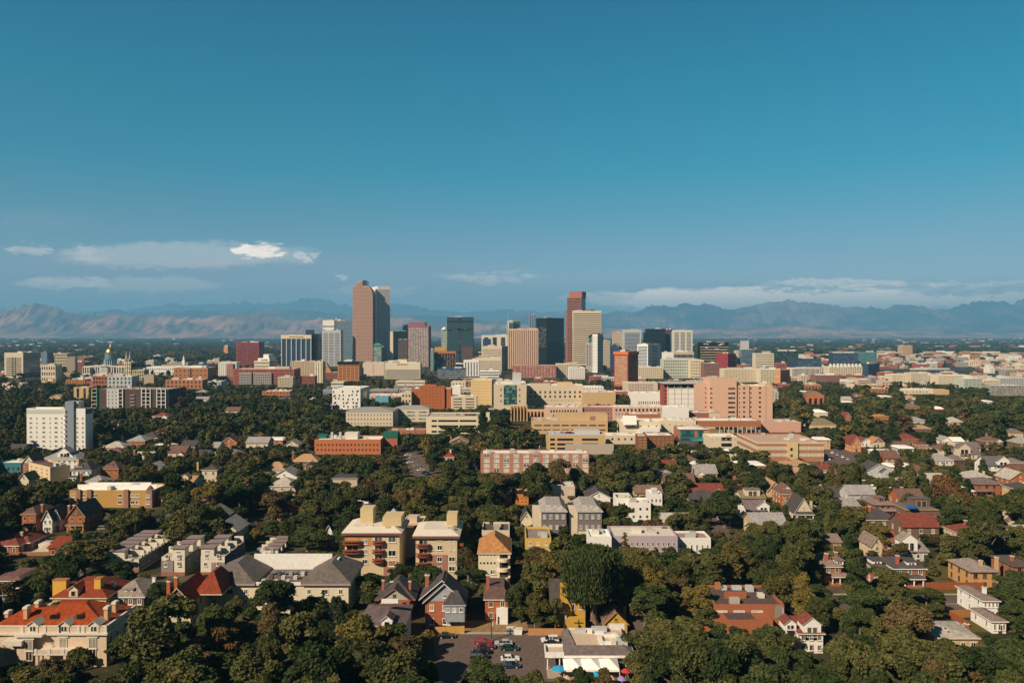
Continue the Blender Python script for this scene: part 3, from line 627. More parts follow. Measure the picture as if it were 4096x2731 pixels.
TW = [
 # label, x0,x1,top,d,yv,D,xm,a,wall,F,R,extra
 ('cream office block with cross-shaped dark window pattern and blue glass side', 17, 160, 1410, 1480, 1486, 30, 92, 2, 'cream', [('b', 2, 9, .82, .42, 'g_dark', None, 3, 9, .06), ('v', 3, 1, .35, 1, 'g_dark', None, 3, 9, .38)], ('b', 1, 10, 1, .75, 'g_blue', None, 1, 1, .01), 'far cream block with glass side'),
 ('small blue-grey glass block with a dark right side', 163, 213, 1408, 1800, 1450, 20, 188, 8, 'blueg', None, ('b', 1, 9, 1, .7, 'g_dark'), None),
 ('tan terrace of flats stepping down behind the cream house block', 218, 268, 1413, 1900, 1450, 20, None, 0, 'beige', ('g', 8, 5, .5, .5, 'g_dark'), None, None),
 ('beige concrete tower with curved corner near the statehouse', 269, 310, 1425, 1700, 1477, 22, 280, 70, 'beige', ('v', 3, 1, .4, 1, 'g_dark'), ('v', 6, 1, .35, 1, 'g_dark'), None),
 ('plain brown brick block between beige tower and statehouse', 310, 336, 1448, 1650, 1485, 22, None, 0, 'dbrick', None, None, None),
 ('cream low block with hipped corner left of the statehouse', 163, 221, 1459, 1340, 1500, 20, None, 0, 'cream', ('g', 6, 3, .4, .5, 'g_dark'), None, None),
 ('long off-white museum-like block right of the cathedral', 575, 779, 1467, 1600, 1478, 40, None, 0, 'white', ('g', 22, 2, .4, .4, 'g_grey'), None, 'long off-white block'),
 ('olive cream block at the foot of the cathedral', 527, 575, 1479, 1400, 1503, 20, None, 0, 'olivec', ('g', 5, 3, .4, .5, 'g_dark'), None, None),
 ('pale concrete block with tall narrow piers near the cathedral', 575, 622, 1497, 1300, 1530, 18, 583, 80, 'beige', None, ('v', 5, 1, .4, 1, 'g_dark'), None),
 ('large orange-brown brick block with a flat white roof', 694, 831, 1471, 1340, 1512, 40, None, 0, 'orangeb', [('v', 1, 1, .08, 1, 'g_dark', None, 2, 1, .3), ('g', 8, 3, .2, .3, 'g_dark')], None, 'large orange-brown block'),
 ('dark blue glass block behind the orange-brown brick block', 783, 860, 1455, 1420, 1500, 26, 831, 10, 'navy', None, None, None),
 ('low orange stucco block with arched dark entries', 661, 809, 1518, 1180, 1555, 26, None, 0, 'orangeb', ('g', 9, 2, .3, .5, 'g_dark', None, .5, .5), None, 'low orange stucco block'),
 ('red brick block left half of a pair below the statehouse', 369, 428, 1503, 1190, 1540, 24, None, 0, 'brick', ('g', 5, 3, .5, .5, 'g_dark'), None, None),
 ('pale teal-white block with white parapet below the statehouse', 429, 526, 1504, 1185, 1550, 24, None, 0, 'lgrey', ('g', 6, 3, .4, .6, 'g_teal'), None, 'teal-white block'),
 ('small yellow flat-topped block among trees', 179, 221, 1522, 1330, 1536, 14, None, 0, 'ybrick', ('g', 4, 1, .5, .5, 'g_dark'), None, None),
 ('low salmon brick block with dark openings', 262, 340, 1518, 1300, 1545, 20, None, 0, 'oranger', ('g', 7, 2, .35, .5, 'g_dark'), None, None),
 ('square brown tower of flats with two white corner columns', 294, 354, 1548, 985, 1592, 16, None, 0, 'tan', ('v', 2, 1, .35, 1, 'g_dark', 'white', 1.5, 1.5, .05), None, 'tan block with white columns'),
 # mid left
 ('long red brick apartment block with cream bays', 933, 1176, 1475, 1290, 1536, 40, None, 0, 'redb', [('g', 34, 5, .45, .5, 'g_dark')], ('g', 8, 5, .3, .4, 'g_dark'), 'long red and cream apartments'),
 ('pale yellow block of flats before the red apartments', 1111, 1171, 1507, 1220, 1547, 14, None, 0, 'cream', ('g', 9, 5, .5, .5, 'g_dark'), None, None),
 ('cream office block with white stepped pyramid top', 1016, 1110, 1443, 1480, 1474, 34, 1077, 5, 'cream2', ('g', 12, 5, .6, .4, 'g_grey'), ('b', 1, 6, 1, .5, 'g_dark'), 'cream block with pyramid top'),
 ('white flats with green-tinted balconies left of the pyramid-topped block', 873, 945, 1448, 1560, 1500, 20, None, 0, 'white', ('g', 9, 7, .4, .5, 'g_green'), None, None),
 ('dull red flats fused to the right of the white flats', 905, 932, 1457, 1500, 1500, 12, None, 0, 'redb', ('g', 4, 6, .5, .5, 'g_pale'), None, None),
 ('cluster of tan concrete flats with grouped dark windows', 1161, 1260, 1444, 1500, 1500, 30, None, 0, 'concretet', ('g', 14, 8, .3, .5, 'g_dark'), ('g', 4, 8, .3, .5, 'g_dark'), 'tan concrete flats'),
 ('slim tall cream tower of flats with a dark right side', 1259, 1302, 1447, 1330, 1538, 16, 1290, 12, 'cream2', ('v', 3, 1, .25, 1, 'g_grey'), None, 'slim cream tower'),
 ('small brick office with three window rows below the tan flats', 1207, 1260, 1503, 1270, 1535, 14, None, 0, 'brick', ('b', 1, 4, 1, .4, 'g_brown'), None, None),
 ('orange-banded office block with black top storey', 1351, 1450, 1446, 1390, 1523, 24, 1436, 6, 'orangeb2', ('g', 5, 9, .84, .5, 'g_brown2', None, 1, 6, .02), ('b', 1, 9, 1, .5, 'g_dark'), 'orange-banded office block'),
 ('blank pale beige box block beside the orange-banded office', 1450, 1536, 1449, 1560, 1500, 30, None, 0, 'beige2', ('g', 1, 9, .06, .2, 'g_dark', None, 4, 4, .15), None, None),
 ('wide white office block of close horizontal window rows', 1538, 1681, 1451, 1450, 1520, 26, None, 0, 'cream2', [('b', 1, 11, 1, .36, 'g_grey', None, 1, 12, .02), ('g', 6, 1, .6, .6, 'g_brown', None, 25, 1.6, .35)], None, 'wide white banded block'),
 ('thin cream slab with a bracket top beside the off-white tower', 1560, 1572, 1327, 2100, 1445, 16, None, 0, 'cream2', None, None, None),
 ('black stepped glass tower between the off-white and pink-green towers', 1571, 1632, 1324, 2150, 1440, 26, None, 0, 'black', None, None, 'black stepped tower'),
 ('brown glass block in front of the black stepped tower', 1592, 1630, 1357, 2080, 1440, 18, None, 0, 'browng', ('g', 6, 16, .5, .5, 'g_grey'), None, None),
 ('distant grey-blue slab peeping above the black stepped tower', 1611, 1633, 1301, 2380, 1330, 16, None, 0, 'blueg', None, None, None),
 ('teal and white banded block at the foot of the pink curved tower', 1494, 1526, 1376, 2100, 1445, 16, None, 0, 'tglass', ('b', 1, 14, 1, .45, 'g_pale', None, 1, 8), None, None),
 ('black cube block right of the teal banded block', 1526, 1541, 1388, 2080, 1445, 16, None, 0, 'black', None, None, None),
 ('tower patterned in purple-pink and pale green panels', 1632, 1724, 1304, 1980, 1480, 28, 1715, 6, 'purpleb', ('g', 8, 20, .75, .5, 'g_greenp', None, 2, 4, .02), ('b', 1, 28, 1, .4, 'g_dark'), 'pink and green patterned tower'),
 ('pale green-white tower with a round top', 1766, 1788, 1318, 2280, 1420, 10, None, 0, 'palegreen', ('b', 1, 18, 1, .4, 'g_green'), None, None),
 ('wide dark glass tower with a black centre strip', 1788, 1892, 1268, 2180, 1475, 34, None, 0, 'tealdark', [('b', 1, 2, 1, .1, 'g_dark', None, 4, 4, .0), ('v', 1, 1, .22, 1, 'g_dark', None, 0, .5, .33)], None, 'wide dark glass tower'),
 ('black glass block framed by orange-brown piers', 1735, 1822, 1405, 1800, 1475, 20, None, 0, 'black', ('b', 1, 1, 1, .8, 'g_dark', None, 0, 6, .02), None, 'black block with orange frame'),
 ('thin pale teal tower at the edge of the orange-framed block', 1722, 1734, 1397, 1780, 1500, 12, None, 0, 'tealpale', ('b', 1, 20, 1, .4, 'g_teal'), None, None),
 ('long low office block of black and white stripes', 1749, 1863, 1473, 1450, 1512, 24, None, 0, 'navy', [('b', 1, 5, 1, .28, 'g_pale', None, 0, 2, .0)], None, 'black and white striped block'),
 ('white tower of flats with dark recessed bays', 1854, 1916, 1440, 1540, 1510, 20, None, 0, 'white', ('v', 5, 1, .35, 1, 'g_grey', None, 1, 4, .04), None, None),
 ('broad white office with thin window rows before the beige office', 1905, 2004, 1430, 1620, 1480, 20, None, 0, 'cream2', ('b', 1, 7, 1, .3, 'g_grey', None, 1, 6), None, None),
 ('beige office tower with a brown ribbed side', 1929, 2031, 1384, 1760, 1510, 22, 2007, 25, 'beige', ('b', 1, 13, 1, .28, 'g_grey', None, 2, 6), ('v', 4, 1, .4, 1, 'g_brown'), 'beige office tower'),
 ('white framed tower around dark glass left of the striped tower', 1926, 2031, 1340, 2100, 1400, 24, None, 0, 'offwhite', ('v', 3, 1, .5, 1, 'g_dark', None, 2, 6), None, None),
 ('low white block with an arched blue window below the beige office', 1919, 1996, 1482, 1440, 1515, 16, None, 0, 'white', ('b', 1, 3, 1, .4, 'g_blue'), None, None),
 ('square tower of close cream and brown vertical stripes', 2032, 2153, 1315, 1890, 1475, 30, None, 0, 'stripec', ('v', 14, 1, .45, 1, 'g_stripe', None, 1, 3, .01), None, 'cream striped tower'),
 ('cream and dark glass hotel tower with a mast', 2028, 2082, 1283, 2300, 1320, 22, 2051, 60, 'offwhite', ('v', 4, 1, .4, 1, 'g_dark'), ('b', 1, 30, 1, .6, 'g_teal'), 'hotel tower with mast'),
 ('pale blue faceted tower behind the black tower', 2116, 2146, 1258, 2350, 1320, 18, None, 0, 'blueg3', ('v', 3, 1, .4, 1, 'g_blue'), None, None),
 ('large black glass tower with two faces', 2144, 2256, 1271, 2080, 1470, 20, 2186, 55, 'black', ('b', 1, 1, 1, .6, 'g_dark', None, 30, 6), None, 'large black tower'),
 ('tall slender red-brown tower with a lighter top', 2268, 2342, 1189, 2330, 1480, 20, 2325, 22, 'redbrown', ('b', 1, 26, 1, .42, 'g_brown', None, 2, 2, .03), ('b', 1, 46, 1, .6, 'g_dark', None, 2, 2, .0), 'slender red-brown tower'),
 ('tall cream tower of even horizontal window rows', 2292, 2405, 1243, 2120, 1480, 26, 2404, 2, 'cream2', ('b', 1, 24, 1, .42, 'g_brown2', None, 3, 5, .01), None, 'tall cream banded tower'),
 ('small beige tower right of the arched glass tower', 2415, 2440, 1362, 1950, 1440, 14, None, 0, 'beige', ('g', 6, 16, .4, .4, 'g_grey'), None, None),
 ('dark blue glass tower with a gabled top', 2440, 2486, 1388, 1830, 1490, 16, 2474, 8, 'navy', None, ('b', 1, 12, 1, .5, 'g_grey'), None),
 ('cream and tan twin slab behind the gabled blue tower', 2451, 2488, 1328, 2250, 1380, 14, None, 0, 'beige', ('g', 4, 10, .5, .5, 'g_cream'), None, None),
 ('pale tower with blue window rows and white frame', 2492, 2565, 1318, 2080, 1420, 20, None, 0, 'lgrey', ('b', 1, 24, 1, .55, 'g_blue', None, 2, 8, .09), None, 'pale blue banded tower'),
 ('black glass tower with a stepped left shoulder', 2583, 2662, 1315, 2150, 1465, 20, None, 0, 'black', None, None, 'black stepped glass tower'),
 ('maroon tower squeezed between black and white towers', 2662, 2692, 1318, 2180, 1420, 14, 2680, 20, 'maroonc', ('b', 1, 18, 1, .4, 'g_brown'), ('b', 1, 1, 1, .9, 'g_dark'), None),
 ('off-white slab with two grey window panels', 2692, 2770, 1320, 2120, 1415, 18, None, 0, 'offwhite', [('b', 3, 22, .72, .5, 'g_grey', None, 3, 6, .03)], None, 'off-white ribbed slab'),
 ('white-framed office with blue bands and a black slot', 2549, 2643, 1376, 1820, 1465, 20, 2592, 35, 'white', ('b', 1, 16, 1, .55, 'g_blue', None, 2, 5, .08), ('b', 1, 16, 1, .55, 'g_blue', None, 2, 5, .3), 'white and blue framed office'),
 ('orange-red tower with a bright cap and two banded faces', 2457, 2553, 1407, 1225, 1553, 20, 2512, 40, 'orangeb3', ('b', 1, 13, 1, .55, 'g_cream', None, 3, 7, .08), ('b', 1, 13, 1, .45, 'g_brown', None, 3, 7, .1), 'orange-red tower'),
 ('cream block of flats with small paired windows right of the orange-red tower', 2553, 2653, 1468, 1460, 1520, 20, None, 0, 'cream', ('g', 12, 6, .35, .35, 'g_dark'), None, None),
 ('low beige school-like block below the orange-red tower', 2497, 2631, 1529, 1120, 1573, 18, None, 0, 'beige2', [('g', 16, 3, .45, .6, 'g_grey', None, 1, 2, .12)], None, 'low beige block'),
 ('blank white box on a cream slab roof', 2653, 2694, 1409, 1560, 1450, 16, None, 0, 'white', None, None, None),
 ('grey-beige office with a band of glass below its roof', 2694, 2776, 1407, 1600, 1440, 22, None, 0, 'beige', ('b', 1, 3, 1, .4, 'g_grey'), None, None),
 ('long white and pale green block of flats', 2653, 2762, 1436, 1480, 1512, 30, None, 0, 'palegreen', ('g', 15, 6, .5, .5, 'g_grey'), None, 'white and green flats'),
 ('cream wing of flats joined to the pale green flats', 2762, 2815, 1439, 1460, 1512, 26, None, 0, 'cream2', ('g', 8, 6, .4, .5, 'g_grey'), None, None),
 ('brown and glass wing with dark upright windows', 2815, 2882, 1452, 1430, 1495, 24, None, 0, 'brickd2', ('g', 9, 4, .4, .7, 'g_grey'), None, None),
 ('black block with scattered white and pink dashes', 2800, 2915, 1369, 1850, 1445, 26, 2884, 6, 'black', ('b', 1, 9, 1, .3, 'g_cream', None, 1, 8, .01), ('b', 1, 9, 1, .3, 'g_grey', None, 1, 8, .01), 'black block with pale dashes'),
 ('bright red cube block with faint window grid', 2866, 2943, 1414, 1640, 1490, 20, 2912, 40, 'redd', ('g', 9, 8, .8, .2, 'g_brown'), ('g', 8, 8, .8, .2, 'g_brown'), 'bright red cube block'),
 ('thin beige slab tower beside the red cube', 2941, 2957, 1402, 1900, 1450, 12, None, 0, 'beige2', ('g', 2, 10, .3, .4, 'g_dark'), None, None),
 ('blue-grey lower tower with a paler upper shaft', 2965, 3019, 1398, 1880, 1455, 20, None, 0, 'blueg', ('b', 1, 8, 1, .5, 'g_blue'), None, 'blue-grey tower'),
 ('cream stepped office with dark window rows', 3021, 3096, 1413, 1820, 1465, 22, None, 0, 'cream2', ('b', 1, 7, 1, .3, 'g_grey'), None, None),
 ('long dark teal office block behind the cream stepped office', 3096, 3194, 1404, 1950, 1440, 26, None, 0, 'tealdark', ('b', 1, 8, 1, .5, 'g_dark'), None, None),
 ('dark blue office with white vertical fins', 3175, 3286, 1434, 1720, 1470, 24, 3276, 5, 'navyb', ('v', 14, 1, .7, 1, 'g_blue', None, 1, 4), None, 'dark blue finned office'),
 ('small red brick block below the dark teal office', 3106, 3147, 1451, 1600, 1476, 12, None, 0, 'redb', ('g', 6, 2, .4, .5, 'g_dark'), None, None),
 ('long cream and brick block of flats with brown end', 2893, 3041, 1475, 1350, 1535, 24, 3019, 8, 'cream2', ('g', 24, 6, .5, .4, 'g_brown'), ('g', 4, 6, .4, .4, 'g_brown'), 'long cream and brick flats'),
 ('cream flats with an orange-brown brick corner tower', 3041, 3122, 1476, 1330, 1540, 22, None, 0, 'cream2', ('g', 13, 6, .45, .6, 'g_green'), None, None),
 ('orange-brown brick corner tower with dark upright windows', 3100, 3160, 1480, 1300, 1548, 16, 3122, 45, 'orangeb2', ('b', 1, 1, 1, .1, 'g_cream'), ('g', 8, 6, .4, .6, 'g_dark'), 'brick corner tower'),
 ('long white and grey office with thin columns', 3167, 3279, 1472, 1440, 1500, 26, None, 0, 'offwhite', ('v', 22, 1, .45, 1, 'g_grey'), None, None),
 ('low red-brown school with grey windows', 3262, 3370, 1500, 1360, 1525, 22, None, 0, 'brickd2', ('g', 14, 2, .45, .6, 'g_grey'), None, 'low red-brown school'),
 ('dark blue glass office, left of two far on the plain', 3332, 3434, 1412, 1860, 1455, 26, 3386, 20, 'navyb', ('b', 1, 7, 1, .4, 'g_blue'), None, 'left dark blue glass office'),
 ('pale teal glass office, right of two far on the plain', 3434, 3508, 1408, 1900, 1455, 24, 3496, 6, 'tealmid', ('g', 10, 8, .7, .5, 'g_teal'), None, 'pale teal glass office'),
 ('dark-roofed cream block with a row of peaked dormers', 3316, 3449, 1462, 1560, 1500, 26, None, 0, 'cream2', ('g', 18, 4, .4, .6, 'g_dark'), None, None),
 ('purple-brown brick block with blue-black left wing', 3451, 3518, 1455, 1520, 1502, 20, 3474, 60, 'navyb', None, ('g', 6, 4, .3, .4, 'g_brown'), None),
 ('long cream block of flats, first of the pale row', 3568, 3640, 1497, 1340, 1525, 26, None, 0, 'cream2', ('g', 12, 4, .35, .5, 'g_grey'), None, 'left long cream flats'),
 ('taller yellow-cream block of flats, second of the pale row', 3644, 3712, 1491, 1320, 1525, 22, None, 0, 'cream', ('g', 11, 5, .35, .5, 'g_grey'), None, None),
 ('low grey-windowed cream flats, third of the pale row', 3716, 3750, 1500, 1345, 1525, 22, None, 0, 'beige2', ('g', 6, 3, .45, .6, 'g_dark'), None, None),
 ('long cream block of flats, middle one of the pale row', 3752, 3852, 1500, 1290, 1535, 24, None, 0, 'cream2', ('g', 18, 4, .35, .5, 'g_green'), None, None),
 ('grey-green block of flats with dark windows in the pale row', 3856, 3930, 1513, 1190, 1548, 24, None, 0, 'palegreen', ('g', 13, 4, .4, .55, 'g_dark'), None, 'grey-green row of flats'),
 ('cream stepped block of flats right of the grey-green flats', 3934, 3996, 1519, 1200, 1546, 20, None, 0, 'cream2', ('g', 10, 3, .4, .55, 'g_grey'), None, None),
 ('pale grey flats with white roof at the end of the pale row', 4000, 4110, 1511, 1215, 1548, 22, None, 0, 'lgrey', ('g', 16, 4, .4, .5, 'g_dark'), None, None),
 ('low arena with a dark teal striped roof', 3534, 3918, 1479, 1700, 1492, 60, None, 0, 'tealdark', ('b', 1, 2, 1, .4, 'g_blue'), None, 'low arena'),
 ('grey block of flats full of balconies at the wood edge', 3963, 4110, 1541, 1045, 1585, 20, None, 0, 'greyb', ('g', 22, 4, .5, .5, 'g_mix'), None, 'grey balcony flats'),
 ('tan block tower standing alone on the far plain', 3611, 3650, 1382, 3000, 1412, 40, 3638, 20, 'tan2', ('g', 8, 8, .3, .4, 'g_brown'), None, 'tan tower on the plain'),
 ('long white shed roofs before the tan tower on the plain', 3510, 3600, 1409, 2950, 1420, 60, None, 0, 'white', None, None, None),
 ('orange block standing alone far left on the plain', 895, 922, 1386, 3000, 1404, 30, 911, 30, 'orangeb2', ('g', 5, 5, .3, .3, 'g_brown'), None, None),
 ('cream warehouse row with scalloped front at the wood edge', 3619, 3756, 1557, 1075, 1580, 24, None, 0, 'cream2', ('g', 10, 1, .5, .6, 'g_pale'), None, 'cream warehouse row'),
 ('brick-ended cream warehouse at the wood edge', 3756, 3798, 1559, 1060, 1582, 20, None, 0, 'tan', None, None, None),
 ('broad cream block of many dark windows in the centre', 2225, 2320, 1455, 1500, 1520, 30, None, 0, 'cream', ('g', 14, 7, .35, .6, 'g_dark'), None, 'cream block with zigzag balconies'),
 ('red and white block of flats left of the zigzag balcony block', 2050, 2225, 1462, 1480, 1520, 28, None, 0, 'redb', [('g', 14, 5, .5, .5, 'g_pale')], None, 'red and white flats'),
 ('row of mixed white and pink flats right of the zigzag balcony block', 2275, 2340, 1470, 1440, 1520, 24, None, 0, 'white', ('g', 9, 5, .45, .4, 'g_brick'), None, None),
]
TB = {}
for i, (lab, x0, x1, top, d, yv, D, xm, a, wall, F, Rr, lm) in enumerate(TW):
    nm = 'office_tower' if gz(top, d) > 75 else ('apartment_block' if 'flats' in lab else 'office_block')
    dark = wall in ('black', 'navy', 'navyb', 'tealdark', 'blueg')
    TB[lab[:18]] = B = bld(nm, lab, x0, x1, top, d, yv=yv, D=D, xm=xm, a=a, wall=wall, roof='dgrey' if dark else ('rwhite' if d < 1700 else 'concrete'), F=F, R_=Rr, lm=lm, cat='skyscraper' if gz(top, d) > 110 else 'building')
    if lab.startswith('cream office block with white'): 
        boxpart('penthouse', B.root, B.w * .2, B.w * .95, 4, B.D - 4, B.zr, B.h + 5, 'white'); boxpart('upper_penthouse', B.root, B.w * .5, B.w * .85, 8, B.D - 8, B.h + 5.01, B.h + 12, 'white')
    if lab.startswith('tower patterned'): boxpart('penthouse', B.root, 2, B.w * .82, 3, 20, B.zr, B.h + 11 * .9, 'purpleb')
    if lab.startswith('tall slender'):
        boxpart('cap', B.root, B.w * .12, B.w * 1.0 + 2, 1, B.D - 1, B.zr, gz(1165, 2330), 'capred') if COL.update(capred=(.36, .13, .10)) is None else 0
        boxpart('lower_shoulder', B.root, -5, -.01, 1, B.D - 2, 0, gz(1240, 2330), 'redbrown'); boxpart('wing', B.root, B.w * .9 + 8, B.w + 26, 14, B.D + 8, 0, gz(1238, 2330), 'redbrown')
    if lab.startswith('cream and dark glass hotel'):
        b = MB(); b.lathe([(.9, B.h), (.5, gz(1262, 2300)), (.15, gz(1246, 2300))], 0, 4, 'lgrey', 8); b.build('mast', B.root); boxpart('glass_wing', B.root, B.w * .5, B.w + 9, -3, 12, 0, B.h - 6, 'tglass2') if COL.update(tglass2=(.03, .07, .09)) is None else 0
    if lab.startswith('orange-red tower'): boxpart('cap', B.root, -1, B.w + 1, -1, B.D + 1, B.h - 4.2, B.h + .3, 'orangecap') if COL.update(orangecap=(.6, .16, .04)) is None else 0
    if lab.startswith('orange-banded'): boxpart('top_storey', B.root, -.6, B.w + .6, -.6, B.D + .6, B.h - 5.5, B.h + .2, 'black')
    if lab.startswith('wide white office'): pent(B, 1591, 1628, 1437, 6, 8, 'cream2')
    if lab.startswith('black glass block framed'):
        boxpart('top_frame', B.root, -1, B.w + 1, -1.5, 6, B.h - 5, B.h + .5, 'orangeb')
        for k in range(9): x = B.w * (k / 8); boxpart('pier', B.root, x - .5, x + .5, -1.2, -.4, B.h - (13 if k < 5 else 36), B.h - 5.01, 'orangeb')
        pent(B, 1738, 1786, 1388, 8, 10, 'ybrick')
    if lab.startswith('pale green-white tower'):
        b = MB(); b.lathe([(7.5 * math.cos(t), B.h + 7.5 * math.sin(t)) for t in np.linspace(0, 1.5, 6)], B.w / 2, 5, 'white', 14); b.build('dome', B.root)
    if lab.startswith('wide dark glass'): boxpart('rooftop_unit', B.root, B.w * .3, B.w * .6, 5, 12, B.zr, B.h + 3, 'lgrey'); boxpart('band', B.root, -.3, B.w + .3, -.6, .0, B.h - 14, B.h - 11, 'black'); boxpart('lower_facade', B.root, B.w * .57, B.w - .5, -.6, .0, 0, gz(1385, 2180), 'browng')
    if lab.startswith('white framed tower'): boxpart('glass_front', B.root, B.w * .05, B.w * .35, -1, .0, 0, B.h - 10, 'navy')
    if lab.startswith('black glass tower with a st'): boxpart('shoulder', B.root, -5, -.01, 2, 14, 0, B.h - 10, 'black')
    if lab.startswith('blue-grey lower'): boxpart('upper_shaft', B.root, 2, B.w * .6, 3, 16, B.zr, gz(1363, 1880), 'lgrey'); 
    if lab.startswith('dark blue glass tower w'):
        b = MB(); b.prism([(0, B.h), (B.w, B.h), (B.w * .55, B.h + 8)], .2, B.D - .2, 'navy'); b.build('gable', B.root)
    if lab.startswith('dark-roofed cream'):
        for k in range(9): x = B.w * (k + .5) / 9; b = MB(); b.prism([(x - 2, B.h - 4), (x + 2, B.h - 4), (x + 2, B.h + .5), (x, B.h + 4), (x - 2, B.h + .5)], -1, 4, 'white', 'white'); b.build('dormer', B.root)
        boxpart('dark_storey', B.root, -.4, B.w + .4, 4.1, B.D, B.zr, B.h + 3, 'tealdark')
    if lab.startswith('black block with scattered'):
        rq = random.Random(4)
        for k in range(9): x = rq.uniform(0, B.w * .8); z = B.h - rq.uniform(3, 22); boxpart('panel', B.root, x, x + rq.uniform(4, 12), -.6, -.35, z, z + 1.6, 'white')
    if lab.startswith('long red brick apart'):
        for q0, q1 in ((955, 1005), (1013, 1085)):
            xa, xb = lx(B, q0, -3), lx(B, q1, -3); boxpart('bay', B.root, xa, xb, -3, -.01, 0, gz(1490, 1287), 'greyb'); facade(B.root, 'F', xb - xa, 3, gz(1490, 1287), ('g', 8, 4, .35, .45, 'g_dark', None, 1, 2), True, 0, xa, -3)
# arched glass tower of flats
B = bld('apartment_tower', 'pale tower of flats with green glass under a curved roof', 2370, 2413, 1336, 1690, yv=1500, xm=2390, a=45, wall='white', roof='concrete', F=('g', 3, 24, .35, .5, 'g_grey', None, 3, 3), R_=('b', 1, 24, 1, .6, 'g_teal', None, 2, 3), lm='arched glass tower', cat='skyscraper')
x0 = lx(B, 2325, 2); w_ = MB(); w_.box(-24, -.02, 6, 22, 0, gz(1372, 1690), 'greyb'); w_.build('lower_wing', B.root); facade(B.root, 'F', 22, 10, gz(1372, 1690), ('g', 3, 15, .4, .55, 'g_dark', None, 14, 4), True, 0, -23, 6)
w_ = MB(); w_.prism([(-15, gz(1372, 1690)), (-.02, gz(1372, 1690)), (-.02, B.h - 1), (-5, B.h - 2), (-11, B.h - 5), (-15, B.h - 9)], 6.2, 20, 'g_green'); w_.build('green_glazing', B.root)
w_ = MB(); w_.prism([(-16, B.h - 8.5), (-11, B.h - 4), (-5, B.h - 1), (0, B.h + .6), (B.w, B.h + 1.5), (B.w, B.h + 2.3), (0, B.h + 1.4), (-5, B.h), (-11, B.h - 3), (-16, B.h - 7.5)], 3, 21, 'tealdark'); w_.build('curved_roof', B.root)
# tapered round water tower-like cone and other small accents
B = bld('church', 'small dark church with an orange triangular gable', 1300, 1352, 1490, 1430, yv=1525, D=20, wall='dbrick', roof='slate', lm=None); b = MB(); b.prism([(0, B.h), (12, B.h), (3, B.h + 16)], .5, 12, 'orangeb2'); b.build('gable', B.root)
COL.update(limeframe=(.45, .42, .03), greenframe=(.05, .3, .2), bluegrey=(.22, .25, .30))
# ---------------------------------------------------------------- hospital district and mid distance
B = bld('apartment_tower', 'white nine-storey apartment tower with a projecting blue-grey stair shaft', 105, 371, 1633, 540, D=14, xm=340, a=1.5, wall='white', F=[('g', 1, 7, .5, .35, 'g_mix', 'offwhite', 2.5, 4.5, .05)][:0] or None, yv=1790, lm='white apartment tower')
w = B.w
for k, xf in enumerate((.07, .17, .29, .40, .50, .60)):
    ww = (1.8, 1.0, 2.0, .9, 2.2, 1.2)[k]
    for j in range(7): inst('window', wmesh(ww, 1.25, C('g_dark'), C('white')), B.root, (w * xf, 0, 3.6 + j * 3.15))
for xf in (.86, .955):
    for j in range(7): inst('window', wmesh(1.4, 1.25, C('g_dark'), C('white')), B.root, (w * xf, 0, 3.6 + j * 3.15))
boxpart('top_storey_glazing', B.root, .3, w * .68, -.14, -.01, B.h - 3.6, B.h - 1.0, 'palegreen'); boxpart('side_glazing', B.root, w + .01, w + .1, .5, B.D - .5, B.h - 4, B.h - .8, 'g_blue')
xa, xb = lx(B, 262, -1), lx(B, 297, -1); b = MB(); b.box(xa, xb, -1.2, 8, 0, gz(1607, 536), 'bluegrey'); b.build('stair_shaft', B.root)
for j in range(8): boxpart('balcony', B.root, xa - 1.9, xa - .01, -1.1, .0, 3.2 + j * 3.15, 4.3 + j * 3.15, 'white')
for j in range(8): inst('window', wmesh(1.1, 1.5, C('g_dark'), None, False), B.root, (xa + .9, -1.2, 3.7 + j * 3.3))
boxpart('roof_room', B.root, xa + 1, xb + 2, 1, 8, B.zr, gz(1604, 545), 'offwhite')
# dark flats with colour frames
B = bld('apartment_block', 'long dark brown block of flats with white and coloured balcony frames', 367, 745, 1557, 850, xm=672, a=4, wall='darkbrown', roof='rgrey', yv=1630, lm='dark brown flats', R_=('g', 4, 4, .3, .4, 'g_dark')) if COL.update(darkbrown=(.085, .055, .045)) is None else None
for q0, q1, m in ((367, 388, 'limeframe'), (477, 495, 'white'), (573, 609, 'white'), (636, 672, 'white')):
    xa, xb = lx(B, q0, -1.2), lx(B, q1, -1.2)
    b = MB(); n = 5; cw = (xb - xa); hh = B.h + .4
    nc = 1 if cw < 6.5 else 2
    for i in range(nc + 1): x = xa + cw * i / nc; b.box(x - .35, x + .35, -1.6, -.01, 0, hh, m if i < nc or m != 'limeframe' else 'greenframe')
    for j in range(n + 1): z = 1 + (hh - 1.5) * j / n; b.box(xa + .36, xb - .36, -1.59, -.02, z, z + .5, 'offwhite')
    b.build('balcony_frame', B.root)
    for j in range(n):
        for i in range(nc): inst('window', wmesh(cw / nc * .6, 2.2, C('g_dark'), None, False, .08), B.root, (xa + cw * (i + .5) / nc, 0, 1.9 + (hh - 1.5) * j / n))
xa, xb = lx(B, 428, -.8), lx(B, 476, -.8); boxpart('white_bay', B.root, xa, xb, -.8, -.01, 0, B.h + .2, 'lgrey'); facade(B.root, 'F', xb - xa, 1, B.h, ('g', 3, 5, .4, .5, 'g_dark', 'white'), False, 0, xa, -.8)
for j in range(4): xa = lx(B, 525, -1.2); boxpart('balcony', B.root, xa, xa + 5, -1.2, -.01, 4 + 3.6 * j, 5 + 3.6 * j, 'grey')
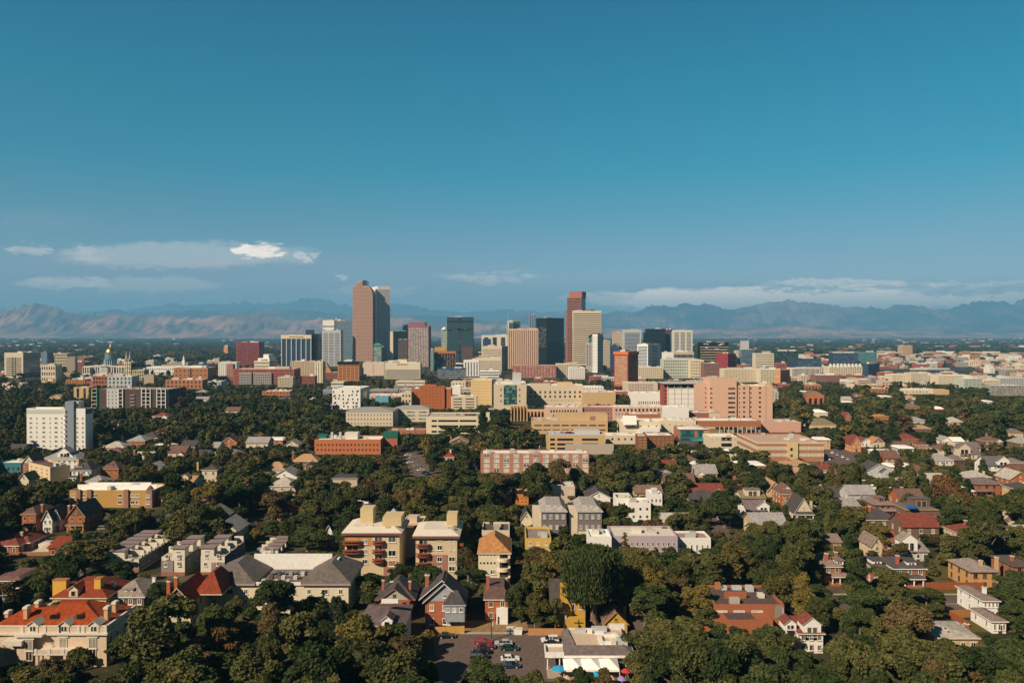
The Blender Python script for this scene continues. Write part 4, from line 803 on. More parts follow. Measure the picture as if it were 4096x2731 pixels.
# white block with scattered windows
B = bld('apartment_block', 'white cube block with scattered black and red window openings', 1329, 1478, 1554, 850, xm=1441, a=2, wall='white', roof='rwhite', yv=1636, lm='white cube block', R_=('b', 1, 1, 1, .9, 'g_dark', None, 2, 1, .3), junk=4)
rq = random.Random(12)
for j in range(5):
    for i in range(6):
        if rq.random() < .82: x = B.w * (i + .5 + rq.uniform(-.22, .22)) / 6.2; z = 2.5 + j * 4.0 + rq.uniform(-.6, .6); inst('window', wmesh(1.5, 2.0, C('g_dark'), None, False, .08), B.root, (x, 0, z))
        if rq.random() < .3: boxpart('red_panel', B.root, x - 1.9, x - .8, -.12, -.01, z - 1, z + 1.2, 'dbrick')
boxpart('left_wing', B.root, lx(B, 1291, 2), -.02, 2, 16, 0, gz(1557, 852), 'bluegrey'); facade(B.root, 'F', abs(lx(B, 1291, 2)), 10, 20, ('g', 3, 4, .4, .4, 'g_blue'), False, 0, lx(B, 1291, 2), 2)
boxpart('podium', B.root, lx(B, 1225, 3), lx(B, 1290, 3), 3, 20, 0, gz(1595, 853), 'white')
bld('shed', 'low hall with a bright blue roof edge among trees', 1501, 1553, 1587, 820, yv=1600, D=18, wall='skyb', roof='skyb') if COL.update(skyb=(.12, .34, .46)) is None else None
HO = [
 # name,label,x0,x1,top,d,yv,D,xm,a,wall,roof,F,R,L,lm
 ('hospital_block', 'orange-red brick tower with narrow dark windows and a black slot', 1645, 1803, 1554, 860, 1640, 22, None, 0, 'orange', 'rwhite', [('g', 12, 7, .16, .3, 'g_dark', None, 1, 3), ('v', 1, 1, .035, 1, 'g_dark', None, 1, 1, .0)], None, None, 'orange-red brick tower'),
 ('office_block', 'small cream office left of the orange-red brick tower', 1605, 1645, 1568, 850, 1606, 18, None, 0, 'cream', 'lgrey', ('g', 3, 3, .5, .35, 'g_dark'), None, None, None),
 ('office_block', 'white plain block right of the orange-red brick tower', 1803, 1842, 1543, 900, 1575, 18, None, 0, 'white', 'rwhite', None, None, None, None),
 ('office_block', 'cream office with dark window rows between brick and yellow towers', 1804, 1906, 1584, 850, 1634, 20, None, 0, 'cream', 'rwhite', [('b', 2, 4, .7, .35, 'g_dark', None, 1, 1.5, .02)], None, None, 'cream office with window rows'),
 ('office_tower', 'plain yellow-tan tower with a faint window grid', 1883, 1977, 1519, 905, 1628, 20, 1967, 4, 'yellowt', 'rwhite', ('g', 11, 8, .4, .4, 'g_tan'), None, None, 'yellow-tan tower'),
 ('hospital_block', 'cream hospital block with a tall green glass centre', 1975, 2105, 1536, 850, 1640, 54, None, 0, 'cream', 'rwhite', [('b', 1, 9, 1, .05, 'g_tan', None, 2, 2)], None, None, 'cream and green-glass hospital block'),
 ('hospital_block', 'wide cream hospital wing with small grouped windows', 2107, 2334, 1541, 905, 1620, 30, None, 0, 'cream', 'rwhite', [('g', 11, 1, .35, .75, 'g_dark', 'brown', 13.3, 6), ('g', 11, 1, .35, .75, 'g_dark', 'brown', 8.3, 11), ('g', 22, 1, .14, .6, 'g_dark', None, 3.5, 15.6)], None, None, 'wide cream hospital wing'),
 ('hospital_block', 'tan hospital extension with blank panels', 2334, 2463, 1568, 880, 1616, 26, None, 0, 'tan3', 'rwhite', None, None, None, 'tan hospital extension'),
 ('office_block', 'cream three-storey block with a grey gabled roof', 1383, 1571, 1647, 695, 1713, 34, None, 0, 'cream', 'grey', [('g', 14, 3, .35, .42, 'g_dark', 'offwhite', .5, .5)], None, None, 'cream block with grey roof'),
 ('office_block', 'cream glazed wing set back beside the grey-roofed block', 1571, 1716, 1636, 730, 1705, 20, None, 0, 'cream', 'grey', [('g', 3, 3, .7, .4, 'g_green', 'offwhite', 1, 1)], None, None, 'cream glazed wing'),
 ('parking_garage', 'cream open parking deck with long black slots', 1704, 1925, 1665, 640, 1742, 34, None, 0, 'cream2', 'concrete', None, None, None, 'cream parking deck'),
 ('office_block', 'three-storey red-orange brick block with square windows', 1257, 1522, 1757, 530, 1825, 22, None, 0, 'orange2', 'rwhite', [('g', 17, 2, .42, .34, 'g_brown', 'redd2', 1.5, 1.8)], None, None, 'red-orange brick block'),
 ('apartment_block', 'long pinkish brick block of flats with white panels', 1922, 2356, 1812, 455, 1890, 15, None, 0, 'pinkbrick', 'rwhite', None, ('g', 3, 4, .3, .4, 'g_dark'), None, 'pinkish brick flats'),
 ('office_block', 'tan office block with upper storey and dark ribbon windows', 2128, 2431, 1681, 640, 1745, 26, None, 0, 'tan3', 'concrete', [('g', 8, 2, .8, .22, 'g_dark', 'brown', 1.5, 2)], None, None, 'tan office block'),
 ('parking_garage', 'tan open parking deck with grey roof', 2190, 2421, 1740, 545, 1796, 28, None, 0, 'tan3', 'lgrey', None, None, None, 'tan parking deck'),
 ('hospital_block', 'pink brick wing with a row of round-cornered black windows', 2181, 2330, 1627, 740, 1672, 20, None, 0, 'pink', 'rwhite', [('g', 10, 1, .55, .8, 'g_dark', None, 7.4, 2.6, .12), ('g', 3, 1, .2, .8, 'g_brown', None, 3.4, 7, .1)], None, None, 'pink brick wing, left'),
 ('hospital_block', 'purple-brown curved brick section between pink wings', 2328, 2454, 1627, 742, 1690, 18, None, 0, 'mauve', 'rwhite', ('g', 10, 3, .25, .3, 'g_dark'), None, None, None),
 ('hospital_block', 'longer pink brick wing with black square windows', 2454, 2662, 1627, 735, 1705, 22, None, 0, 'pink', 'rwhite', [('g', 13, 1, .5, .8, 'g_dark', None, 9, 1.4), ('g', 16, 1, .2, .7, 'g_dark', None, 5.2, 5.2), ('g', 5, 1, .3, .8, 'g_dark', None, 1.2, 9, .3)], None, None, 'longer pink brick wing'),
 ('office_block', 'white flat block with a strip of small windows', 2523, 2669, 1572, 860, 1620, 22, None, 0, 'white', 'rwhite', [('g', 10, 1, .5, .5, 'g_dark', 'cream', 4, 7.5, .2)], None, None, 'white flat block'),
 ('hospital_tower', 'white panelled tower with a dark glass crown and overhanging flat roof', 2670, 2806, 1535, 830, 1640, 24, None, 0, 'white', 'lgrey', None, None, ('g', 3, 6, .3, .4, 'g_brown'), 'white panelled tower'),
 ('hospital_tower', 'large salmon-pink hospital tower with stepped roofline', 2801, 3091, 1543, 740, 1676, 26, None, 0, 'salmon', 'rwhite', None, None, None, 'salmon-pink hospital tower'),
 ('hospital_block', 'blank pink block below the right end of the salmon tower', 3045, 3205, 1687, 650, 1736, 24, None, 0, 'salmon2', 'concrete', None, None, None, 'blank pink block'),
 ('hospital_block', 'long orange-brown block over a strip of glass and pale columns', 2785, 3045, 1682, 640, 1742, 26, None, 0, 'orangebr', 'rwhite', [('b', 1, 1, 1, .9, 'g_pale', None, 4.2, 5.0, .08)], None, None, 'long orange-brown block'),
 ('hospital_block', 'red-brown box with a cream neighbour on the long orange-brown block', 2770, 2882, 1650, 700, 1682, 16, None, 0, 'brickd3', 'rwhite', None, None, None, None),
 ('hospital_block', 'white jumble of stepped medical wings', 2482, 2645, 1685, 620, 1760, 24, None, 0, 'cream2', 'rwhite', [('g', 5, 2, .2, .2, 'g_grey')], None, None, 'white stepped wings'),
 ('hospital_block', 'orange brick box between pink and white wings', 2518, 2642, 1655, 680, 1710, 18, None, 0, 'orangebr', 'rwhite', None, None, None, 'orange brick box'),
 ('hospital_block', 'tall blank white block before the white panelled tower', 2664, 2756, 1628, 690, 1680, 18, None, 0, 'white', 'rwhite', None, None, None, 'blank white block'),
 ('hospital_block', 'white low wing with orange-edged terraces', 2640, 2790, 1682, 640, 1725, 20, None, 0, 'cream2', 'rwhite', ('g', 6, 2, .3, .3, 'g_cream2'), None, None, None),
 ('hospital_block', 'brown brick four-storey block with white-topped roof', 2590, 2697, 1741, 560, 1830, 20, None, 0, 'brownbrick', 'rwhite', [('g', 6, 3, .3, .35, 'g_dark', 'tan', 2, 1.5)], None, None, 'brown brick four-storey block'),
 ('hospital_block', 'narrow brown brick bay left of the brown brick block', 2552, 2589, 1743, 552, 1830, 12, None, 0, 'brownbrick', 'rwhite', [('g', 2, 4, .5, .35, 'g_brown', 'tan')], None, None, None),
 ('hospital_block', 'brick and teal glass rounded hospital entrance block', 2722, 2838, 1717, 585, 1776, 24, None, 0, 'brickp', 'rwhite', None, None, None, 'teal glass entrance block'),
 ('hospital_block', 'cream three-storey wing with black garage openings', 2838, 2954, 1746, 560, 1822, 20, None, 0, 'cream', 'rwhite', [('g', 6, 1, .3, .3, 'g_mix', 'offwhite', 5.2, .6)], None, None, 'cream wing with black openings'),
 ('office_block', 'three-storey office banded in brick and cream with grey windows', 3032, 3297, 1769, 500, 1847, 46, None, 0, 'brickp2', 'pinkroof', None, None, None, 'banded brick office'),
 ('hospital_block', 'cream link wing with round windows left of brown brick block', 2424, 2552, 1741, 580, 1806, 18, None, 0, 'cream', 'rwhite', [('g', 4, 1, .3, .6, 'g_dark', None, 2.4, 1.4, .1)], None, None, 'cream link wing'),
 ('retaining_wall', 'long pale concrete wall in front of the tan parking deck', 2262, 2455, 1778, 530, 1812, 4, None, 0, 'concrete', 'concrete', None, None, None, None),
 ('office_block', 'low red brick hall with grey roof behind trees', 1556, 1700, 1720, 640, 1770, 16, None, 0, 'brickp', 'mauver', [('g', 6, 2, .3, .3, 'g_dark')], None, None, 'low red brick hall'),
]
COL.update(yellowt=(.60, .45, .24), tan3=(.54, .37, .20), orange2=(.46, .16, .07), redd2=(.3, .08, .05), pinkbrick=(.40, .19, .13), mauve=(.33, .16, .14), salmon2=(.58, .33, .26), orangebr=(.36, .14, .065), brickd3=(.30, .12, .08), brownbrick=(.21, .09, .05), brickp=(.36, .15, .09), brickp2=(.38, .17, .09), pinkroof=(.50, .36, .27), mauver=(.32, .22, .2))
GL.update(g_tan=glass('window_glass_tan', (.35, .24, .10), (.5, .36, .18), p=.3), g_cream2=glass('panel_pale_orange', (.6, .38, .2), (.6, .5, .35), p=.3))
HB = {}
for (nm, lab, x0, x1, top, d, yv, D, xm, a, wall, roof, F, Rr, L_, lm) in HO:
    HB[lab] = bld(nm, lab, x0, x1, top, d, yv=yv, D=D, xm=xm, a=a, wall=wall, roof=roof, F=F, R_=Rr, L=L_, lm=lm, cat='wall' if nm == 'retaining_wall' else 'hospital' if 'hosp' in nm else 'building', junk=-1 if nm == 'parking_garage' or nm == 'retaining_wall' else 0)
def H(s): return next(v for k, v in HB.items() if k.startswith(s))
B = H('orange-red brick tower'); pent(B, 1679, 1778, 1546, -1.5, 14, 'orange', 'centre_bay', 0); facade(B.root, 'F', 24, 5, 28, ('g', 6, 7, .16, .3, 'g_dark', None, 1, 3), False, 0, lx(B, 1681, -1.5), -1.5); pent(B, 1695, 1745, 1538, 4, 6, 'orange'); boxpart('black_slot', B.root, lx(B, 1780, -.1), lx(B, 1786, -.1), -.1, -.01, 1, B.h - 1, 'black')
B = H('cream hospital block'); xa, xb = lx(B, 2015, -.5), lx(B, 2066, -.5); boxpart('glass_centre', B.root, xa, xb, -.5, -.01, gz(1618, 850), gz(1540, 850), 'g_green'); 
for j in range(5): boxpart('glass_band', B.root, xa - .1, xb + .1, -.62, -.51, gz(1562 + j * 13, 850), gz(1558 + j * 13, 850), 'tealdark')
pent(B, 2050, 2085, 1490, 10, 6, 'lgrey', 'roof_tank'); facade(B.root, 'F', 4, 5, B.h, ('g', 1, 3, .3, .4, 'g_dark', None, 6, 3), False, 0, xa - 5, 0); facade(B.root, 'F', 4, 5, B.h, ('g', 1, 3, .3, .4, 'g_dark', None, 6, 3), False, 0, xb + 1.5, 0)
B = H('wide cream'); pent(B, 2230, 2290, 1528, 12, 10, 'tan3'); pent(B, 2120, 2200, 1533, 14, 9, 'concrete')
# orange finned atrium
def atrium(px0, px1, top, bot, d, lab, n):
    X0 = gx(px0, d); w = gx(px1, d) - X0; h = gz(top, d); r = empty('atrium', (X0, d, 0)); tag(r, lab, 'building')
    boxpart('wall', r, 0, w, 1, 12, 0, h, 'oranged') if COL.update(oranged=(.55, .24, .06)) is None else 0
    boxpart('roof', r, -.3, w + .3, .7, 12.3, h + .003, h + .4, 'cream')
    for i in range(n): x = w * i / (n - 1); b = MB(); b.prism([(x - .5, 0), (x + .5, 0), (x + .5, h * .93), (x, h * (1.02)), (x - .5, h * .93)], -1.2, .99, 'tan'); b.build('fin', r)
    for i in range(n - 1): inst('window', wmesh(w / (n - 1) * .5, h * .6, C('g_brown'), None, False), r, (w * (i + .5) / (n - 1), 1, 1.5))
    vis(px0, top, px1, bot, d); foot(X0, X0 + w, d - 1, d + 13); LM.append(('orange finned atrium', (px0 + px1) / 2, top, d))
atrium(2044, 2108, 1624, 1706, 735, 'tall orange atrium with upright fins before the hospital', 6); atrium(2108, 2178, 1643, 1680, 760, 'lower orange atrium wing right of the tall finned atrium', 6)
# gabled grey roof on the cream block
for lab, sh in (('cream three-storey', 2.6), ('cream glazed wing', 2.4)):
    B = H(lab); b = MB(); hip_roof(b, 0, B.w, 0, B.D, B.h + .3, sh, 'grey', .3, .2, 'offwhite'); b.build('hip_roof', B.root)
# parking decks: slots, parapets, deck cars
def slots(B, rows, cols, sh=1.5, z1=None):
    for j, py in enumerate(rows):
        z = gz(py, B.d)
        for a_, b_ in cols: boxpart('deck_opening', B.root, lx(B, a_), lx(B, b_), -.05, -.01, z - sh, z, 'black')
B = H('cream open'); slots(B, (1679, 1700, 1722), ((1726, 1747), (1752, 1833), (1838, 1905))); pent(B, 1930, 1958, 1652, 6, 8, 'cream2', 'stair_tower', 0)
for i, (px, c) in enumerate(((1778, 'white'), (1832, 'silver'), (1858, 'white'), (1868, 'red'), (1884, 'maroon'), (1898, 'dark'), (1918, 'silver'))):
    car(f'{c} car parked on the cream deck roof, {"first second third fourth fifth sixth seventh".split()[i]} from the left', px, 0, c if c != 'dark' else 'dark', .4, group='cars on the cream parking deck roof', z=B.zr + .01, d=654)
B = H('tan open'); slots(B, (1753, 1772, 1789), ((2201, 2220), (2229, 2293), (2328, 2393)))
pent(B, 2300, 2400, 1722, 12, 12, 'lgrey', 'ramp_roof')
for i, (px, c) in enumerate(((2222, 'white'), (2252, 'silver'), (2272, 'red'), (2284, 'maroon'))): car(f'{c} car parked on the tan deck roof', px, 0, c, .2, group='cars on the tan parking deck roof', z=B.zr + .01, d=560)
B = H('tan office block with'); pent(B, 2221, 2431, 1656, 5, 18, 'tan3', 'upper_storey'); boxpart('dark_panel', B.root, lx(B, 2360, 4.9), lx(B, 2382, 4.9), 4.9, 4.99, gz(1682, 645), gz(1664, 645), 'mauve')
B = H('long pinkish'); w = B.w; n = 11
for i in range(n):
    for j in range(4):
        x = w * (i + .62) / n; z = 1.2 + j * 2.75; dark = hash_s(f'{i}{j}') % 5 == 0
        for q in (-.75, .75): inst('window', wmesh(1.6, 1.9, C('g_dark' if dark else 'g_pale'), C('white')), B.root, (x + q * 1.05 + .1, 0, z))
B = H('white panelled'); h = B.h
boxpart('crown_glazing', B.root, .6, B.w - .6, -.25, -.01, h - 4.2, h - .5, 'g_dark'); boxpart('flat_roof', B.root, -5.5, B.w + 1, -3, B.D + 2, h + .2, h + 1.0, 'lgrey')
b = MB()
for i in range(6): x = .4 + (B.w - .8) * i / 5; b.box(x - .2, x + .2, -.45, -.26, 0, h, 'cream')
for j in range(5): z = 3 + j * 5.2; b.box(.1, B.w - .1, -.24, -.011, z, z + .3, 'cream')
b.build('panel_frame', B.root); boxpart('red_side', B.root, -4.5, -.01, 1, 18, 0, h - 1, 'dbrick2') if COL.update(dbrick2=(.32, .08, .06)) is None else 0
for j in range(7): inst('window', wmesh(1.6, 1.6, C('g_dark'), None, False), B.root, (-2.2, 1, 2 + j * 3.8))
B = H('large salmon'); z = lambda py: gz(py, B.d)
pent(B, 2801, 2840, 1534, 0.5, 18, 'salmon', 'left_step', B.h - 2); pent(B, 2840, 2947, 1513, -2.0, 26, 'salmon', 'tall_centre', 0); pent(B, 2955, 2998, 1540, -1, 16, 'salmon', 'middle_step', 0)
xc = lx(B, 2840, -2)
for j in range(7):
    zz_ = z(1556 + j * 18.7)
    inst('window', wmesh(1.0, 1.5, C('g_dark'), C('brown'), False), B.root, (lx(B, 2823), 0, zz_)); inst('window', wmesh(2.2, 1.4, C('g_dark'), C('brown'), False), B.root, (lx(B, 2845, -2), -2, zz_))
    inst('window', wmesh(6.5, 1.5, C('g_dark'), C('brown'), True), B.root, (lx(B, 2927, -2), -2, zz_)); inst('window', wmesh(.8, 1.4, C('g_dark'), None, False), B.root, (lx(B, 2958, -1), -1, zz_))
    inst('window', wmesh(2.0, 1.7, C('g_dark'), C('brown'), False), B.root, (lx(B, 2977, -1), -1, zz_)); inst('window', wmesh(1.1, 1.6, C('g_dark'), None, False), B.root, (lx(B, 3004), 0, zz_)); inst('window', wmesh(2.0, 1.8, C('g_dark'), C('brown'), False), B.root, (lx(B, 3040), 0, zz_))
for px in (2998, 3064): boxpart('joint', B.root, lx(B, px), lx(B, px) + .35, -.08, -.01, 0, B.h - .2, 'brickd3')
b = MB(); b.prism([(lx(B, 2948, 4), z(1526)), (lx(B, 2992, 4), z(1543)), (lx(B, 2948, 4), z(1543))], 4, 8, 'offwhite'); b.build('roof_brace', B.root)
B = H('long orange-brown');
for i in range(9): x = lx(B, 2880 + i * 18, -.6); boxpart('column', B.root, x - .3, x + .3, -.6, -.01, 0, 6.0, 'cream')
boxpart('lower_glazing', B.root, B.w * .3, B.w - .5, -.2, -.01, 1, 5.6, 'g_mix')
B = H('red-brown box'); boxpart('cream_box', B.root, lx(B, 2838, -1), lx(B, 2882, -1), -1, 10, 0, B.h - .4, 'cream')
B = H('white jumble'); pent(B, 2490, 2600, 1676, 4, 8, 'white', 'upper_wing'); pent(B, 2560, 2640, 1710, -4, 4, 'white', 'front_wing', 0); b = MB(); b.prismx([(-3.5, 10), (-3, 10), (0, 17), (-.5, 17)], lx(B, 2490), lx(B, 2545), 'white'); b.build('ramp', B.root)
B = H('brick and teal'); xa, xb = lx(B, 2722, -.3), lx(B, 2776, -.3)
for z0, z1 in ((1746, 1722), (1774, 1750)):
    boxpart('teal_glazing', B.root, xa, xb, -.4, -.01, gz(z0, 585), gz(z1, 585), 'g_teal'); boxpart('teal_glazing', B.root, lx(B, 2790), lx(B, 2814), -.3, -.01, gz(z0, 585), gz(z1, 585), 'g_teal')
for j in range(4): boxpart('cream_band', B.root, lx(B, 2816), B.w, -.2, -.01, 4.5 + j * 1.9, 5.1 + j * 1.9, 'cream')
b = MB(); b.prism([(x, gz(1717, 585) + .2 + 1.5 * math.sin(math.pi * i / 8)) for i, x in enumerate(np.linspace(xa - 1, lx(B, 2830), 9))] + [(lx(B, 2830), gz(1717, 585)), (xa - 1, gz(1717, 585))], -1, 8, 'white'); b.build('curved_roof', B.root)
boxpart('entrance_canopy', B.root, lx(B, 2770, -8), lx(B, 2870, -8), -8, -.5, 2.5, 5.2, 'tglass')
B = H('cream three-storey wing');
for q0, q1, z0, z1 in ((2886, 2928, 5.2, 7.6), (2886, 2928, 1, 3.4)): boxpart('dark_opening', B.root, lx(B, q0), lx(B, q1), -.06, -.01, z0, z1, 'black')
B = H('three-storey office'); h = B.h
for face in ('F', 'L'):
    for j, (z0, z1, m) in enumerate(((h * .93, h + .15, 'cream'), (h * .60, h * .79, 'cream'), (h * .25, h * .43, 'cream'))):
        if face == 'F': boxpart('band', B.root, 0, B.w, -.12, -.01, z0, z1, m)
        else: boxpart('band', B.root, -.12, -.01, 0, B.D, z0, z1, m)
for j, zf in enumerate((.61, .26)):
    for k in range(13): 
        if k == 6: continue
        inst('window', wmesh(2.6 if k % 3 else 1.6, 1.45, C('g_dark'), C('grey'), False, .2), B.root, (B.w * (k + .5) / 13, 0, h * zf + .3))
    for k in range(8): inst('window', wmesh(2.2, 1.45, C('g_dark'), C('grey'), False, .2), B.root, (0, B.D * (k + .5) / 8, h * zf + .3), -math.pi / 2)
boxpart('yellow_bay', B.root, B.w * .445, B.w * .60, -1.2, -.13, 0, h + .3, 'yellowt')
for j in range(2): inst('window', wmesh(1.4, 1.8, C('g_dark'), None, False), B.root, (B.w * .5, -1.2, 3 + j * 4))
B = H('three-storey red'); boxpart('left_green_roof', B.root, lx(B, 1268, 10), lx(B, 1305, 10), 10, 18, B.zr, gz(1740, 540), 'greenm') if COL.update(greenm=(.02, .12, .08)) is None else 0
pent(B, 1378, 1430, 1730, 6, 7, 'offwhite'); pent(B, 1322, 1331, 1728, 5, 2, 'lgrey', 'vent_stack'); pent(B, 1355, 1364, 1728, 5, 2, 'lgrey', 'vent_stack')
b = MB(); b.box(B.w + .02, B.w + 9.5, 12, 22, 0, gz(1752, 542), 'brick2') if COL.update(brick2=(.40, .12, .08)) is None else 0; b.build('right_wing', B.root); boxpart('green_roof', B.root, B.w - .5, B.w + 9.8, 11.8, 22.3, gz(1752, 542) + .01, gz(1730, 542), 'greenm')
# landmark church and bits at the wood edge
def small(lab, x0, x1, top, d, yv, wall, roof, D=14, F=None, name='building', lm=None, R_=None, cat='building'): return bld(name, lab, x0, x1, top, d, yv=yv, D=D, wall=wall, roof=roof, F=F, R_=R_, lm=lm, cat=cat)
B = small('orange brick church with round arches at the wood edge', 3229, 3297, 1583, 880, 1614, 'orange2', 'rbrown', 20, ('g', 3, 1, .5, .7, 'g_dark'), 'church', 'orange brick church', cat='church'); b = MB(); gable_roof(b, 0, B.w, 0, B.D, B.h, 5, 'rbrown', .4); b.build('gable_roof', B.root); b = MB(); b.poly([(0, -.05, B.h), (B.w, -.05, B.h), (B.w / 2, -.05, B.h + 5)], 'orange2'); b.build('gable', B.root)
# ---------------------------------------------------------------- neighbourhood: hand-set houses
COL.update(chateau=(.60, .46, .34), chroof=(.28, .048, .009), rroof=(.22, .042, .018), ychim=(.62, .36, .07), cedar=(.34, .15, .05), slate2=(.07, .06, .062), pitch=(.26, .21, .185), yhouse=(.50, .30, .05), lavwall=(.42, .34, .38))
# 1. stone mansion with orange tile roof
def mansion():
    d = 190; X0 = gx(-30, d); root = empty('mansion', (X0, d, 0)); tag(root, 'large pale stone mansion with bright orange tile roof and tall chimneys', 'mansion')
    w = gx(421, d) - X0; D = 15; h = gz(2536, d); L = lambda px, y=0: uv(px, HZ)[0] * (d + y) - X0; Z = lambda py, y=0: gz(py, d + y); m = 'chateau'
    b = MB(); b.box(0, w, 0, D, 0, h, m); b.box(L(75), L(112), -1.4, 0, 0, h, m); b.build('wall', root)
    b = MB(); b.box(-.3, w + .5, -.6, D + .5, h, h + .45, 'offwhite'); b.box(L(70), L(180), -1.9, -.6, h, h + .45, 'offwhite'); b.build('cornice', root)
    b = MB(); hp = Z(2505)
    b.box(.1, w + .1, -.1, .25, h + .45, hp, m); b.box(w - .25, w + .1, .25, D, h + .45, hp, m); b.box(0, w + .2, -.2, .35, hp, hp + .22, 'offwhite'); b.box(w - .35, w + .2, .35, D, hp, hp + .22, 'offwhite')
    for px in (85, 175, 235, 310, 330, 418): b.box(L(px) - .35, L(px) + .35, -.25, .3, h + .45, hp + .3, 'offwhite')
    b.build('parapet', root)
    # roofs: front hip block and rear-left wing
    rz0 = hp - .3; b = MB(); x0, x1 = L(150), L(420); zr_ = Z(2407, 7.5)
    a = [(x0, .4, rz0), (x1, .4, rz0), (x1, D, rz0), (x0, D, rz0)]; t = [(L(238, 7), 6.5, zr_), (L(345, 7), 6.5, zr_), (L(345, 9), 9.5, zr_), (L(238, 9), 9.5, zr_)]
    for i in range(4): j = (i + 1) % 4; b.poly([a[i], a[j], t[j], t[i]], 'chroof')
    b.poly(t, 'chroof')
    a = [(-1, .5, rz0), (x0 + 6, .5, rz0), (x0 + 6, D, rz0), (-1, D, rz0)]; zr2 = Z(2430, 7)
    t = [(L(95, 7), 7, zr2), (x0 + 5, 7, zr2), (x0 + 5, 9, zr2), (L(95, 7), 9, zr2)]
    for i in range(4): j = (i + 1) % 4; b.poly([a[i], a[j], t[j], t[i]], 'chroof')
    b.poly(t, 'chroof'); b.build('roof', root)
    for px, y in ((218, 3.4), (318, 3.4)):
        b = MB(); zc = Z(2462, y); x = L(px, y); b.prism([(x + 1.05 * math.cos(q), zc + .75 * math.sin(q)) for q in np.linspace(0, 6.283, 15)[:-1]], y - 1.0, y + 1.6, 'rrooff' if False else 'chroof', 'g_dark'); b.build('roof_window', root)
    for px in (128, 253, 372):
        dd = dormer(root, L(px), .3 - .55, Z(2536) + .46, 2.4, 1.9, 3.2, 'offwhite', 'offwhite', 'offwhite', 'g_dark', True, 2)
    for px, y, tp, zb in ((103, 4, 2421, 2495), (149, 8, 2400, 2460), (425, 4, 2422, 2490), (457, 9, 2402, 2450), (28, 9, 2440, 2470)):
        b = MB(); x, s_ = L(px, y), .46; z1 = Z(tp, y) ; b.box(x - s_, x + s_, y - .8, y + .8, rz0 - .5, z1 - .6, 'oranger2'); b.box(x - s_ * 1.3, x + s_ * 1.3, y - 1, y + 1, z1 - .6, z1 - .2, 'offwhite'); b.box(x - s_ * 1.1, x + s_ * 1.1, y - .85, y + .85, z1 - .2, z1, 'offwhite'); b.build('chimney', root)
    for px, ww in ((125, 1.9), (248, 1.9), (366, 1.9)):
        inst('window', wmesh(ww, 2.5, C('g_mix'), C('offwhite'), True, .16), root, (L(px), -1.4 if px < 130 else 0, Z(2592)))
        boxpart('window_hood', root, L(px) - 1.3, L(px) + 1.3, (-1.4 if px < 130 else 0) - .3, (-1.4 if px < 130 else 0) - .01, Z(2592) + 2.7, Z(2592) + 3.0, 'offwhite')
    inst('window', wmesh(.7, 1.2, C('g_mix'), C('offwhite')), root, (L(203), 0, Z(2580)))
    for px in (125, 366): inst('window', wmesh(1.7, 2.6, C('g_brown'), C('offwhite'), False, .16), root, (L(px), -1.4 if px < 130 else 0, Z(2632)))
    for i in range(4): inst('window', wmesh(1.3, 2.0, C('g_dark'), C('white'), True), root, (w, 2 + i * 3.4, h - 3), math.pi / 2)
    # front porch with balcony over it
    xa, xb = L(140, -3.5), L(305, -3.5)
    b = MB(); b.box(xa - .5, xb + .5, -4, -.01, Z(2620, -4), Z(2620, -4) + .35, 'offwhite'); b.build('porch_roof', root)
    b = MB(); z0 = Z(2620, -4) + .36; b.box(xa, xb, -3.9, -3.7, z0 + .75, z0 + .9, 'offwhite'); b.box(xa, xb, -3.88, -3.72, z0 + .05, z0 + .7, m)
    for q in np.linspace(xa, xb, 4): b.box(q - .3, q + .3, -3.98, -3.62, z0, z0 + 1.05, 'offwhite')
    b.build('balcony_rail', root)
    c = MB(); c.box(-.32, .32, -.32, .32, 0, Z(2620, -4), m); me = c.mesh('porch_column')
    for px in (143, 160, 190, 255, 300): inst('porch_column', me, root, (L(px, -3.6), -3.5, 0))
    boxpart('porch_base', root, L(200, -5), L(262, -5), -6.5, -4.05, 0, 1.4, 'peach'); boxpart('left_balcony', root, L(0, -2.4), L(80, -2.4), -2.4, -.01, Z(2583, -2.4), Z(2583, -2.4) + 1.1, 'offwhite')
    vis(-40, 2398, 425, 2645, d); vis(420, 2470, 490, 2640, d); foot(X0, X0 + w, d - 6, d + D); LM.append(('orange-roofed stone mansion', 210, 2410, d))
COL['oranger2'] = (.58, .34, .17); mansion()
# 2. red-tiled house with broad yellow chimney
B = house('brick_house', 'red tiled house with a broad yellow chimney and an arched dormer', 205, 420, 2388, 2312, 218, D=14, kind='hip', wall='yellow', roof='rroof', win=(5, 2), yv=2400, lm='red house with yellow chimney', flat=.3)
for px, tp, s_ in ((239, 2318, 1.9), (391, 2312, .9)):
    x = uv(px, HZ)[0] * (218 + 3) - B.X0; b = MB(); b.box(x - s_, x + s_, 2.2, 4.2, B.h - .5, gz(tp, 221), 'ychim'); b.box(x - s_ * 1.06, x + s_ * 1.06, 2.1, 4.3, gz(tp, 221), gz(tp, 221) + .2, 'oranger'); b.build('chimney', B.root)
dormer(B.root, lx(B, 290, 0), -.2, B.h - .1, 2.4, 2.4, 5, 'cream', 'rroof', 'cream', 'g_brown', True, 1)
boxpart('porch_roof', B.root, lx(B, 183, -3), lx(B, 272, -3), -3, -.5, B.h - 1.3, B.h - 1.0, 'lgrey')
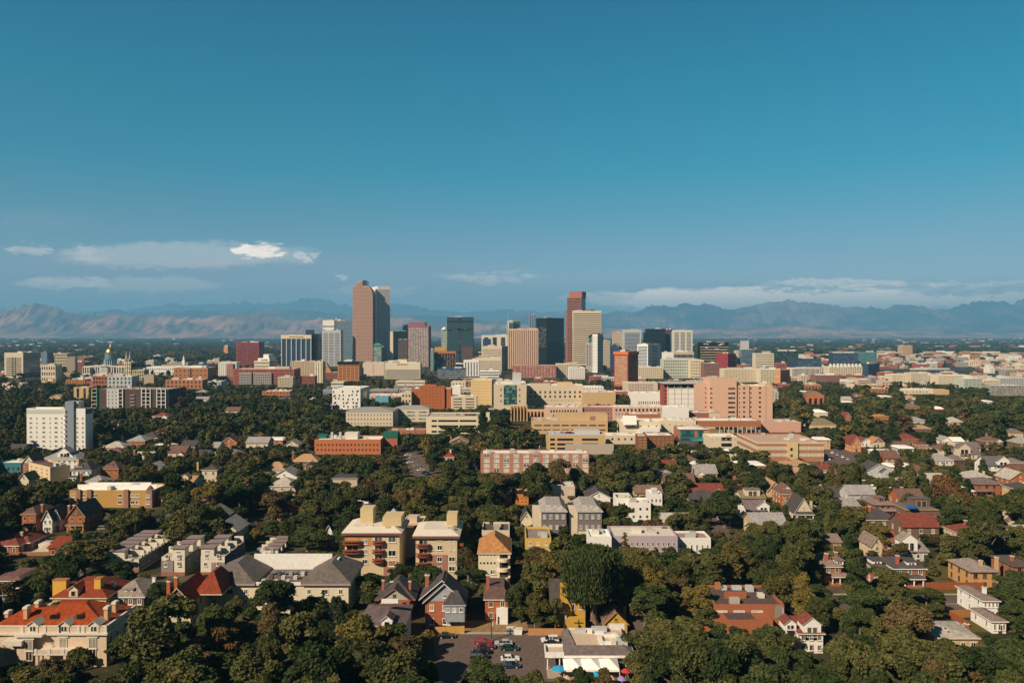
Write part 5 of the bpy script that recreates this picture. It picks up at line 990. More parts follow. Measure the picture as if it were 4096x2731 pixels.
# 3. grey-brown hip house with green porch
B = house('house', 'grey-brown shingled hip house with white eaves and pale chimneys', 430, 572, 2384, 2312, 222, D=13, kind='hip', wall='brown', roof='pitch', trim='white', win=(4, 2), yv=2450, chim=((450, 2330, 'palegreen', .2), (614, 2310, 'white', .6)), lm='grey-brown hip house')
dormer(B.root, lx(B, 510, 1), 1.2, B.h + .3, 2.2, 1.2, 4, 'white', 'pitch', 'white', 'g_dark', False, 1); boxpart('porch_roof', B.root, lx(B, 425, -3), lx(B, 520, -3), -3.2, -.6, 3.2, 3.5, 'greenporch') if COL.update(greenporch=(.20, .22, .12)) is None else 0
# 4. red roof, dark gable, cream wall
B = house('house', 'house with red roof, brown shingled gable and cream walls', 655, 758, 2402, 2352, 212, D=14, kind='gf', wall='cream', roof='rroof', trim='cream', gablem='brown', win=(2, 2), yv=2470, chim=((672, 2325, 'orange', .3), (702, 2308, 'orange', .5)), lm='red-roofed gabled house')
bm_ = MB(); hip_roof(bm_, 6, B.w + 6, 6, 18, B.h, 5.2, 'rroof', .5, .1, 'cream'); bm_.build('rear_roof', B.root)
vis(765, 2300, 830, 2380, 225)
# 5. large cream building, U shape, two grey hip roofs
def ubuilding():
    d = 226; X0 = gx(822, d); root = empty('apartment_block', (X0, d, 0)); tag(root, 'large cream building with two grey hip roofs round a white-parapet roof court', 'building'); w = gx(1392, d) - X0; D = 19.0; h = gz(2338, d)
    L = lambda px, y=0: uv(px, HZ)[0] * (d + y) - X0
    xa, xb = L(1010), L(1215)
    b = MB(); b.box(0, w, 0, D, 0, h, 'cream2'); b.build('wall', root)
    for x0, x1 in ((0, xa), (xb, w)):
        b = MB(); b.box(x0 - .8, x1 + .8, -.8, D + .8, h + .004, h + .7, 'mauve2'); xm = (x0 + x1) / 2; z0 = h + .71
        a = [(x0 - .85, -.85, z0), (x1 + .85, -.85, z0), (x1 + .85, D + .85, z0), (x0 - .85, D + .85, z0)]; t0, t1 = (xm, 6.5, h + 4.6), (xm, D - 3.5, h + 4.6)
        b.poly([a[0], a[1], t0], 'greyroof'); b.poly([a[1], a[2], t1, t0], 'greyroof'); b.poly([a[2], a[3], t1], 'greyroof'); b.poly([a[3], a[0], t0, t1], 'greyroof'); b.build('roof', root)
    b = MB(); b.box(xa + .9, xb - .9, -.5, -.1, h, h + .9, 'white'); b.box(xa - 4.6, xb + 4.6, D - 4, D - 3.4, h, h + 4.7, 'white'); b.poly([(xa + .86, 0, h + .02), (xb - .86, 0, h + .02), (xb - .86, D - 4, h + .02), (xa + .86, D - 4, h + .02)], 'rbrown'); b.build('parapet', root)
    rq = random.Random(8)
    for i in range(9): x = xa + 2 + i * (xb - xa - 5) / 8.2; y = 1 + (i % 3) * 3.6; boxpart('roof_unit', root, x, x + 1.1, y, y + 1.2, h + .03, h + 1.15, rq.choice(['lgrey', 'dgrey', 'grey'])); 
    for i in range(5): x = xa + 2 + i * (xb - xa - 6) / 4.2; boxpart('solar_panel', root, x, x + 1.7, 9, 12.4, h + .5, h + .62, 'navy')
    n = 9
    for j in range(3):
        for i in range(n):
            x = w * (i + .5) / n; inst('window', wmesh(2.0 if i % 2 else 1.1, 1.5, C('g_dark'), C('white')), root, (x, 0, h - 2.7 - j * 2.9))
    for j in range(3):
        for i in range(4): inst('window', wmesh(1.3, 1.5, C('g_dark'), C('white')), root, (w, 2.5 + 4.5 * i, h - 2.7 - j * 2.9), math.pi / 2)
    boxpart('skylight', root, L(1342, 12), L(1356, 12), 11, 13.5, h + 3.6, h + 4.3, 'white')
    vis(810, 2205, 1400, 2372, d); vis(1300, 2205, 1440, 2425, d); foot(X0, X0 + w, d, d + D); LM.append(('grey-roofed cream building', 900, 2300, d)); LM.append(('grey-roofed cream building', 1300, 2300, d))
COL.update(mauve2=(.34, .26, .24), greyroof=(.135, .115, .105)); ubuilding()
# 6. twin yellow blocks of flats
def flats(x0, x1, top, d, lab, D, balc, lm, lower, pents, yv):
    B = bld('apartment_block', lab, x0, x1, top, d, yv=yv, D=D, wall='yflat', roof='rwhite2', lm=lm, junk=7); h = B.h
    b = MB(); b.box(-1.0, B.w + 1.0, -1.0, D + 1.0, h - 1.1, h - .35, 'browntrim'); b.build('cornice', B.root)
    b = MB(); a = [(-1, -1), (B.w + 1, -1), (B.w + 1, D + 1), (-1, D + 1)]; c_ = [(2, 2.5), (B.w - 2, 2.5), (B.w - 2, D - 2), (2, D - 2)]
    for i in range(4): j = (i + 1) % 4; b.poly([(a[i][0], a[i][1], h - .34), (a[j][0], a[j][1], h - .34), (c_[j][0], c_[j][1], h + 1.0), (c_[i][0], c_[i][1], h + 1.0)], 'rwhite2')
    b.poly([(x, y, h + 1.0) for x, y in c_], 'rwhite2'); b.build('roof_skirt', B.root)
    for (p0, p1, pt, y, dp, nm_) in pents: xa, xb = lx(B, p0, y), lx(B, p1, y); boxpart(nm_, B.root, xa, xb, y, y + dp, h + 1.01, gz(pt, d + y), 'yflat2')
    for (p0, p1, pz, mm) in lower: xa, xb = lx(B, p0), lx(B, p1); boxpart('brick_panel', B.root, xa, xb, -.1, -.005, .02, gz(pz, d), mm)
    fl = 3.0
    for (p0, p1, rows) in balc:
        xa, xb = lx(B, p0, -1.6), lx(B, p1, -1.6)
        for k in rows:
            z = h - 1.2 - fl * (k + 1); b = MB(); xm = (xa + xb) / 2; r_ = (xb - xa) / 2
            pr = [(xm + r_ * math.cos(q) * 1.0, -1.75 * abs(math.sin(q)) ** .6) for q in np.linspace(math.pi, 2 * math.pi, 9)]; pr = [(xb if False else x, y) for x, y in pr]
            n = len(b.v)
            for zz0, zz1, mm in ((z, z + .3, 'redbalc'), (z + .95, z + 1.08, 'redbalc')):
                n = len(b.v); k2 = len(pr); b.v += [(x, y, zz0) for x, y in pr] + [(x, y, zz1) for x, y in pr]; i_ = b.mi(mm)
                b.f.append(tuple(range(n, n + k2))[::-1]); b.m.append(i_); b.f.append(tuple(range(n + k2, n + 2 * k2))); b.m.append(i_)
                for q in range(k2 - 1): b.f.append((n + q, n + q + 1, n + k2 + q + 1, n + k2 + q)); b.m.append(i_)
            for q in range(0, 9): x, y = pr[q]; b.box(x - .05, x + .05, y - .0, y + .09, z + .3, z + .95, 'redbalc')
            b.build('balcony', B.root)
            inst('window', wmesh((xb - xa) * .62, 2.1, C('g_dark'), C('white'), False), B.root, (xm, 0, z + .31))
    return B
COL.update(yflat=(.58, .46, .30), yflat2=(.56, .44, .25), rwhite2=(.62, .56, .48), browntrim=(.20, .09, .065), redbalc=(.24, .065, .03), mbrick=(.34, .16, .11), obrick=(.48, .24, .09))
B = flats(1378, 1597, 2124, 262, 'yellow stucco flats with red-brown balconies and a stair box on the roof', 17, ((1364, 1445, (0, 1)), (1484, 1535, (0, 1, 2))), 'left yellow flats', ((1446, 1484, 2183, 'obrick'),) [:0], ((1440, 1491, 2033, 7, 6, 'stair_box'), (1529, 1604, 2068, 3, 9, 'roof_room')), 2296)
boxpart('brick_panel', B.root, lx(B, 1378), lx(B, 1483), -.1, -.005, gz(2183, 262), B.h - 1.2, 'obrick'); boxpart('brick_base', B.root, lx(B, 1533), B.w, -.1, -.005, .02, gz(2245, 262), 'mbrick')
for py in (2154, 2209, 2250, 2290): inst('window', wmesh(2.6, 2.0, C('g_dark'), C('white')), B.root, (lx(B, 1567), -.02, gz(py + 14, 262)))
for py in (2168, 2208, 2248): inst('window', wmesh(1.8, 1.5, C('g_mix'), C('white')), B.root, (lx(B, 1458), -.1 if py < 2183 else -.02, gz(py + 6, 262)))
for k in range(4): inst('window', wmesh(.75, .75, C('g_dark'), C('white'), False, bars=False), B.root, (lx(B, 1391 + k * 11), -.1, gz(2146, 262)))
b = MB(); xa, xb = lx(B, 1545, 14), lx(B, 1606, 14); zt = gz(2030, 276); b.prism([(xa, B.h + 1.1), (xb, B.h + 1.1), (xb, gz(2062, 276)), ((xa + xb) / 2, zt), (xa, gz(2062, 276))], 13, 14.5, 'lgrey'); b.build('gable_screen', B.root)
B = flats(1662, 1828, 2136, 256, 'yellow stucco flats with red-brown balconies above a brown brick base', 16, ((1661, 1719, (0, 1, 2)),), 'right yellow flats', ((1721, 1790, 2218, 'mbrick'),), ((1786, 1828, 2057, 7, 6, 'stair_box'),), 2322)
for px, py, ww in ((1758, 2158, 2.0), (1758, 2199, 1.7), (1758, 2245, 1.7), (1758, 2283, 1.7), (1807, 2245, 2.1), (1807, 2283, 2.1), (1728, 2157, .8), (1728, 2199, .8)): inst('window', wmesh(ww, 1.6 if ww > 1 else .7, C('g_dark'), C('white')), B.root, (lx(B, px), -.11 if 2218 < py and px < 1790 else -.02, gz(py, 256)))
for k in range(4): boxpart('side_balcony', B.root, B.w + .01, B.w + 2.0, .8, 5, 2.2 + 3 * k, 3.2 + 3 * k, 'redbalc')
for px in (1799, 1817):
    for py in (2166, 2207): inst('window', wmesh(.9, .7, C('g_pale'), C('white'), False), B.root, (lx(B, px), -.02, gz(py, 256)))
B = small('low cream and brown link building between the two yellow flats', 1608, 1690, 2092, 284, 2120, 'yflat', 'rwhite2', 12, lm=None); pent(B, 1628, 1667, 2068, 4, 5, 'peach'); boxpart('trim', B.root, -.4, B.w + .4, -.4, -.01, B.h - 1.6, B.h - .7, 'browntrim')
# 7. cream tower, orange hip roof and curved balconies
B = house('apartment_block', 'cream stucco block of flats with orange hip roof and rounded balconies', 1913, 2041, 2211, 2130, 252, D=18, kind='hip', wall='cream2', roof='oroof', win=(0, 0), yv=2330, lm='orange-roofed cream flats', cat='building', o=.4) if COL.update(oroof=(.42, .19, .07)) is None else 0
for k in range(5): inst('window', wmesh(.5, .55, C('g_dark'), None, False), B.root, (lx(B, 1922 + k * 14), 0, gz(2220, 252))); inst('window', wmesh(.5, .55, C('g_dark'), None, False), B.root, (lx(B, 1922 + k * 14), 0, gz(2254, 252)))
inst('window', wmesh(1.7, 1.5, C('g_mix'), C('white')), B.root, (lx(B, 1971), 0, gz(2296, 252)))
for k in range(3):
    z = 1.5 + k * 3.1; xa, xb = lx(B, 1988), lx(B, 2041); b = MB(); b.lathe([((xb - xa) / 2, z), ((xb - xa) / 2, z + 1.0)], (xa + xb) / 2, .6, 'cream2', 18); b.build('balcony', B.root); inst('window', wmesh(2.6, 1.9, C('g_dark'), None, False), B.root, ((xa + xb) / 2, -.0, z + 1.02))
bld('apartment_block', 'flat-topped beige block behind the orange-roofed cream flats', 1927, 2038, 2120, 285, yv=2140, D=13, wall='cream', roof='dgrey', F=('g', 5, 3, .2, .3, 'g_dark', 'white'), lm='flat-topped beige block')
bld('apartment_block', 'orange stucco block with a sloping grey roof and side balconies', 2102, 2205, 2152, 276, yv=2192, D=17, wall='yellow', roof='pitch', F=('g', 3, 3, .35, .5, 'g_pale', 'white', .3, .5), lm='orange stucco block')
B = HBX = None
B = small('peach stucco block with corner balconies and parapet roof', 2206, 2300, 1946, 372, 2013, 'peach', 'rwhite2', 14, None, 'apartment_block', 'peach stucco block')
for px in (2222, 2286):
    for k in range(2): inst('window', wmesh(1.5, 2.1, C('g_pale'), C('white'), False), B.root, (lx(B, px), 0, 4.6 + k * -3.6)); boxpart('balcony', B.root, lx(B, px) - 1.9, lx(B, px) + 1.9, -1.3, -.01, 3.4 - k * 3.0, 4.3 - k * 3.0, 'darkbrown')
for x0, x1, lab, lm in ((2166, 2266, 'grey-roofed grey house, left of two alike', 'left grey-roofed house'), (2312, 2408, 'grey-roofed grey house, right of two alike', 'right grey-roofed house')):
    B = house('house', lab, x0, x1, 2044, 2001, 304, D=20, kind='hip', wall='grey2', roof='rgrey2', trim='lgrey', win=(4, 3), yv=2100 if x0 < 2200 else 2128, lm=lm, flat=.55, gm='g_pale') if COL.update(grey2=(.17, .14, .14), rgrey2=(.34, .31, .29)) is None else 0
    boxpart('cream_side', B.root, -3.2, -.01, 2, 16, 0, B.h - 1, 'cream')
    if x0 > 2200: boxpart('garage_wing', B.root, .2, B.w * .8, -4, -.01, 0, 4.4, 'cream'); [boxpart('garage_opening', B.root, B.w * q, B.w * (q + .24), -4.06, -4.01, .2, 2.9, 'black') for q in (.12, .46)]
small('small bright orange three-storey house with grey roof', 2062, 2114, 1976, 372, 2030, 'orangeb5', 'rwhite2', 14, ('g', 3, 2, .35, .25, 'g_dark'), 'house', 'bright orange house', cat='house') if COL.update(orangeb5=(.55, .20, .04), pinkwall=(.42, .27, .25)) is None else 0
small('narrow mauve house half hidden left of the bright orange house', 2018, 2046, 1976, 376, 2010, 'pinkwall', 'rwhite2', 12, None, 'house', cat='house')
house('house', 'white house with a dark low gable roof and striped awning edge', 2348, 2442, 1990, 1966, 366, D=14, kind='gf', wall='white', roof='slate2', trim='white', win=(0, 0), yv=2010, lm='dark gable white house')
for i, (x0, x1, tp, d, mm) in enumerate(((2466, 2530, 1990, 345, 'white'), (2520, 2604, 2010, 338, 'white'), (2600, 2650, 1975, 352, 'white'))): small(('white flat-roofed house with dark roof patch, leftmost of three white ones', 'white angular flat-roofed house, middle of three white ones', 'white flat house under trees, rightmost of three white ones')[i], x0, x1, tp, d, tp + 40, mm, 'slate2' if i == 0 else 'rwhite', 11, ('g', 3, 2, .3, .3, 'g_dark'), 'house', ('leftmost white flat house', 'middle white flat house', None)[i], cat='house')
house('house', 'brown-roofed long house with cream gables behind the white flat houses', 2540, 2650, 1970, 1940, 372, D=12, kind='gs', wall='tan', roof='rbrown', win=(4, 2), yv=1975)
B = small('long lavender grey flat-roofed building with cream roof', 2450, 2712, 2143, 278, 2185, 'lavwall', 'rwhite2', 15, ('g', 12, 2, .3, .4, 'g_dark', 'white'), 'building', 'long lavender building'); B.root['category'] = 'building'
small('white low annex left of the long lavender building', 2358, 2447, 2146, 272, 2180, 'white', 'rwhite', 11, ('g', 5, 1, .3, .4, 'g_mix'), 'building')
small('white and mauve low building with brick chimneys beyond the lavender building', 2712, 2845, 2150, 282, 2185, 'white', 'mauver', 10, ('g', 6, 1, .3, .5, 'g_mix', 'white'), 'building', 'white and mauve low building')
house('house', 'small house with black gable and cream front', 2085, 2128, 2075, 2045, 318, D=10, kind='gf', wall='cream', roof='slate', win=(2, 1), yv=2095)
# 8. front row beside the lot
B = house('brick_house', 'red brick house with a pale grey pediment and two thin brick chimneys', 1517, 1636, 2397, 2356, 220, D=13, kind='gf', wall='brick3', roof='slate2', trim='brick', gablem='palegrn', win=(3, 2), yv=2455, lm='brick house with pale pediment', gm='g_mix', side=True) if COL.update(brick3=(.36, .12, .06), palegrn=(.36, .40, .36)) is None else 0
b = MB(); hip_roof(b, -1.2, B.w + 1.2, 1.2, B.D + .5, B.h - .2, gz(2314, 227) - B.h + .2, 'slate2', .5, .05, 'brick'); b.build('main_roof', B.root)
for px, tp in ((1532, 2321), (1639, 2325)): chimney(B.root, lx(B, px, 5), 5, B.h, gz(tp, 225), 'brick', .7)
boxpart('roof_vent', B.root, lx(B, 1558, 6), lx(B, 1573, 6), 5.5, 6.5, B.h + 3.2, gz(2326, 226), 'offwhite')
B = house('house', 'big dark-roofed house with white gable boards over blue-grey and brick walls', 1700, 1856, 2402, 2334, 215, D=9, kind='gf', wall='brick3', roof='slate2', trim='white', gablem='bgwall', win=(3, 2), yv=2500, lm='white-gabled blue-grey house', gm='g_mix', o=.7) if COL.update(bgwall=(.34, .34, .37), bgwall2=(.28, .30, .34)) is None else 0
b = MB(); gable_roof(b, -1.3, B.w * .97, 1.6, B.D + 1, B.h + .2, B.rise + .2, 'slate2', .6, .28, 'y', 'white'); b.build('rear_roof', B.root)
b = MB(); xa, xb = lx(B, 1778, -2), lx(B, 1858, -2); hip_roof(b, xa, xb, -2.4, 2, B.h - .2, 3.2, 'slate2', .4, .1, 'lgrey'); b.build('bay_roof', B.root); boxpart('bay', B.root, xa, xb, -2.4, -.01, 2.6, B.h - .5, 'bgwall2')
for k in range(3): inst('window', wmesh(1.0, 1.2, C('g_pale' if k < 2 else 'g_dark'), C('white')), B.root, (xa + (xb - xa) * (k + .5) / 3, -2.4, B.h - 2.2)); inst('window', wmesh(.9, 1.5, C('g_mix'), C('white')), B.root, (xa + (xb - xa) * (k + .5) / 3, 0, .9))
for px, tp in ((1708, 2300), (1808, 2325)): chimney(B.root, lx(B, px, 8), 8, B.h, gz(tp, 223), 'brick', 1.1)
B = house('brick_house', 'orange brick house with steep brown roof, white dormer and white porch box', 1940, 2034, 2394, 2328, 220, D=11, kind='hip', wall='orange3', roof='rbrown2', trim='offwhite', win=(2, 2), yv=2485, lm='orange brick house', chim=((1951, 2300, 'brick', .25),), dorm=((2000, 2384, 1.9, 'white', False, .14, .7),), flat=.55) if COL.update(orange3=(.36, .115, .04), rbrown2=(.12, .07, .065)) is None else 0
boxpart('porch', B.root, lx(B, 1985, -2), lx(B, 2031, -2), -2.2, -.01, 0, gz(2438, 218), 'white'); boxpart('porch_door', B.root, lx(B, 1990, -2.2), lx(B, 1997, -2.2), -2.26, -2.21, 0.1, 2.2, 'dbrown')
B = house('house', 'low purple-brown roofed house with a white arched dormer and skylight', 1436, 1612, 2500, 2450, 196, D=15, kind='hip', wall='white', roof='purpr', trim='offwhite', win=(5, 1), yv=2530, lm='low purple-roofed house', flat=.3, side=False) if COL.update(purpr=(.14, .10, .10)) is None else 0
dormer(B.root, lx(B, 1547, 0), -.3, B.h - .3, 2.6, 1.7, 4, 'white', 'purpr', 'white', 'g_dark', True, 1); boxpart('skylight', B.root, lx(B, 1525, 8), lx(B, 1592, 8), 7.6, 8.6, B.h + 2.9, B.h + 3.8, 'white')
B = house('garage', 'yellow garage with white roll door and brown gable roof', 2420, 2510, 2492, 2448, 212, D=8, kind='gf', wall='yhouse', roof='rbrown', trim='yhouse', win=(0, 0), yv=2524, lm='yellow garage', cat='garage', door=False, o=.5)
boxpart('garage_door', B.root, B.w * .18, B.w * .88, -.08, -.01, .05, 2.2, 'white'); boxpart('door_trim', B.root, B.w * .15, B.w * .91, -.12, -.081, 2.25, 2.45, 'white')
chimney(B.root, lx(B, 2499, 9), 9, 0, gz(2424, 221), 'yhouse', .9, 'yhouse')
B = house('house', 'bright yellow house with a broad yellow chimney under the willow', 2205, 2342, 2400, 2316, 217, D=11, kind='gs', wall='yhouse', roof='shingle2', trim='offwhite', win=(4, 2), yv=2390, lm='bright yellow house')
x = lx(B, 2254, -.7); b = MB(); b.prism([(x - 2.6, 0), (x + 2.6, 0), (x + 2.2, gz(2420, 217)), (x + 1.0, gz(2390, 217)), (x + .9, gz(2328, 217)), (x - .9, gz(2328, 217)), (x - .9, gz(2390, 217)), (x - 2.4, gz(2425, 217))], -.9, -.02, 'yhouse'); b.build('chimney', B.root)
boxpart('front_wing', B.root, lx(B, 2262, -3), lx(B, 2342, -3), -3, -.95, 0, 3.0, 'yhouse'); VIS.pop(); vis(2240, 2320, 2285, 2440, 216.8); vis(2262, 2440, 2342, 2508, 216.8)
# restaurant
def restaurant():
    d = 187; X0 = gx(2262, d); root = empty('restaurant', (X0, d, 0)); tag(root, 'low restaurant with white roof ducts, brown mansard edge and white tent canopy', 'restaurant'); L = lambda px, y=0: uv(px, HZ)[0] * (d + y) - X0
    w = gx(2540, d) - X0; D = 15; h = 4.0
    b = MB(); b.box(1, w - 1, 1, D - .5, 0, h - .2, 'dbrick'); b.build('wall', root)
    b = MB(); o = [(-.2, -.2), (w, -.2), (w, D), (-.2, D)]; i_ = [(2.6, 3.4), (w - 2.4, 3.4), (w - 1.2, D - .4), (1.5, D - .4)]
    for k in range(4): j = (k + 1) % 4; b.poly([(o[k][0], o[k][1], h), (o[j][0], o[j][1], h), (i_[j][0], i_[j][1], h + 1.1), (i_[k][0], i_[k][1], h + 1.1)], 'mans')
    for k in range(4): j = (k + 1) % 4; b.poly([(i_[k][0], i_[k][1], h + 1.1), (i_[j][0], i_[j][1], h + 1.1), (i_[j][0], i_[j][1], h + .6), (i_[k][0], i_[k][1], h + .6)], 'offwhite')
    b.poly([(x, y, h + .6) for x, y in i_], 'peach'); b.build('roof', root)
    b = MB(); b.box(-.3, w + .1, -.35, -.21, h - .55, h + .02, 'white'); b.box(w - .1, w + .12, -.2, D, h - .55, h - .005, 'white'); b.build('fascia', root)
    b = MB(); xa = L(2181); b.box(xa, -.21, 1.2, 6.4, h - .9, h - .5, 'white', 't'); b.box(xa, -.21, 1.1, 1.4, h - 1.1, h + .25, 'white'); b.box(xa, xa + .3, 1.41, 6.1, h - 1.1, h + .25, 'white'); b.box(xa, -.21, 6.1, 6.4, h - 1.1, h + .25, 'white'); b.poly([(xa + .3, 1.4, h - .4), (-.22, 1.4, h - .4), (-.22, 6.1, h - .4), (xa + .3, 6.1, h - .4)], 'peach'); b.build('side_canopy', root)
    for x in (xa + .5, xa + 3.4): boxpart('canopy_post', root, x, x + .25, 1.5, 1.75, 0, h - 1.1, 'white')
    zr_ = h + .6
    def duct(x0, x1, y0, y1, z1, m='white'): return boxpart('duct', root, x0, x1, y0, y1, zr_, zr_ + z1, m)
    duct(L(2400, 5), L(2414, 5), 4.5, 9.5, .8); duct(L(2415, 5), L(2500, 5), 4.6, 5.4, .75); duct(L(2418, 9), L(2450, 9), 9.5, 10.2, .7); duct(L(2380, 12), L(2415, 12), 11, 11.9, .8)
    duct(L(2446, 4), L(2466, 4), 4, 5.6, 1.3, 'offwhite'); duct(L(2475, 4), L(2512, 4), 4.0, 5.8, 1.4, 'lgrey'); duct(L(2300, 12), L(2345, 12), 12.4, 13.6, .8, 'lgrey'); duct(L(2370, 12), L(2430, 12), 12.6, 14.2, 1.2, 'lgrey'); duct(L(2355, 9), L(2375, 9), 12, 13, .9)
    b = MB(); b.lathe([(1.5, zr_), (1.5, zr_ + .9), (.9, zr_ + 1.3), (.2, zr_ + 1.5)], L(2462, 9), 8.8, 'offwhite', 16); b.build('roof_fan', root)
    for i in range(7): inst('window', wmesh(1.5, 1.8, C('g_dark'), C('white'), False), root, (2 + i * (w - 4) / 6, 1, .9))
    vis(2178, 2515, 2560, 2640, d); foot(X0 - 6, X0 + w, d - 7, d + D); LM.append(('low restaurant', 2400, 2520, d))
    # white tent canopy in three peaks, a part of the front
    b = MB(); x0, x1 = L(2256, -4.5), L(2480, -4.5); z0 = 2.45; n = 3; cw = (x1 - x0) / n
    for i in range(n):
        a, c = x0 + i * cw, x0 + (i + 1) * cw; m_ = (a + c) / 2; pk_ = (m_, -2.3, z0 + 1.75)
        q = [(a, -4.6, z0), (c, -4.6, z0), (c, -.4, z0 + .9), (a, -.4, z0 + .9)]
        for k in range(4): j = (k + 1) % 4; b.poly([q[k], q[j], pk_], 'tent')
        b.poly([(a, -4.61, z0 - .45), (c, -4.61, z0 - .45), (c, -4.61, z0), (a, -4.61, z0)], 'tent')
    b.build('tent_canopy', root)
    for i in range(4): boxpart('tent_post', root, x0 + i * cw - .07, x0 + i * cw + .07, -4.5, -4.36, 0, z0, 'white')
COL.update(mans=(.155, .125, .12), tent=(.82, .80, .76), blueumb=(.03, .30, .52), redumb=(.45, .04, .04), purpumb=(.30, .22, .50), peachumb=(.6, .36, .26)); restaurant()
def umbrella(px, py, col, lab, d, r=1.2, ht=2.5):
    ro = empty('parasol', (gx(px, d), d, 0)); tag(ro, lab, 'parasol', 'parasols on the restaurant terrace')
    b = MB(); b.lathe([(r, ht - .25), (r, ht - .2), (r * .5, ht + .25), (.05, ht + .55)], 0, 0, col, 8); b.build('canopy', ro); b = MB(); b.lathe([(.04, 0), (.04, ht)], 0, 0, 'white', 6); b.build('pole', ro)
umbrella(2324, 0, 'blueumb', 'blue parasol left of two under the middle of the white tent', 180.3); umbrella(2384, 0, 'blueumb', 'blue parasol right of two under the middle of the white tent', 180.3)
umbrella(2237, 0, 'blueumb', 'large blue parasol left of the white tent', 183.5, 1.9); umbrella(2505, 0, 'redumb', 'red parasol right of the white tent', 182); umbrella(2488, 0, 'purpumb', 'pale purple parasol right of the white tent', 179.5, 1.1, 1.8)
umbrella(2268, 0, 'peachumb', 'peach parasol beside the left tent corner', 180, 1.2, 1.7); umbrella(2446, 0, 'peachumb', 'small peach parasol under the right tent peak', 179.8, 1.0, 1.8)
def table(px, d, i):
    ro = empty('cafe_table', (gx(px, d), d, 0)); tag(ro, f'small white cafe table with chairs, {i} on the restaurant terrace', 'table', 'terrace tables'); b = MB(); b.lathe([(.45, .72), (.45, .76)], 0, 0, 'white', 10); b.lathe([(.05, 0), (.05, .72)], 0, 0, 'dgrey', 6); b.build('table_top', ro)
    for s_ in (-.8, .8): b = MB(); b.box(s_ - .2, s_ + .2, -.2, .2, .4, .46, 'offwhite'); b.box(s_ + (.16 if s_ > 0 else -.2), s_ + (.2 if s_ > 0 else -.16), -.2, .2, .46, .95, 'offwhite'); [b.box(s_ + u - .02, s_ + u + .02, v - .02, v + .02, 0, .4, 'dgrey') for u in (-.17, .17) for v in (-.17, .17)]; b.build('chair', ro)
for i, px in enumerate((2330, 2350, 2382, 2402)): table(px, 178.4, ('leftmost', 'second from left', 'third from left', 'rightmost')[i])
# lot, alley, pavements
def gquad(name, pts, z, m):
    b = MB(); b.poly([(gx(px, gd(py)), gd(py), z) for px, py in pts], m); o = b.build(name); tag(o, kind='structure'); return o
gquad('parking_lot', [(1730, 2535), (2560, 2535), (2900, 2900), (1780, 2900)], .004, ASPH)
gquad('alley', [(2510, 2460), (2660, 2460), (2640, 2620), (2545, 2650)], .012, ASPH)
gquad('pavement', [(2185, 2665), (2560, 2665), (2570, 2712), (2190, 2712)], .016, CONC); gquad('pavement', [(1840, 2526), (2115, 2526), (2118, 2535), (1838, 2535)], .02, CONC)
gquad('lawn', [(2300, 2704), (2600, 2704), (2620, 2725), (2300, 2725)], .02, GRASS); gquad('yard', [(1850, 2480), (2110, 2480), (2112, 2526), (1850, 2526)], .03, DIRT)
sheet('road', -420, 420, 146, 157, .006, ROAD); sheet('road', 44, 420, 229, 240.5, .008, ROAD); sheet('road_marking', 44, 420, 234.6, 234.8, .014, PAINTW); sheet('pavement', 44, 420, 242.5, 244, .03, CONC); sheet('lawn', 112, 148, 244.2, 256, .03, GRASS); sheet('lawn', 96, 150, 259, 276, .03, GRASS); sheet('lawn', 120, 140, 212, 221, .03, GRASS)
for (x, y0, y1) in ((-26, 238, 1400), (58, 262, 1400), (-150, 262, 1400), (190, 262, 1400), (-290, 300, 1400), (330, 300, 1400)): sheet('road', x - 4.5, x + 4.5, y0, y1, .010, ROAD)
for y in (430, 610, 800, 980, 1180): sheet('road', -900, 900, y - 5, y + 5, .018, ROAD)
gquad('parking_lot', [(3300, 1795), (3420, 1795), (3470, 1860), (3300, 1862)], .03, ASPH); gquad('parking_lot', [(1618, 1808), (1690, 1808), (1750, 1905), (1640, 1905)], .034, ASPH)
vis(1795, 2538, 1895, 2731, 180); vis(1895, 2538, 2185, 2645, 180); vis(2185, 2538, 2270, 2580, 195); vis(2150, 2640, 2300, 2690, 176); vis(2300, 2640, 2560, 2700, 178); vis(2520, 2470, 2630, 2560, 200); vis(1850, 2480, 2110, 2540, 205)
vis(3775, 2330, 3925, 2445, 229); vis(3700, 2275, 3900, 2350, 255); vis(3776, 2440, 3900, 2500, 212); vis(3310, 1800, 3410, 1850, 485); vis(1630, 1812, 1750, 1900, 455)
foot(-19, 9, 177, 212)
CARS = [('red saloon at the back of the lot, top of the left stack', 1932, 2572, 'red', 0), ('maroon saloon just in front of the red saloon', 1944, 2592, 'maroon', 0), ('black saloon with pale bonnet, third in the left stack', 1926, 2612, 'black', 3.14), ('black sports utility vehicle at the front of the left stack', 1917, 2632, 'black', 0), ('silver saloon at the back of the right stack', 2014, 2578, 'silver', 3.14), ('dark green saloon in front of the silver saloon', 2037, 2598, 'green', 0), ('white hatchback half hidden by the conifer', 2040, 2640, 'white', 0), ('dark blue saloon nearest the street beside the white hatchback', 2042, 2668, 'blue', 0), ('white sports utility vehicle beside the restaurant', 2200, 2566, 'white', 3.14), ('dark blue saloon with red rear light beside the restaurant canopy', 2213, 2582, 'dark', 0), ('black saloon under the trees at the left lot edge', 1786, 2549, 'black', 0)]
for lab, px, py, c, an in CARS: car(lab, px, py, c, an + (.06 if c != 'red' else -.05), 'suv' if 'utility' in lab else 'sedan')
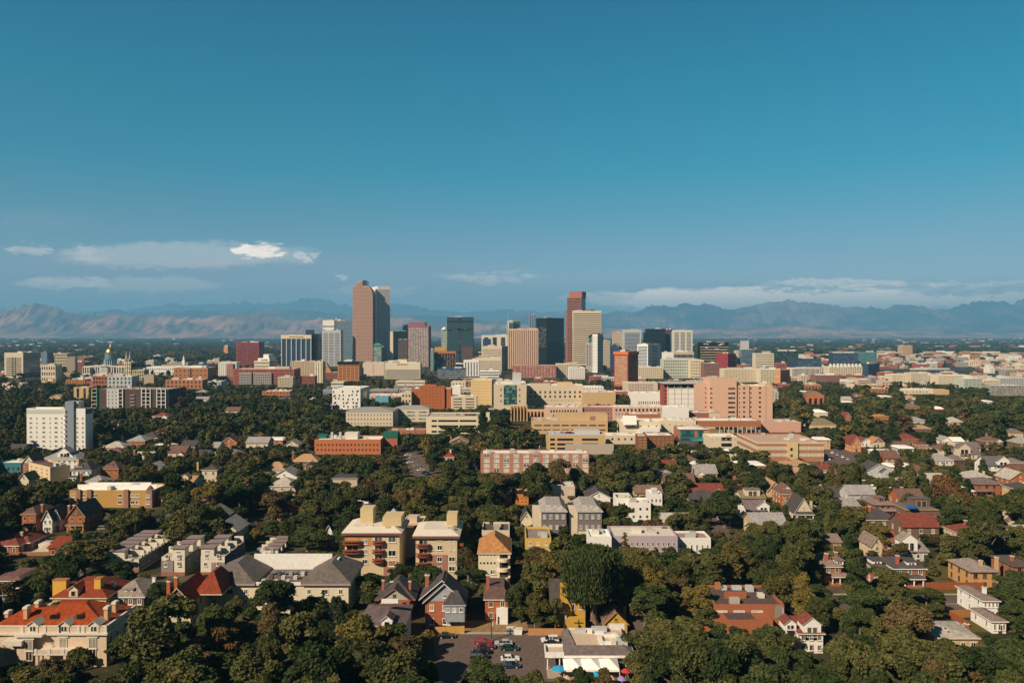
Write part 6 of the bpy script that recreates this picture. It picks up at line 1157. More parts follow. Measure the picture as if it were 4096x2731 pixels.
for i, (px, py, c) in enumerate(((3330, 1812, 'white'), (3350, 1820, 'silver'), (3372, 1829, 'white'), (3392, 1838, 'silver'), (3360, 1800, 'dark'), (3318, 1838, 'white'))): car(f'{c} car in the far lot right of the banded brick office, number {i + 1} in its row'.replace(', number 1 in its row', ' at its far end').replace(', number 2 in its row', ' behind the first').replace(', number 3 in its row', ' mid row').replace(', number 4 in its row', ' near the trees').replace(', number 5 in its row', ' at the upper edge').replace(', number 6 in its row', ' at the near edge'), px, py, c, 1.2, group='cars right of the banded brick office')
for i, (px, py, c) in enumerate(((1632, 1822, 'white'), (1650, 1832, 'silver'), (1640, 1852, 'white'), (1668, 1865, 'silver'), (1684, 1882, 'white'), (1700, 1893, 'dark'), (1712, 1900, 'blue'))): car(f'{c} car, {("first", "second", "third", "fourth", "fifth", "sixth", "seventh")[i]} from the top of the lot left of the pinkish brick flats', px, py, c, .5, group='cars in the tree-shaded lot')
for i, (px, py, c) in enumerate(((2878, 2076, 'white'), (2908, 2094, 'blue'), (2915, 2110, 'dark'))): car(f'{c} car parked on the side street gap in the woods', px, py, c, 1.4, 'suv', group='cars on the wooded side street')
gquad('road', [(2850, 2060), (2890, 2060), (2935, 2130), (2850, 2130)], .04, ROAD); vis(2852, 2058, 2925, 2118, 320)
vis(395, 2095, 440, 2118, 330); car('cream estate car beside the brick houses with tall gables', 412, 2118, 'tan', .1, 'suv', 'cars by the brick houses'); car('silver car behind the cream estate car', 438, 2100, 'silver', .2, group='cars by the brick houses')
car('white pickup-like van on the right-hand drive', 3832, 2512, 'white', .3, 'suv', 'cars on the right-hand drive')
# fences, walls, poles, bins
def wallrun(name, lab, px0, py0, px1, py1, hgt, m, cat, boards=True, th=.15):
    d0, d1 = gd(py0), gd(py1); p0, p1 = Vector((gx(px0, d0), d0, 0)), Vector((gx(px1, d1), d1, 0)); L = (p1 - p0).length; an = math.atan2(p1.y - p0.y, p1.x - p0.x)
    r = empty(name, p0, an); tag(r, lab, cat)
    b = MB(); b.box(0, L, -th / 2, th / 2, 0, hgt, m); b.build('panel', r)
    n = max(2, int(L / 2.5)); c = MB(); c.box(-.08, .08, -.14, .02 - th / 2 - .01, 0, hgt + .12, m); me = c.mesh('post')
    if boards: [inst('post', me, r, (L * i / n, 0, 0)) for i in range(n + 1)]
    return r
COL.update(yfence=(.55, .32, .09), swall=(.46, .22, .10), cedar2=(.28, .08, .03))
wallrun('fence', 'yellow plank fence below the white-gabled blue-grey house', 1740, 2536, 1856, 2532, 2.0, 'yfence', 'fence'); wallrun('garden_wall', 'orange-brown stone garden wall behind the asphalt lot', 2113, 2538, 2262, 2538, 1.7, 'swall', 'wall', False, .5)
wallrun('fence', 'red-brown plank fence across the far side of the right-hand lawn', 3705, 2356, 3940, 2356, 2.2, 'cedar2', 'fence'); wallrun('fence', 'low red-brown fence behind the lawn beside the foursquare house', 3700, 2300, 3760, 2300, 2.2, 'cedar2', 'fence'); wallrun('fence', 'orange plank fence at the near side of the right-hand road', 3805, 2470, 3925, 2466, 2.2, 'cedar', 'fence'); wallrun('fence', 'slanting brown plank fence running down to the right-hand drive', 3805, 2470, 3880, 2512, 1.9, 'cedar2', 'fence')
wallrun('garden_wall', 'low white terrace wall in front of the restaurant', 2312, 2702, 2400, 2702, .8, 'peach', 'wall', False, .3); wallrun('garden_wall', 'low brick terrace wall right of the restaurant front', 2410, 2702, 2580, 2704, .9, 'brick', 'wall', False, .3)
pole('wooden utility pole with crossarm between stone wall and yellow house', 2259, 2437, 2540, True, 'dbrown'); pole('brown utility pole standing behind the red saloon', 1966, 2462, 2562, True, 'dbrown'); pole('white street pole among the conifers at the lot entrance', 1982, 2655, 2745, False, 'white', 'street_pole')
pole('brown utility pole right of the yellow brick flats', 643, 1981, 2072, True, 'brown'); pole('dark utility pole above the tan house', 4019, 2138, 2240, True, 'brown'); pole('grey utility pole at the left picture edge behind the mansion', 6, 2368, 2500, True, 'grey')
pole('pale lamp post in front of the teal glass entrance block', 2840, 1803, 1835, False, 'white', 'street_lamp', 'lamp post', .2, True); pole('pale lamp post below the cream wing with black openings', 2931, 1806, 1845, False, 'white', 'street_lamp', 'lamp post', .2, True); pole('white lamp post in front of the tan office block', 2158, 1782, 1800, False, 'white', 'street_lamp', 'lamp post', .2, True)
for lab, px, py, m in (('blue-grey skip by the orange brick house', 2043, 2530, 'bluegrey'), ('white metal shed box beside the skip', 2072, 2534, 'white')):
    d = gd(py); r = empty('storage_bin', (gx(px, d), d, 0)); tag(r, lab, 'bin'); b = MB(); b.prism([(-1.0, 0), (1.0, 0), (1.15, 1.5), (-1.15, 1.5)], -.7, .7, m); b.build('body', r); boxpart('lid', r, -1.2, 1.2, -.75, .75, 1.51, 1.6, 'offwhite')
# ---------------------------------------------------------------- left and right neighbourhoods
HS = [
 # name,label,x0,x1,eave,ridge,d,D,kind,wall,roof,trim,gablem,win,yv,chim,dorm,por,lm,flat
 ('brick_house', 'brick house with brown hip roof left of the white gabled house', 84, 140, 2055, 2018, 320, 13, 'hip', 'brick3', 'rbrown3', 'tan', None, (2, 2), 2125, ((167, 2018, 'brick', .3),), ((112, 2048, 1.8),), (84, 128, 3.0), 'left brick hip house', 0),
 ('house', 'bright white twin-gabled house between two brick houses', 168, 205, 2075, 2040, 325, 12, 'gf', 'white', 'slate2', 'white', None, (2, 2), 2118, (), (), None, 'white gabled house', 0),
 ('house', 'right gable of the bright white twin-gabled pair', 208, 238, 2068, 2037, 328, 12, 'gf', 'white', 'slate2', 'white', None, (1, 2), 2115, (), (), None, None, 0),
 ('brick_house', 'brick house with steep brown gable and porch, right of the white gables', 268, 336, 2062, 2019, 322, 14, 'gf', 'orange3', 'rbrown3', 'tan', 'rbrown3', (2, 2), 2112, ((274, 2022, 'brick', .3), (294, 2020, 'brick', .5)), (), (262, 330, 3.0), 'steep-gabled brick house', 0),
 ('house', 'grey hip-roofed large house with white gables beyond the tan flats', 158, 308, 1838, 1800, 480, 18, 'hip', 'white', 'rgrey3', 'white', None, (7, 2), 1858, (), ((252, 1834, 7, 'white', True), (270, 1846, 6, 'white', True)), None, 'large grey-roofed white house', .1),
 ('house', 'dark-roofed house with white dormer right of the tan flats', 284, 362, 1880, 1842, 430, 13, 'hip', 'white', 'slate2', 'white', None, (4, 2), 1892, ((312, 1838, 'tan', .3),), ((316, 1872, 2.5),), (275, 345, 2.8), 'dark-roofed house', 0),
 ('brick_house', 'orange brick house with brown hip roof and white dormer', 400, 472, 1875, 1840, 440, 13, 'hip', 'orange3', 'rbrown3', 'tan', None, (3, 2), 1908, (), ((436, 1872, 3.4),), None, 'orange brick hip house', 0),
 ('house', 'small brick gabled house above the tan flats', 88, 134, 1850, 1822, 455, 10, 'gf', 'brick3', 'rbrown3', 'offwhite', 'offwhite', (2, 2), 1860, (), (), None, None, 0),
 ('house', 'small white house with orange roof left of the tan flats', 70, 112, 1918, 1893, 405, 9, 'gf', 'cream2', 'oroof', 'offwhite', None, (3, 1), 1935, (), (), None, None, 0),
 ('house', 'tan-roofed house with small gables above the yellow brick flats', 665, 770, 1928, 1902, 385, 13, 'gs', 'offwhite', 'tanroof', 'tan', None, (4, 2), 1948, (), ((735, 1926, 4, 'cream', True),), None, 'tan-roofed house', 0),
 ('house', 'narrow cream house with pointed dark roof in the woods', 806, 866, 1878, 1858, 425, 9, 'hip', 'cream', 'shingle2', 'offwhite', None, (2, 2), 1918, ((790, 1850, 'tan', .3),), (), None, 'narrow cream house', 0),
 ('house', 'dark red hip-roofed house at the left edge', -30, 70, 2180, 2132, 292, 13, 'hip', 'brick', 'dredroof', 'white', None, (3, 1), 2205, ((85, 2128, 'pinkwall', .5),), (), None, 'dark red hip house', 0),
 ('house', 'second dark red hip-roofed house joined behind the first at the left edge', 40, 115, 2168, 2128, 302, 12, 'hip', 'brick', 'dredroof', 'white', None, (3, 1), 2190, (), (), None, None, 0),
 ('house', 'red-roofed hall behind the beige stepped-gable building', 190, 262, 2190, 2145, 300, 14, 'gs', 'brick', 'rroof', 'tan', None, (2, 1), 2195, (), (), None, None, 0),
 ('house', 'flat-roofed brown shop with red awning at the left edge', -40, 78, 2320, 2285, 256, 12, 'hip', 'dbrick', 'rbrown3', 'white', None, (4, 1), 2330, (), (), None, None, .6),
 ('house', 'pale grey gabled house behind the townhouse rows', 985, 1060, 2150, 2106, 330, 16, 'gf', 'palegrn', 'shingle2', 'offwhite', None, (0, 0), 2180, (), (), None, 'pale grey gabled house', 0),
 ('house', 'dark-roofed wing behind the pale grey gabled house', 1035, 1110, 2130, 2090, 345, 12, 'gs', 'dgrey', 'slate2', 'dgrey', None, (0, 0), 2145, (), (), None, None, 0),
 ('brick_house', 'brick house with white triangular gable left of the yellow flats', 1283, 1345, 2155, 2100, 296, 14, 'gf', 'brick3', 'rbrown3', 'offwhite', 'white', (2, 1), 2190, (), (), None, 'white-gabled brick house', 0),
 ('house', 'orange tile roof with two chimneys deep in the woods', 1092, 1162, 2052, 2012, 345, 12, 'hip', 'brick', 'chroof', 'offwhite', None, (3, 1), 2058, ((1090, 2020, 'brick', .2), (1138, 2003, 'tan', .5)), ((1130, 2050, 3.4),), None, 'orange tile roof in the woods', 0),
 ('house', 'small salmon house with red hip roof in the centre woods', 1770, 1815, 1826, 1804, 520, 12, 'hip', 'peach', 'rroof', 'offwhite', None, (3, 1), 1838, ((1802, 1798, 'white', .4),), (), None, 'small salmon house', 0),
 ('house', 'house with black shed roof edge and white board in the left woods', 1330, 1428, 1912, 1903, 400, 9, 'hip', 'peach', 'slate2', 'offwhite', None, (5, 1), 1925, (), (), None, 'black-edged low house', .8),
 # right
 ('house', 'white house with purple-grey roof and front gable on the right', 2988, 3066, 2040, 2000, 345, 13, 'gs', 'white', 'purpr2', 'white', None, (3, 2), 2068, (), ((3056, 2058, 5, 'white', True, 0, .75),), None, 'purple-roofed white house', 0),
 ('house', 'olive-roofed house with cream dormers behind the purple-roofed white house', 2970, 3064, 1992, 1962, 375, 12, 'gs', 'cream', 'oliver', 'cream', None, (4, 1), 2003, ((3013, 1950, 'brick', .5),), ((3012, 1990, 7, 'cream'),), None, 'olive-roofed house', 0),
 ('house', 'yellow gabled house with dark pediment on the right', 3182, 3250, 2046, 1993, 345, 12, 'gf', 'yflat', 'slate2', 'white', 'cream', (2, 1), 2072, ((3246, 2005, 'yflat', .3),), (), (3190, 3258, 2.8), 'yellow gabled house', 0),
 ('house', 'orange brick house with white pointed turret on the right', 3125, 3180, 1975, 1930, 400, 12, 'hip', 'orange3', 'rbrown3', 'offwhite', None, (2, 2), 2005, (), ((3150, 1968, 3, 'white', True),), (3150, 3190, 3), 'turreted orange brick house', 0),
 ('house', 'tan gable roof with pale edge left of the turreted orange brick house', 3075, 3128, 1960, 1928, 410, 14, 'gf', 'tan', 'tanroof', 'cream', None, (1, 1), 1975, (), (), None, None, 0),
 ('house', 'grey-roofed white house left of the brick house with the red porch roof', 3372, 3440, 2022, 1992, 360, 12, 'gs', 'lgrey', 'rgrey3', 'offwhite', None, (2, 2), 2050, (), (), None, 'grey-roofed white house', 0),
 ('brick_house', 'brick house with grey hip roof and red porch roof', 3500, 3590, 2018, 1984, 350, 14, 'hip', 'orange3', 'rgrey4', 'brown', None, (4, 2), 2048, (), ((3528, 2006, 3, 'brick'),), (3525, 3600, 3.4), 'brick house with red porch', 0),
 ('house', 'grey building with curved roof and blue tarpaulin', 3628, 3752, 2036, 2024, 335, 13, 'hip', 'brown', 'slategrey', 'tan', None, (4, 1), 2072, (), ((3688, 2034, 7.5, 'brown'),), None, 'blue-tarped grey building', .7),
 ('house', 'orange brick two-storey house with recessed balcony on the right', 3905, 4024, 1936, 1908, 400, 14, 'hip', 'orange3', 'purpr2', 'brown', None, (4, 2), 1992, (), (), (3908, 3975, 2.6), 'orange brick balcony house', .1),
 ('house', 'pale grey hip roof behind the orange brick balcony house', 3868, 3968, 1908, 1880, 430, 12, 'hip', 'orange3', 'palehip', 'cream', None, (3, 1), 1915, ((3937, 1885, 'cream', .4),), (), None, 'pale grey hip house', 0),
 ('house', 'grey hip-roofed white house left of two gables at the wood gap', 3742, 3818, 1840, 1814, 515, 13, 'hip', 'offwhite', 'rgrey3', 'white', None, (4, 1), 1858, (), (), None, 'grey hip white house', 0),
 ('house', 'brown hip-roofed house touching the grey hip white one', 3820, 3860, 1840, 1818, 512, 11, 'hip', 'brown', 'purpr2', 'brown', None, (2, 1), 1860, (), (), None, None, 0),
 ('house', 'cream stone house with steep grey gable and arched windows', 3845, 3925, 1815, 1790, 560, 15, 'gs', 'cream', 'purpr2', 'cream', None, (4, 1), 1838, (), ((3860, 1826, 8, 'cream', True, .0, .7),), None, 'cream stone gabled house', 0),
 ('house', 'white long-gabled house with dark roof on the right', 3950, 4040, 1860, 1824, 475, 12, 'gs', 'white', 'slategrey', 'white', None, (4, 2), 1876, (), ((4016, 1872, 7, 'white', True, 0, .6),), None, 'white long-gabled house', 0),
 ('house', 'grey jumble of gabled roofs at the right edge', 4040, 4110, 1850, 1830, 480, 12, 'hip', 'lgrey', 'rgrey4', 'offwhite', None, (3, 1), 1865, (), (), None, None, 0),
 ('brick_house', 'brick house with two red chimneys and porch left of the foursquare', 3298, 3368, 2264, 2222, 258, 12, 'hip', 'orange3', 'shinglep', 'offwhite', None, (2, 2), 2335, ((3308, 2214, 'redch', .2), (3346, 2208, 'brick', .6)), ((3362, 2258, 2.4, 'white'),), (3332, 3398, 3.0), 'two-chimney brick house', 0),
 ('brick_house', 'brick foursquare house with dark roof, white dormer and white porch', 3580, 3706, 2272, 2228, 262, 13, 'hip', 'brick4', 'slatep', 'white', None, (3, 2), 2340, ((3593, 2222, 'redch', .2),), ((3650, 2266, 3.0, 'white'),), (3622, 3702, 3.0), 'brick foursquare house', 0),
 ('house', 'dark-roofed brick house with white dormer half hidden left of the foursquare', 3492, 3552, 2266, 2232, 272, 12, 'hip', 'brick4', 'slatep', 'white', None, (2, 2), 2300, (), ((3512, 2262, 3, 'white'),), None, None, 0),
 ('house', 'tan brick hip-roofed house with three chimneys beyond the lawn', 3888, 3998, 2285, 2236, 258, 13, 'hip', 'tanbrick', 'pitch', 'brown', None, (3, 2), 2340, ((3927, 2242, 'tan', .2), (3990, 2228, 'tan', .6)), (), None, 'tan three-chimney house', 0),
 ('house', 'dark grey roof with red chimney at the right edge', 4060, 4150, 2262, 2225, 270, 12, 'hip', 'brick', 'slatep', 'brown', None, (2, 2), 2270, ((4053, 2224, 'redch', .3),), (), None, None, 0),
 ('house', 'white timbered two-storey house with brown roof on the far right', 3938, 4000, 2400, 2365, 222, 13, 'hip', 'white', 'shinglep', 'white', None, (4, 2), 2445, ((3942, 2348, 'white', .3),), (), None, 'white timbered house', .1),
 ('house', 'white low wing with brown roof below the white timbered house', 3975, 4030, 2482, 2452, 214, 10, 'hip', 'white', 'shinglep', 'white', None, (3, 1), 2512, (), (), None, None, .1),
 ('house', 'pale grey hip-roofed bungalow at the lower right', 3758, 3918, 2548, 2512, 198, 11, 'hip', 'tan', 'palehip', 'offwhite', None, (4, 1), 2560, ((3786, 2518, 'peach', .2), (3872, 2495, 'brick', .6)), (), None, 'pale grey bungalow', 0),
 ('house', 'red-brown gabled house with white trim above the woods on the right', 3545, 3600, 2165, 2124, 298, 12, 'gs', 'brick', 'redgable', 'white', None, (2, 1), 2165, (), (), None, 'red-brown gabled house', 0),
 ('house', 'brown-roofed house with white front gable right of the red-brown gable', 3636, 3716, 2205, 2166, 285, 12, 'gs', 'lgrey', 'pitch', 'white', None, (3, 1), 2215, (), ((3640, 2215, 6, 'white', True, 0, .8),), None, 'brown-roofed white-gabled house', 0),
 ('house', 'cream yellow gabled house in the right-hand trees', 3490, 3532, 2180, 2150, 300, 10, 'gf', 'yflat', 'shinglep', 'cream', None, (1, 2), 2205, (), (), None, 'cream yellow house', 0),
 ('house', 'brown hip roof with cream wall among the right-hand trees', 3316, 3368, 2168, 2134, 300, 10, 'gs', 'tan', 'shinglep', 'tan', None, (2, 1), 2170, (), (), None, None, 0),
 ('house', 'long red-roofed brick house, left of the red roofs', 3385, 3475, 1765, 1735, 590, 15, 'hip', 'brick', 'dredroof', 'tan', None, (4, 1), 1775, (), (), None, 'long red-roofed house', 0),
 ('house', 'orange-walled house with white porch among the red roofs', 3408, 3446, 1775, 1748, 570, 12, 'gf', 'orangeb5', 'dredroof', 'white', None, (2, 2), 1800, (), (), None, None, 0),
 ('house', 'white-fronted house with small gable among the red roofs', 3446, 3490, 1768, 1752, 575, 10, 'gf', 'white', 'dredroof', 'white', None, (3, 1), 1792, (), (), None, None, 0),
 ('house', 'brown gable with cream sides right of the white front', 3490, 3540, 1770, 1750, 575, 10, 'gf', 'cream', 'oroof', 'white', 'brick', (2, 1), 1785, (), (), None, None, 0),
 ('house', 'dark red hip roof with yellow porch right of the red roofs', 3612, 3676, 1756, 1732, 600, 13, 'hip', 'brick', 'dredroof', 'tan', None, (4, 1), 1768, (), (), None, 'red hip with yellow porch', 0),
 ('house', 'small red-roofed house with white porch at the wood gap', 3672, 3715, 1778, 1764, 570, 10, 'hip', 'brick', 'dredroof', 'white', None, (3, 1), 1800, (), (), None, None, 0),
 ('house', 'white gabled cottage above the grey hip white house', 3768, 3800, 1760, 1745, 610, 10, 'gf', 'white', 'rgrey3', 'white', None, (2, 1), 1772, (), (), None, None, 0),
 ('house', 'pale arched white roof above the right-hand wood', 3815, 3860, 1765, 1748, 610, 12, 'gs', 'cream', 'rwhite', 'white', None, (2, 1), 1780, (), (), None, None, 0),
 ('house', 'brown-roofed chapel-like house right of the arched white roof', 3865, 3925, 1790, 1768, 590, 12, 'gs', 'peach', 'purpr2', 'tan', None, (3, 1), 1800, ((3872, 1760, 'tan', .5),), (), None, None, 0),
 ('house', 'grey-roofed house near the right edge on the skyline of the wood', 4050, 4096, 1730, 1712, 680, 14, 'hip', 'yflat', 'purpr2', 'tan', None, (3, 1), 1750, (), (), None, None, 0),
 ('house', 'pale arched white hall right of the salmon tower', 3262, 3312, 1650, 1637, 760, 16, 'hip', 'cream2', 'rwhite', 'white', None, (3, 1), 1662, (), (), None, 'pale arched hall', .3),
 ('house', 'olive-roofed long house with cream walls right of the blank pink block', 3242, 3345, 1698, 1672, 680, 16, 'hip', 'yflat', 'oliver', 'cream', None, (5, 1), 1712, (), (), None, 'olive-roofed long house', .1),
 ('house', 'red brick pointed gable in the right-hand wood', 3380, 3406, 1668, 1650, 730, 12, 'gf', 'brick', 'dredroof', 'offwhite', None, (1, 2), 1685, (), (), None, 'red pointed gable', 0),
 ('house', 'orange-brown long low house in the right-hand wood', 3498, 3556, 1665, 1655, 740, 12, 'hip', 'oranger', 'oroof', 'tan', None, (4, 1), 1676, (), (), None, None, .1),
 ('house', 'mauve hip roof over brick wall far in the right-hand wood', 3628, 3680, 1625, 1612, 860, 14, 'hip', 'oranger', 'purpr2', 'tan', None, (4, 1), 1638, (), (), None, None, .1),
 ('house', 'red-fronted white house right of the mauve hip roof', 3742, 3775, 1635, 1625, 850, 12, 'hip', 'redd', 'rwhite', 'white', None, (2, 1), 1642, (), (), None, None, .5),
 ('house', 'light grey hip roof far in the right-hand wood', 3655, 3700, 1680, 1667, 720, 14, 'hip', 'lgrey', 'rgrey3', 'white', None, (3, 1), 1690, (), (), None, None, .1),
 ('house', 'white and brick mansion half hidden by trees at the lower right', 3200, 3296, 2530, 2482, 198, 12, 'hip', 'white', 'dredroof', 'offwhite', None, (3, 2), 2590, (), ((3165, 2520, 3, 'white', True), (3252, 2560, 4.5, 'white', True, 0, .9)), None, 'white and brick mansion', .1),
]
COL.update(rbrown3=(.16, .085, .07), rgrey3=(.30, .28, .28), tanroof=(.40, .24, .14), dredroof=(.19, .05, .035), purpr2=(.17, .13, .135), oliver=(.20, .16, .10), rgrey4=(.20, .165, .155), slategrey=(.13, .115, .115), palehip=(.40, .37, .33), shinglep=(.22, .165, .145), slatep=(.085, .07, .07), redch=(.42, .10, .06), brick4=(.30, .12, .07), tanbrick=(.50, .27, .11), redgable=(.26, .085, .05), )
for (nm, lab, x0, x1, ev, rg, d, D, kd, wl, rf, tr, gb, wn, yv, ch, dm, po, lm, fl) in HS:
    hm_ = {2: 5.6, 1: 3.4}.get(wn[1], 0)
    if hm_ and gz(ev, d) < hm_ - .6: d = (CAMH - hm_) * d / (CAMH - gz(ev, d))
    house(nm, lab, x0, x1, ev, rg, d, D=D, kind=kd, wall=wl, roof=rf, trim=tr, gablem=gb, win=wn, yv=yv, chim=ch, dorm=dm, por=po, lm=lm, flat=fl, top=min(rg, ev))
boxpart('tarpaulin', empty('tarpaulin_cover', (gx(3655, 333), 333, 0)), -1.6, 1.8, 0, 2.5, gz(2034, 333), gz(2034, 333) + .9, 'bluetarp') if COL.update(bluetarp=(.02, .12, .45)) is None else 0
tag(bpy.data.objects['tarpaulin_cover'], 'bright blue tarpaulin on the grey curved-roof building', 'tarpaulin')
# church-like brick flat building with units on its roof
B = bld('building', 'long flat-roofed orange brick building with dark roof and white units', 2863, 3140, 2416, 216, yv=2480, D=17, wall='obrick2', roof='darkroof', lm='flat orange brick building', junk=5) if COL.update(obrick2=(.33, .115, .055), darkroof=(.10, .068, .065), ) is None else 0
for q0, q1 in ((2866, 2912), (2934, 2984), (3006, 3056)): 
    inst('window', wmesh(3.1, .55, C('g_pale'), C('white'), False, bars=True), B.root, (lx(B, (q0 + q1) / 2), 0, gz(2448, 216)))
b = MB(); xw = lx(B, 3120); b.prism([(xw + 1.3 * math.cos(q) if False else xw + 1.25 * math.cos(q), gz(2425, 216) + 0 * q if False else gz(2440, 216) + 1.5 * math.sin(q)) for q in np.linspace(0, math.pi, 9)] + [(xw - 1.25, gz(2472, 216)), (xw + 1.25, gz(2472, 216))], -.12, -.01, 'g_pale'); b.build('arched_window', B.root)
boxpart('front_wing', B.root, lx(B, 2806, -5), lx(B, 3095, -5), -5, -.01, 0, gz(2472, 212), 'obrick2'); boxpart('wing_roof', B.root, lx(B, 2912, -4.6), lx(B, 3022, -4.6), -4.8, -.05, gz(2472, 212) + .01, gz(2472, 212) + .25, 'darkroof'); boxpart('chimney', B.root, lx(B, 2862, 15), lx(B, 2882, 15), 14, 15.5, B.h - .5, gz(2328, 231), 'oranger')
boxpart('screen_wall', B.root, lx(B, 2900, 7), lx(B, 2988, 7), 7, 7.3, B.zr, B.h + 1.2, 'obrick2'); b = MB(); b.lathe([(1.2, 0), (1.2, .05), (.05, .6)], 0, 0, 'blueumb', 8); o = b.build('canopy'); r_ = empty('parasol', (gx(2884, 231), 231, B.h + .2)); tag(r_, 'blue parasol on the roof of the flat orange brick building', 'parasol'); o.parent = r_; b = MB(); b.lathe([(.04, -1.2), (.04, 0)], 0, 0, 'white', 6); o = b.build('pole'); o.parent = r_
# yellow brick flats with white roof (left)
B = bld('apartment_block', 'yellow brick flats with white roof parapets and mauve brick piers', 275, 608, 1960, 366, yv=2030, D=17, wall='ybrick2', roof='rwhite', lm='yellow brick flats', junk=6) if COL.update(ybrick2=(.46, .27, .08), mpier=(.30, .16, .12)) is None else 0
for q0, q1 in ((303, 318), (345, 362), (492, 510), (582, 606)): boxpart('brick_pier', B.root, lx(B, q0, -.8), lx(B, q1, -.8), -.8, -.01, 0, B.h + .4, 'mpier')
boxpart('parapet_screen', B.root, .5, B.w - .5, 6, 6.3, B.zr, gz(1937, 372), 'white'); boxpart('parapet_screen', B.root, .5, B.w * .8, 15.5, 15.8, B.zr, gz(1928, 382), 'white')
for j in range(2):
    for px in (290, 333, 378, 477, 528, 548, 590): inst('window', wmesh(1.9, 1.5, C('g_mix'), C('white')), B.root, (lx(B, px, -.8 if px == 590 else 0), -.82 if px == 590 else 0, 4.8 - j * 3.1))
b = MB(); b.lathe([(1.8, B.h + .4), (.2, B.h + 2.2)], lx(B, 594, -.5), .8, 'rbrown3', 8); b.build('turret_roof', B.root); boxpart('right_wing', B.root, B.w + .01, B.w + 3, 3, 17, 0, B.h - 1.5, 'dbrick')
# tan flat block, teal block, beige stepped gable
bld('apartment_block', 'tan three-storey flats with brown brick side near the left edge', 112, 278, 1868, 432, xm=198, a=38, yv=1912, wall='yflat', roof='rbrown3', F=('g', 4, 3, .25, .35, 'g_dark', 'tan'), lm='tan three-storey flats')
bld('shop', 'teal flat building with white roof at the left edge', -20, 82, 1850, 455, yv=1885, D=13, wall='tealw', roof='rwhite', F=('g', 5, 1, .3, .3, 'g_dark'), lm='teal flat building') if COL.update(tealw=(.05, .17, .20)) is None else 0
B = bld('building', 'beige building with stepped parapet gable and brown brick front', 40, 218, 2208, 286, yv=2248, D=14, wall='tanbrick2', roof='concrete', lm='beige stepped-gable building', junk=5) if COL.update(tanbrick2=(.30, .15, .08)) is None else 0
b = MB(); b.prism([(lx(B, 134), 1.5), (lx(B, 194), 1.5), (lx(B, 218), gz(2182, 286)), (lx(B, 192), gz(2168, 286)), (lx(B, 134), gz(2205, 286))], -.2, -.01, 'cream'); b.build('gable_panel', B.root)
# townhouse rows running away from the camera
def trow(lab, lm, x0, x1, top, d, n, dep, wall2, yv, side=1, m0='rowc', skew=0.0):
    X0, X1 = gx(x0, d), gx(x1, d); w = X1 - X0; h = gz(top, d); r = empty('townhouse_row', (X0, d, 0), skew); tag(r, lab, 'townhouses'); L = dep / n
    b = MB(); b.box(0, w, 0, dep, 0, h - 3.0, m0); b.build('wall', r); b = MB(); b.poly([(0.1, 0.1, h - 2.99), (w - .1, .1, h - 2.99), (w - .1, dep, h - 2.99), (.1, dep, h - 2.99)], 'concrete'); b.build('roof_terrace', r)
    xs = (0, w * .55) if side > 0 else (w * .45, w)
    for i in range(n):
        y = i * L; b = MB(); b.box(xs[0] + .1, xs[1], y + .1, y + L * .5, h - 2.98, h - .26, m0); o = b.build('stair_room', r); b = MB(); b.box(xs[0] - .5, xs[1] + .4, y - .4, y + L * .5 + .4, h - .25, h, 'mauver2'); b.build('flat_roof', r)
        inst('window', wmesh(1.5, .7, C('g_dark'), C('white'), False), r, ((xs[0] + xs[1]) / 2, y + .1, h - 1.8))
        x0_, x1_ = (xs[1] + .3, w - .1) if side > 0 else (.1, xs[0] - .1); boxpart('terrace_screen', r, x0_, x1_, y + L * .8, y + L * .8 + .25, h - 2.98, h - 1.0, m0)
    q = (w * .45, w) if side > 0 else (0, w * .5)
    boxpart('grey_panel', r, q[0], q[1] + .1, -.25, -.01, h * .12, h - 5.0 if side > 0 else h * .55, wall2); boxpart('base_brick', r, -.1, w + .1, -.3, -.26, 0, h * .14, 'brickd3')
    for x, z in ((w * .25, h * .62), (w * .2, h * .33), (w * .75, h * .36), (w * .75, h * .62)): inst('window', wmesh(1.1, 1.4, C('g_dark'), C('white')), r, (x, -.25 if x > q[0] else 0, z))
    for i in range(n):
        for z in (h * .25, h * .5): inst('window', wmesh(1.1, 1.4, C('g_dark'), C('lgrey')), r, (w, (i + .5) * L, z), math.pi / 2)
    boxpart('side_shade', r, w + .01, w + .12, .3, dep - .2, .2, h - 3.2, 'sidegrey')  # dark sheet: shade of the right-hand side put into the colour
    vis(x0 - 4, top - 4, x1 + 8, yv, d); vis(x0, top - 60, x1 + 40, top + 20, d + dep * .6); foot(X0 - 1, X1 + 1, d, d + dep); LM.append((lm, (x0 + x1) / 2, top, d))
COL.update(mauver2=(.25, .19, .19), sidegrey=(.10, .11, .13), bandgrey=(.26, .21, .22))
COL.update(rowc=(.64, .58, .48))
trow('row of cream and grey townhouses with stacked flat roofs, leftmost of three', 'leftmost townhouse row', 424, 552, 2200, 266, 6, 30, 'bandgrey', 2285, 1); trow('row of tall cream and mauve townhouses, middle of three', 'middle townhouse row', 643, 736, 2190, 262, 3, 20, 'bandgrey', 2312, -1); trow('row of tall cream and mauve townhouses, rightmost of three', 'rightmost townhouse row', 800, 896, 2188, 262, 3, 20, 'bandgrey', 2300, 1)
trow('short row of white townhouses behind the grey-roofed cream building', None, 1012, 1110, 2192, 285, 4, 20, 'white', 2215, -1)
COL['white2'] = (.7, .68, .62)
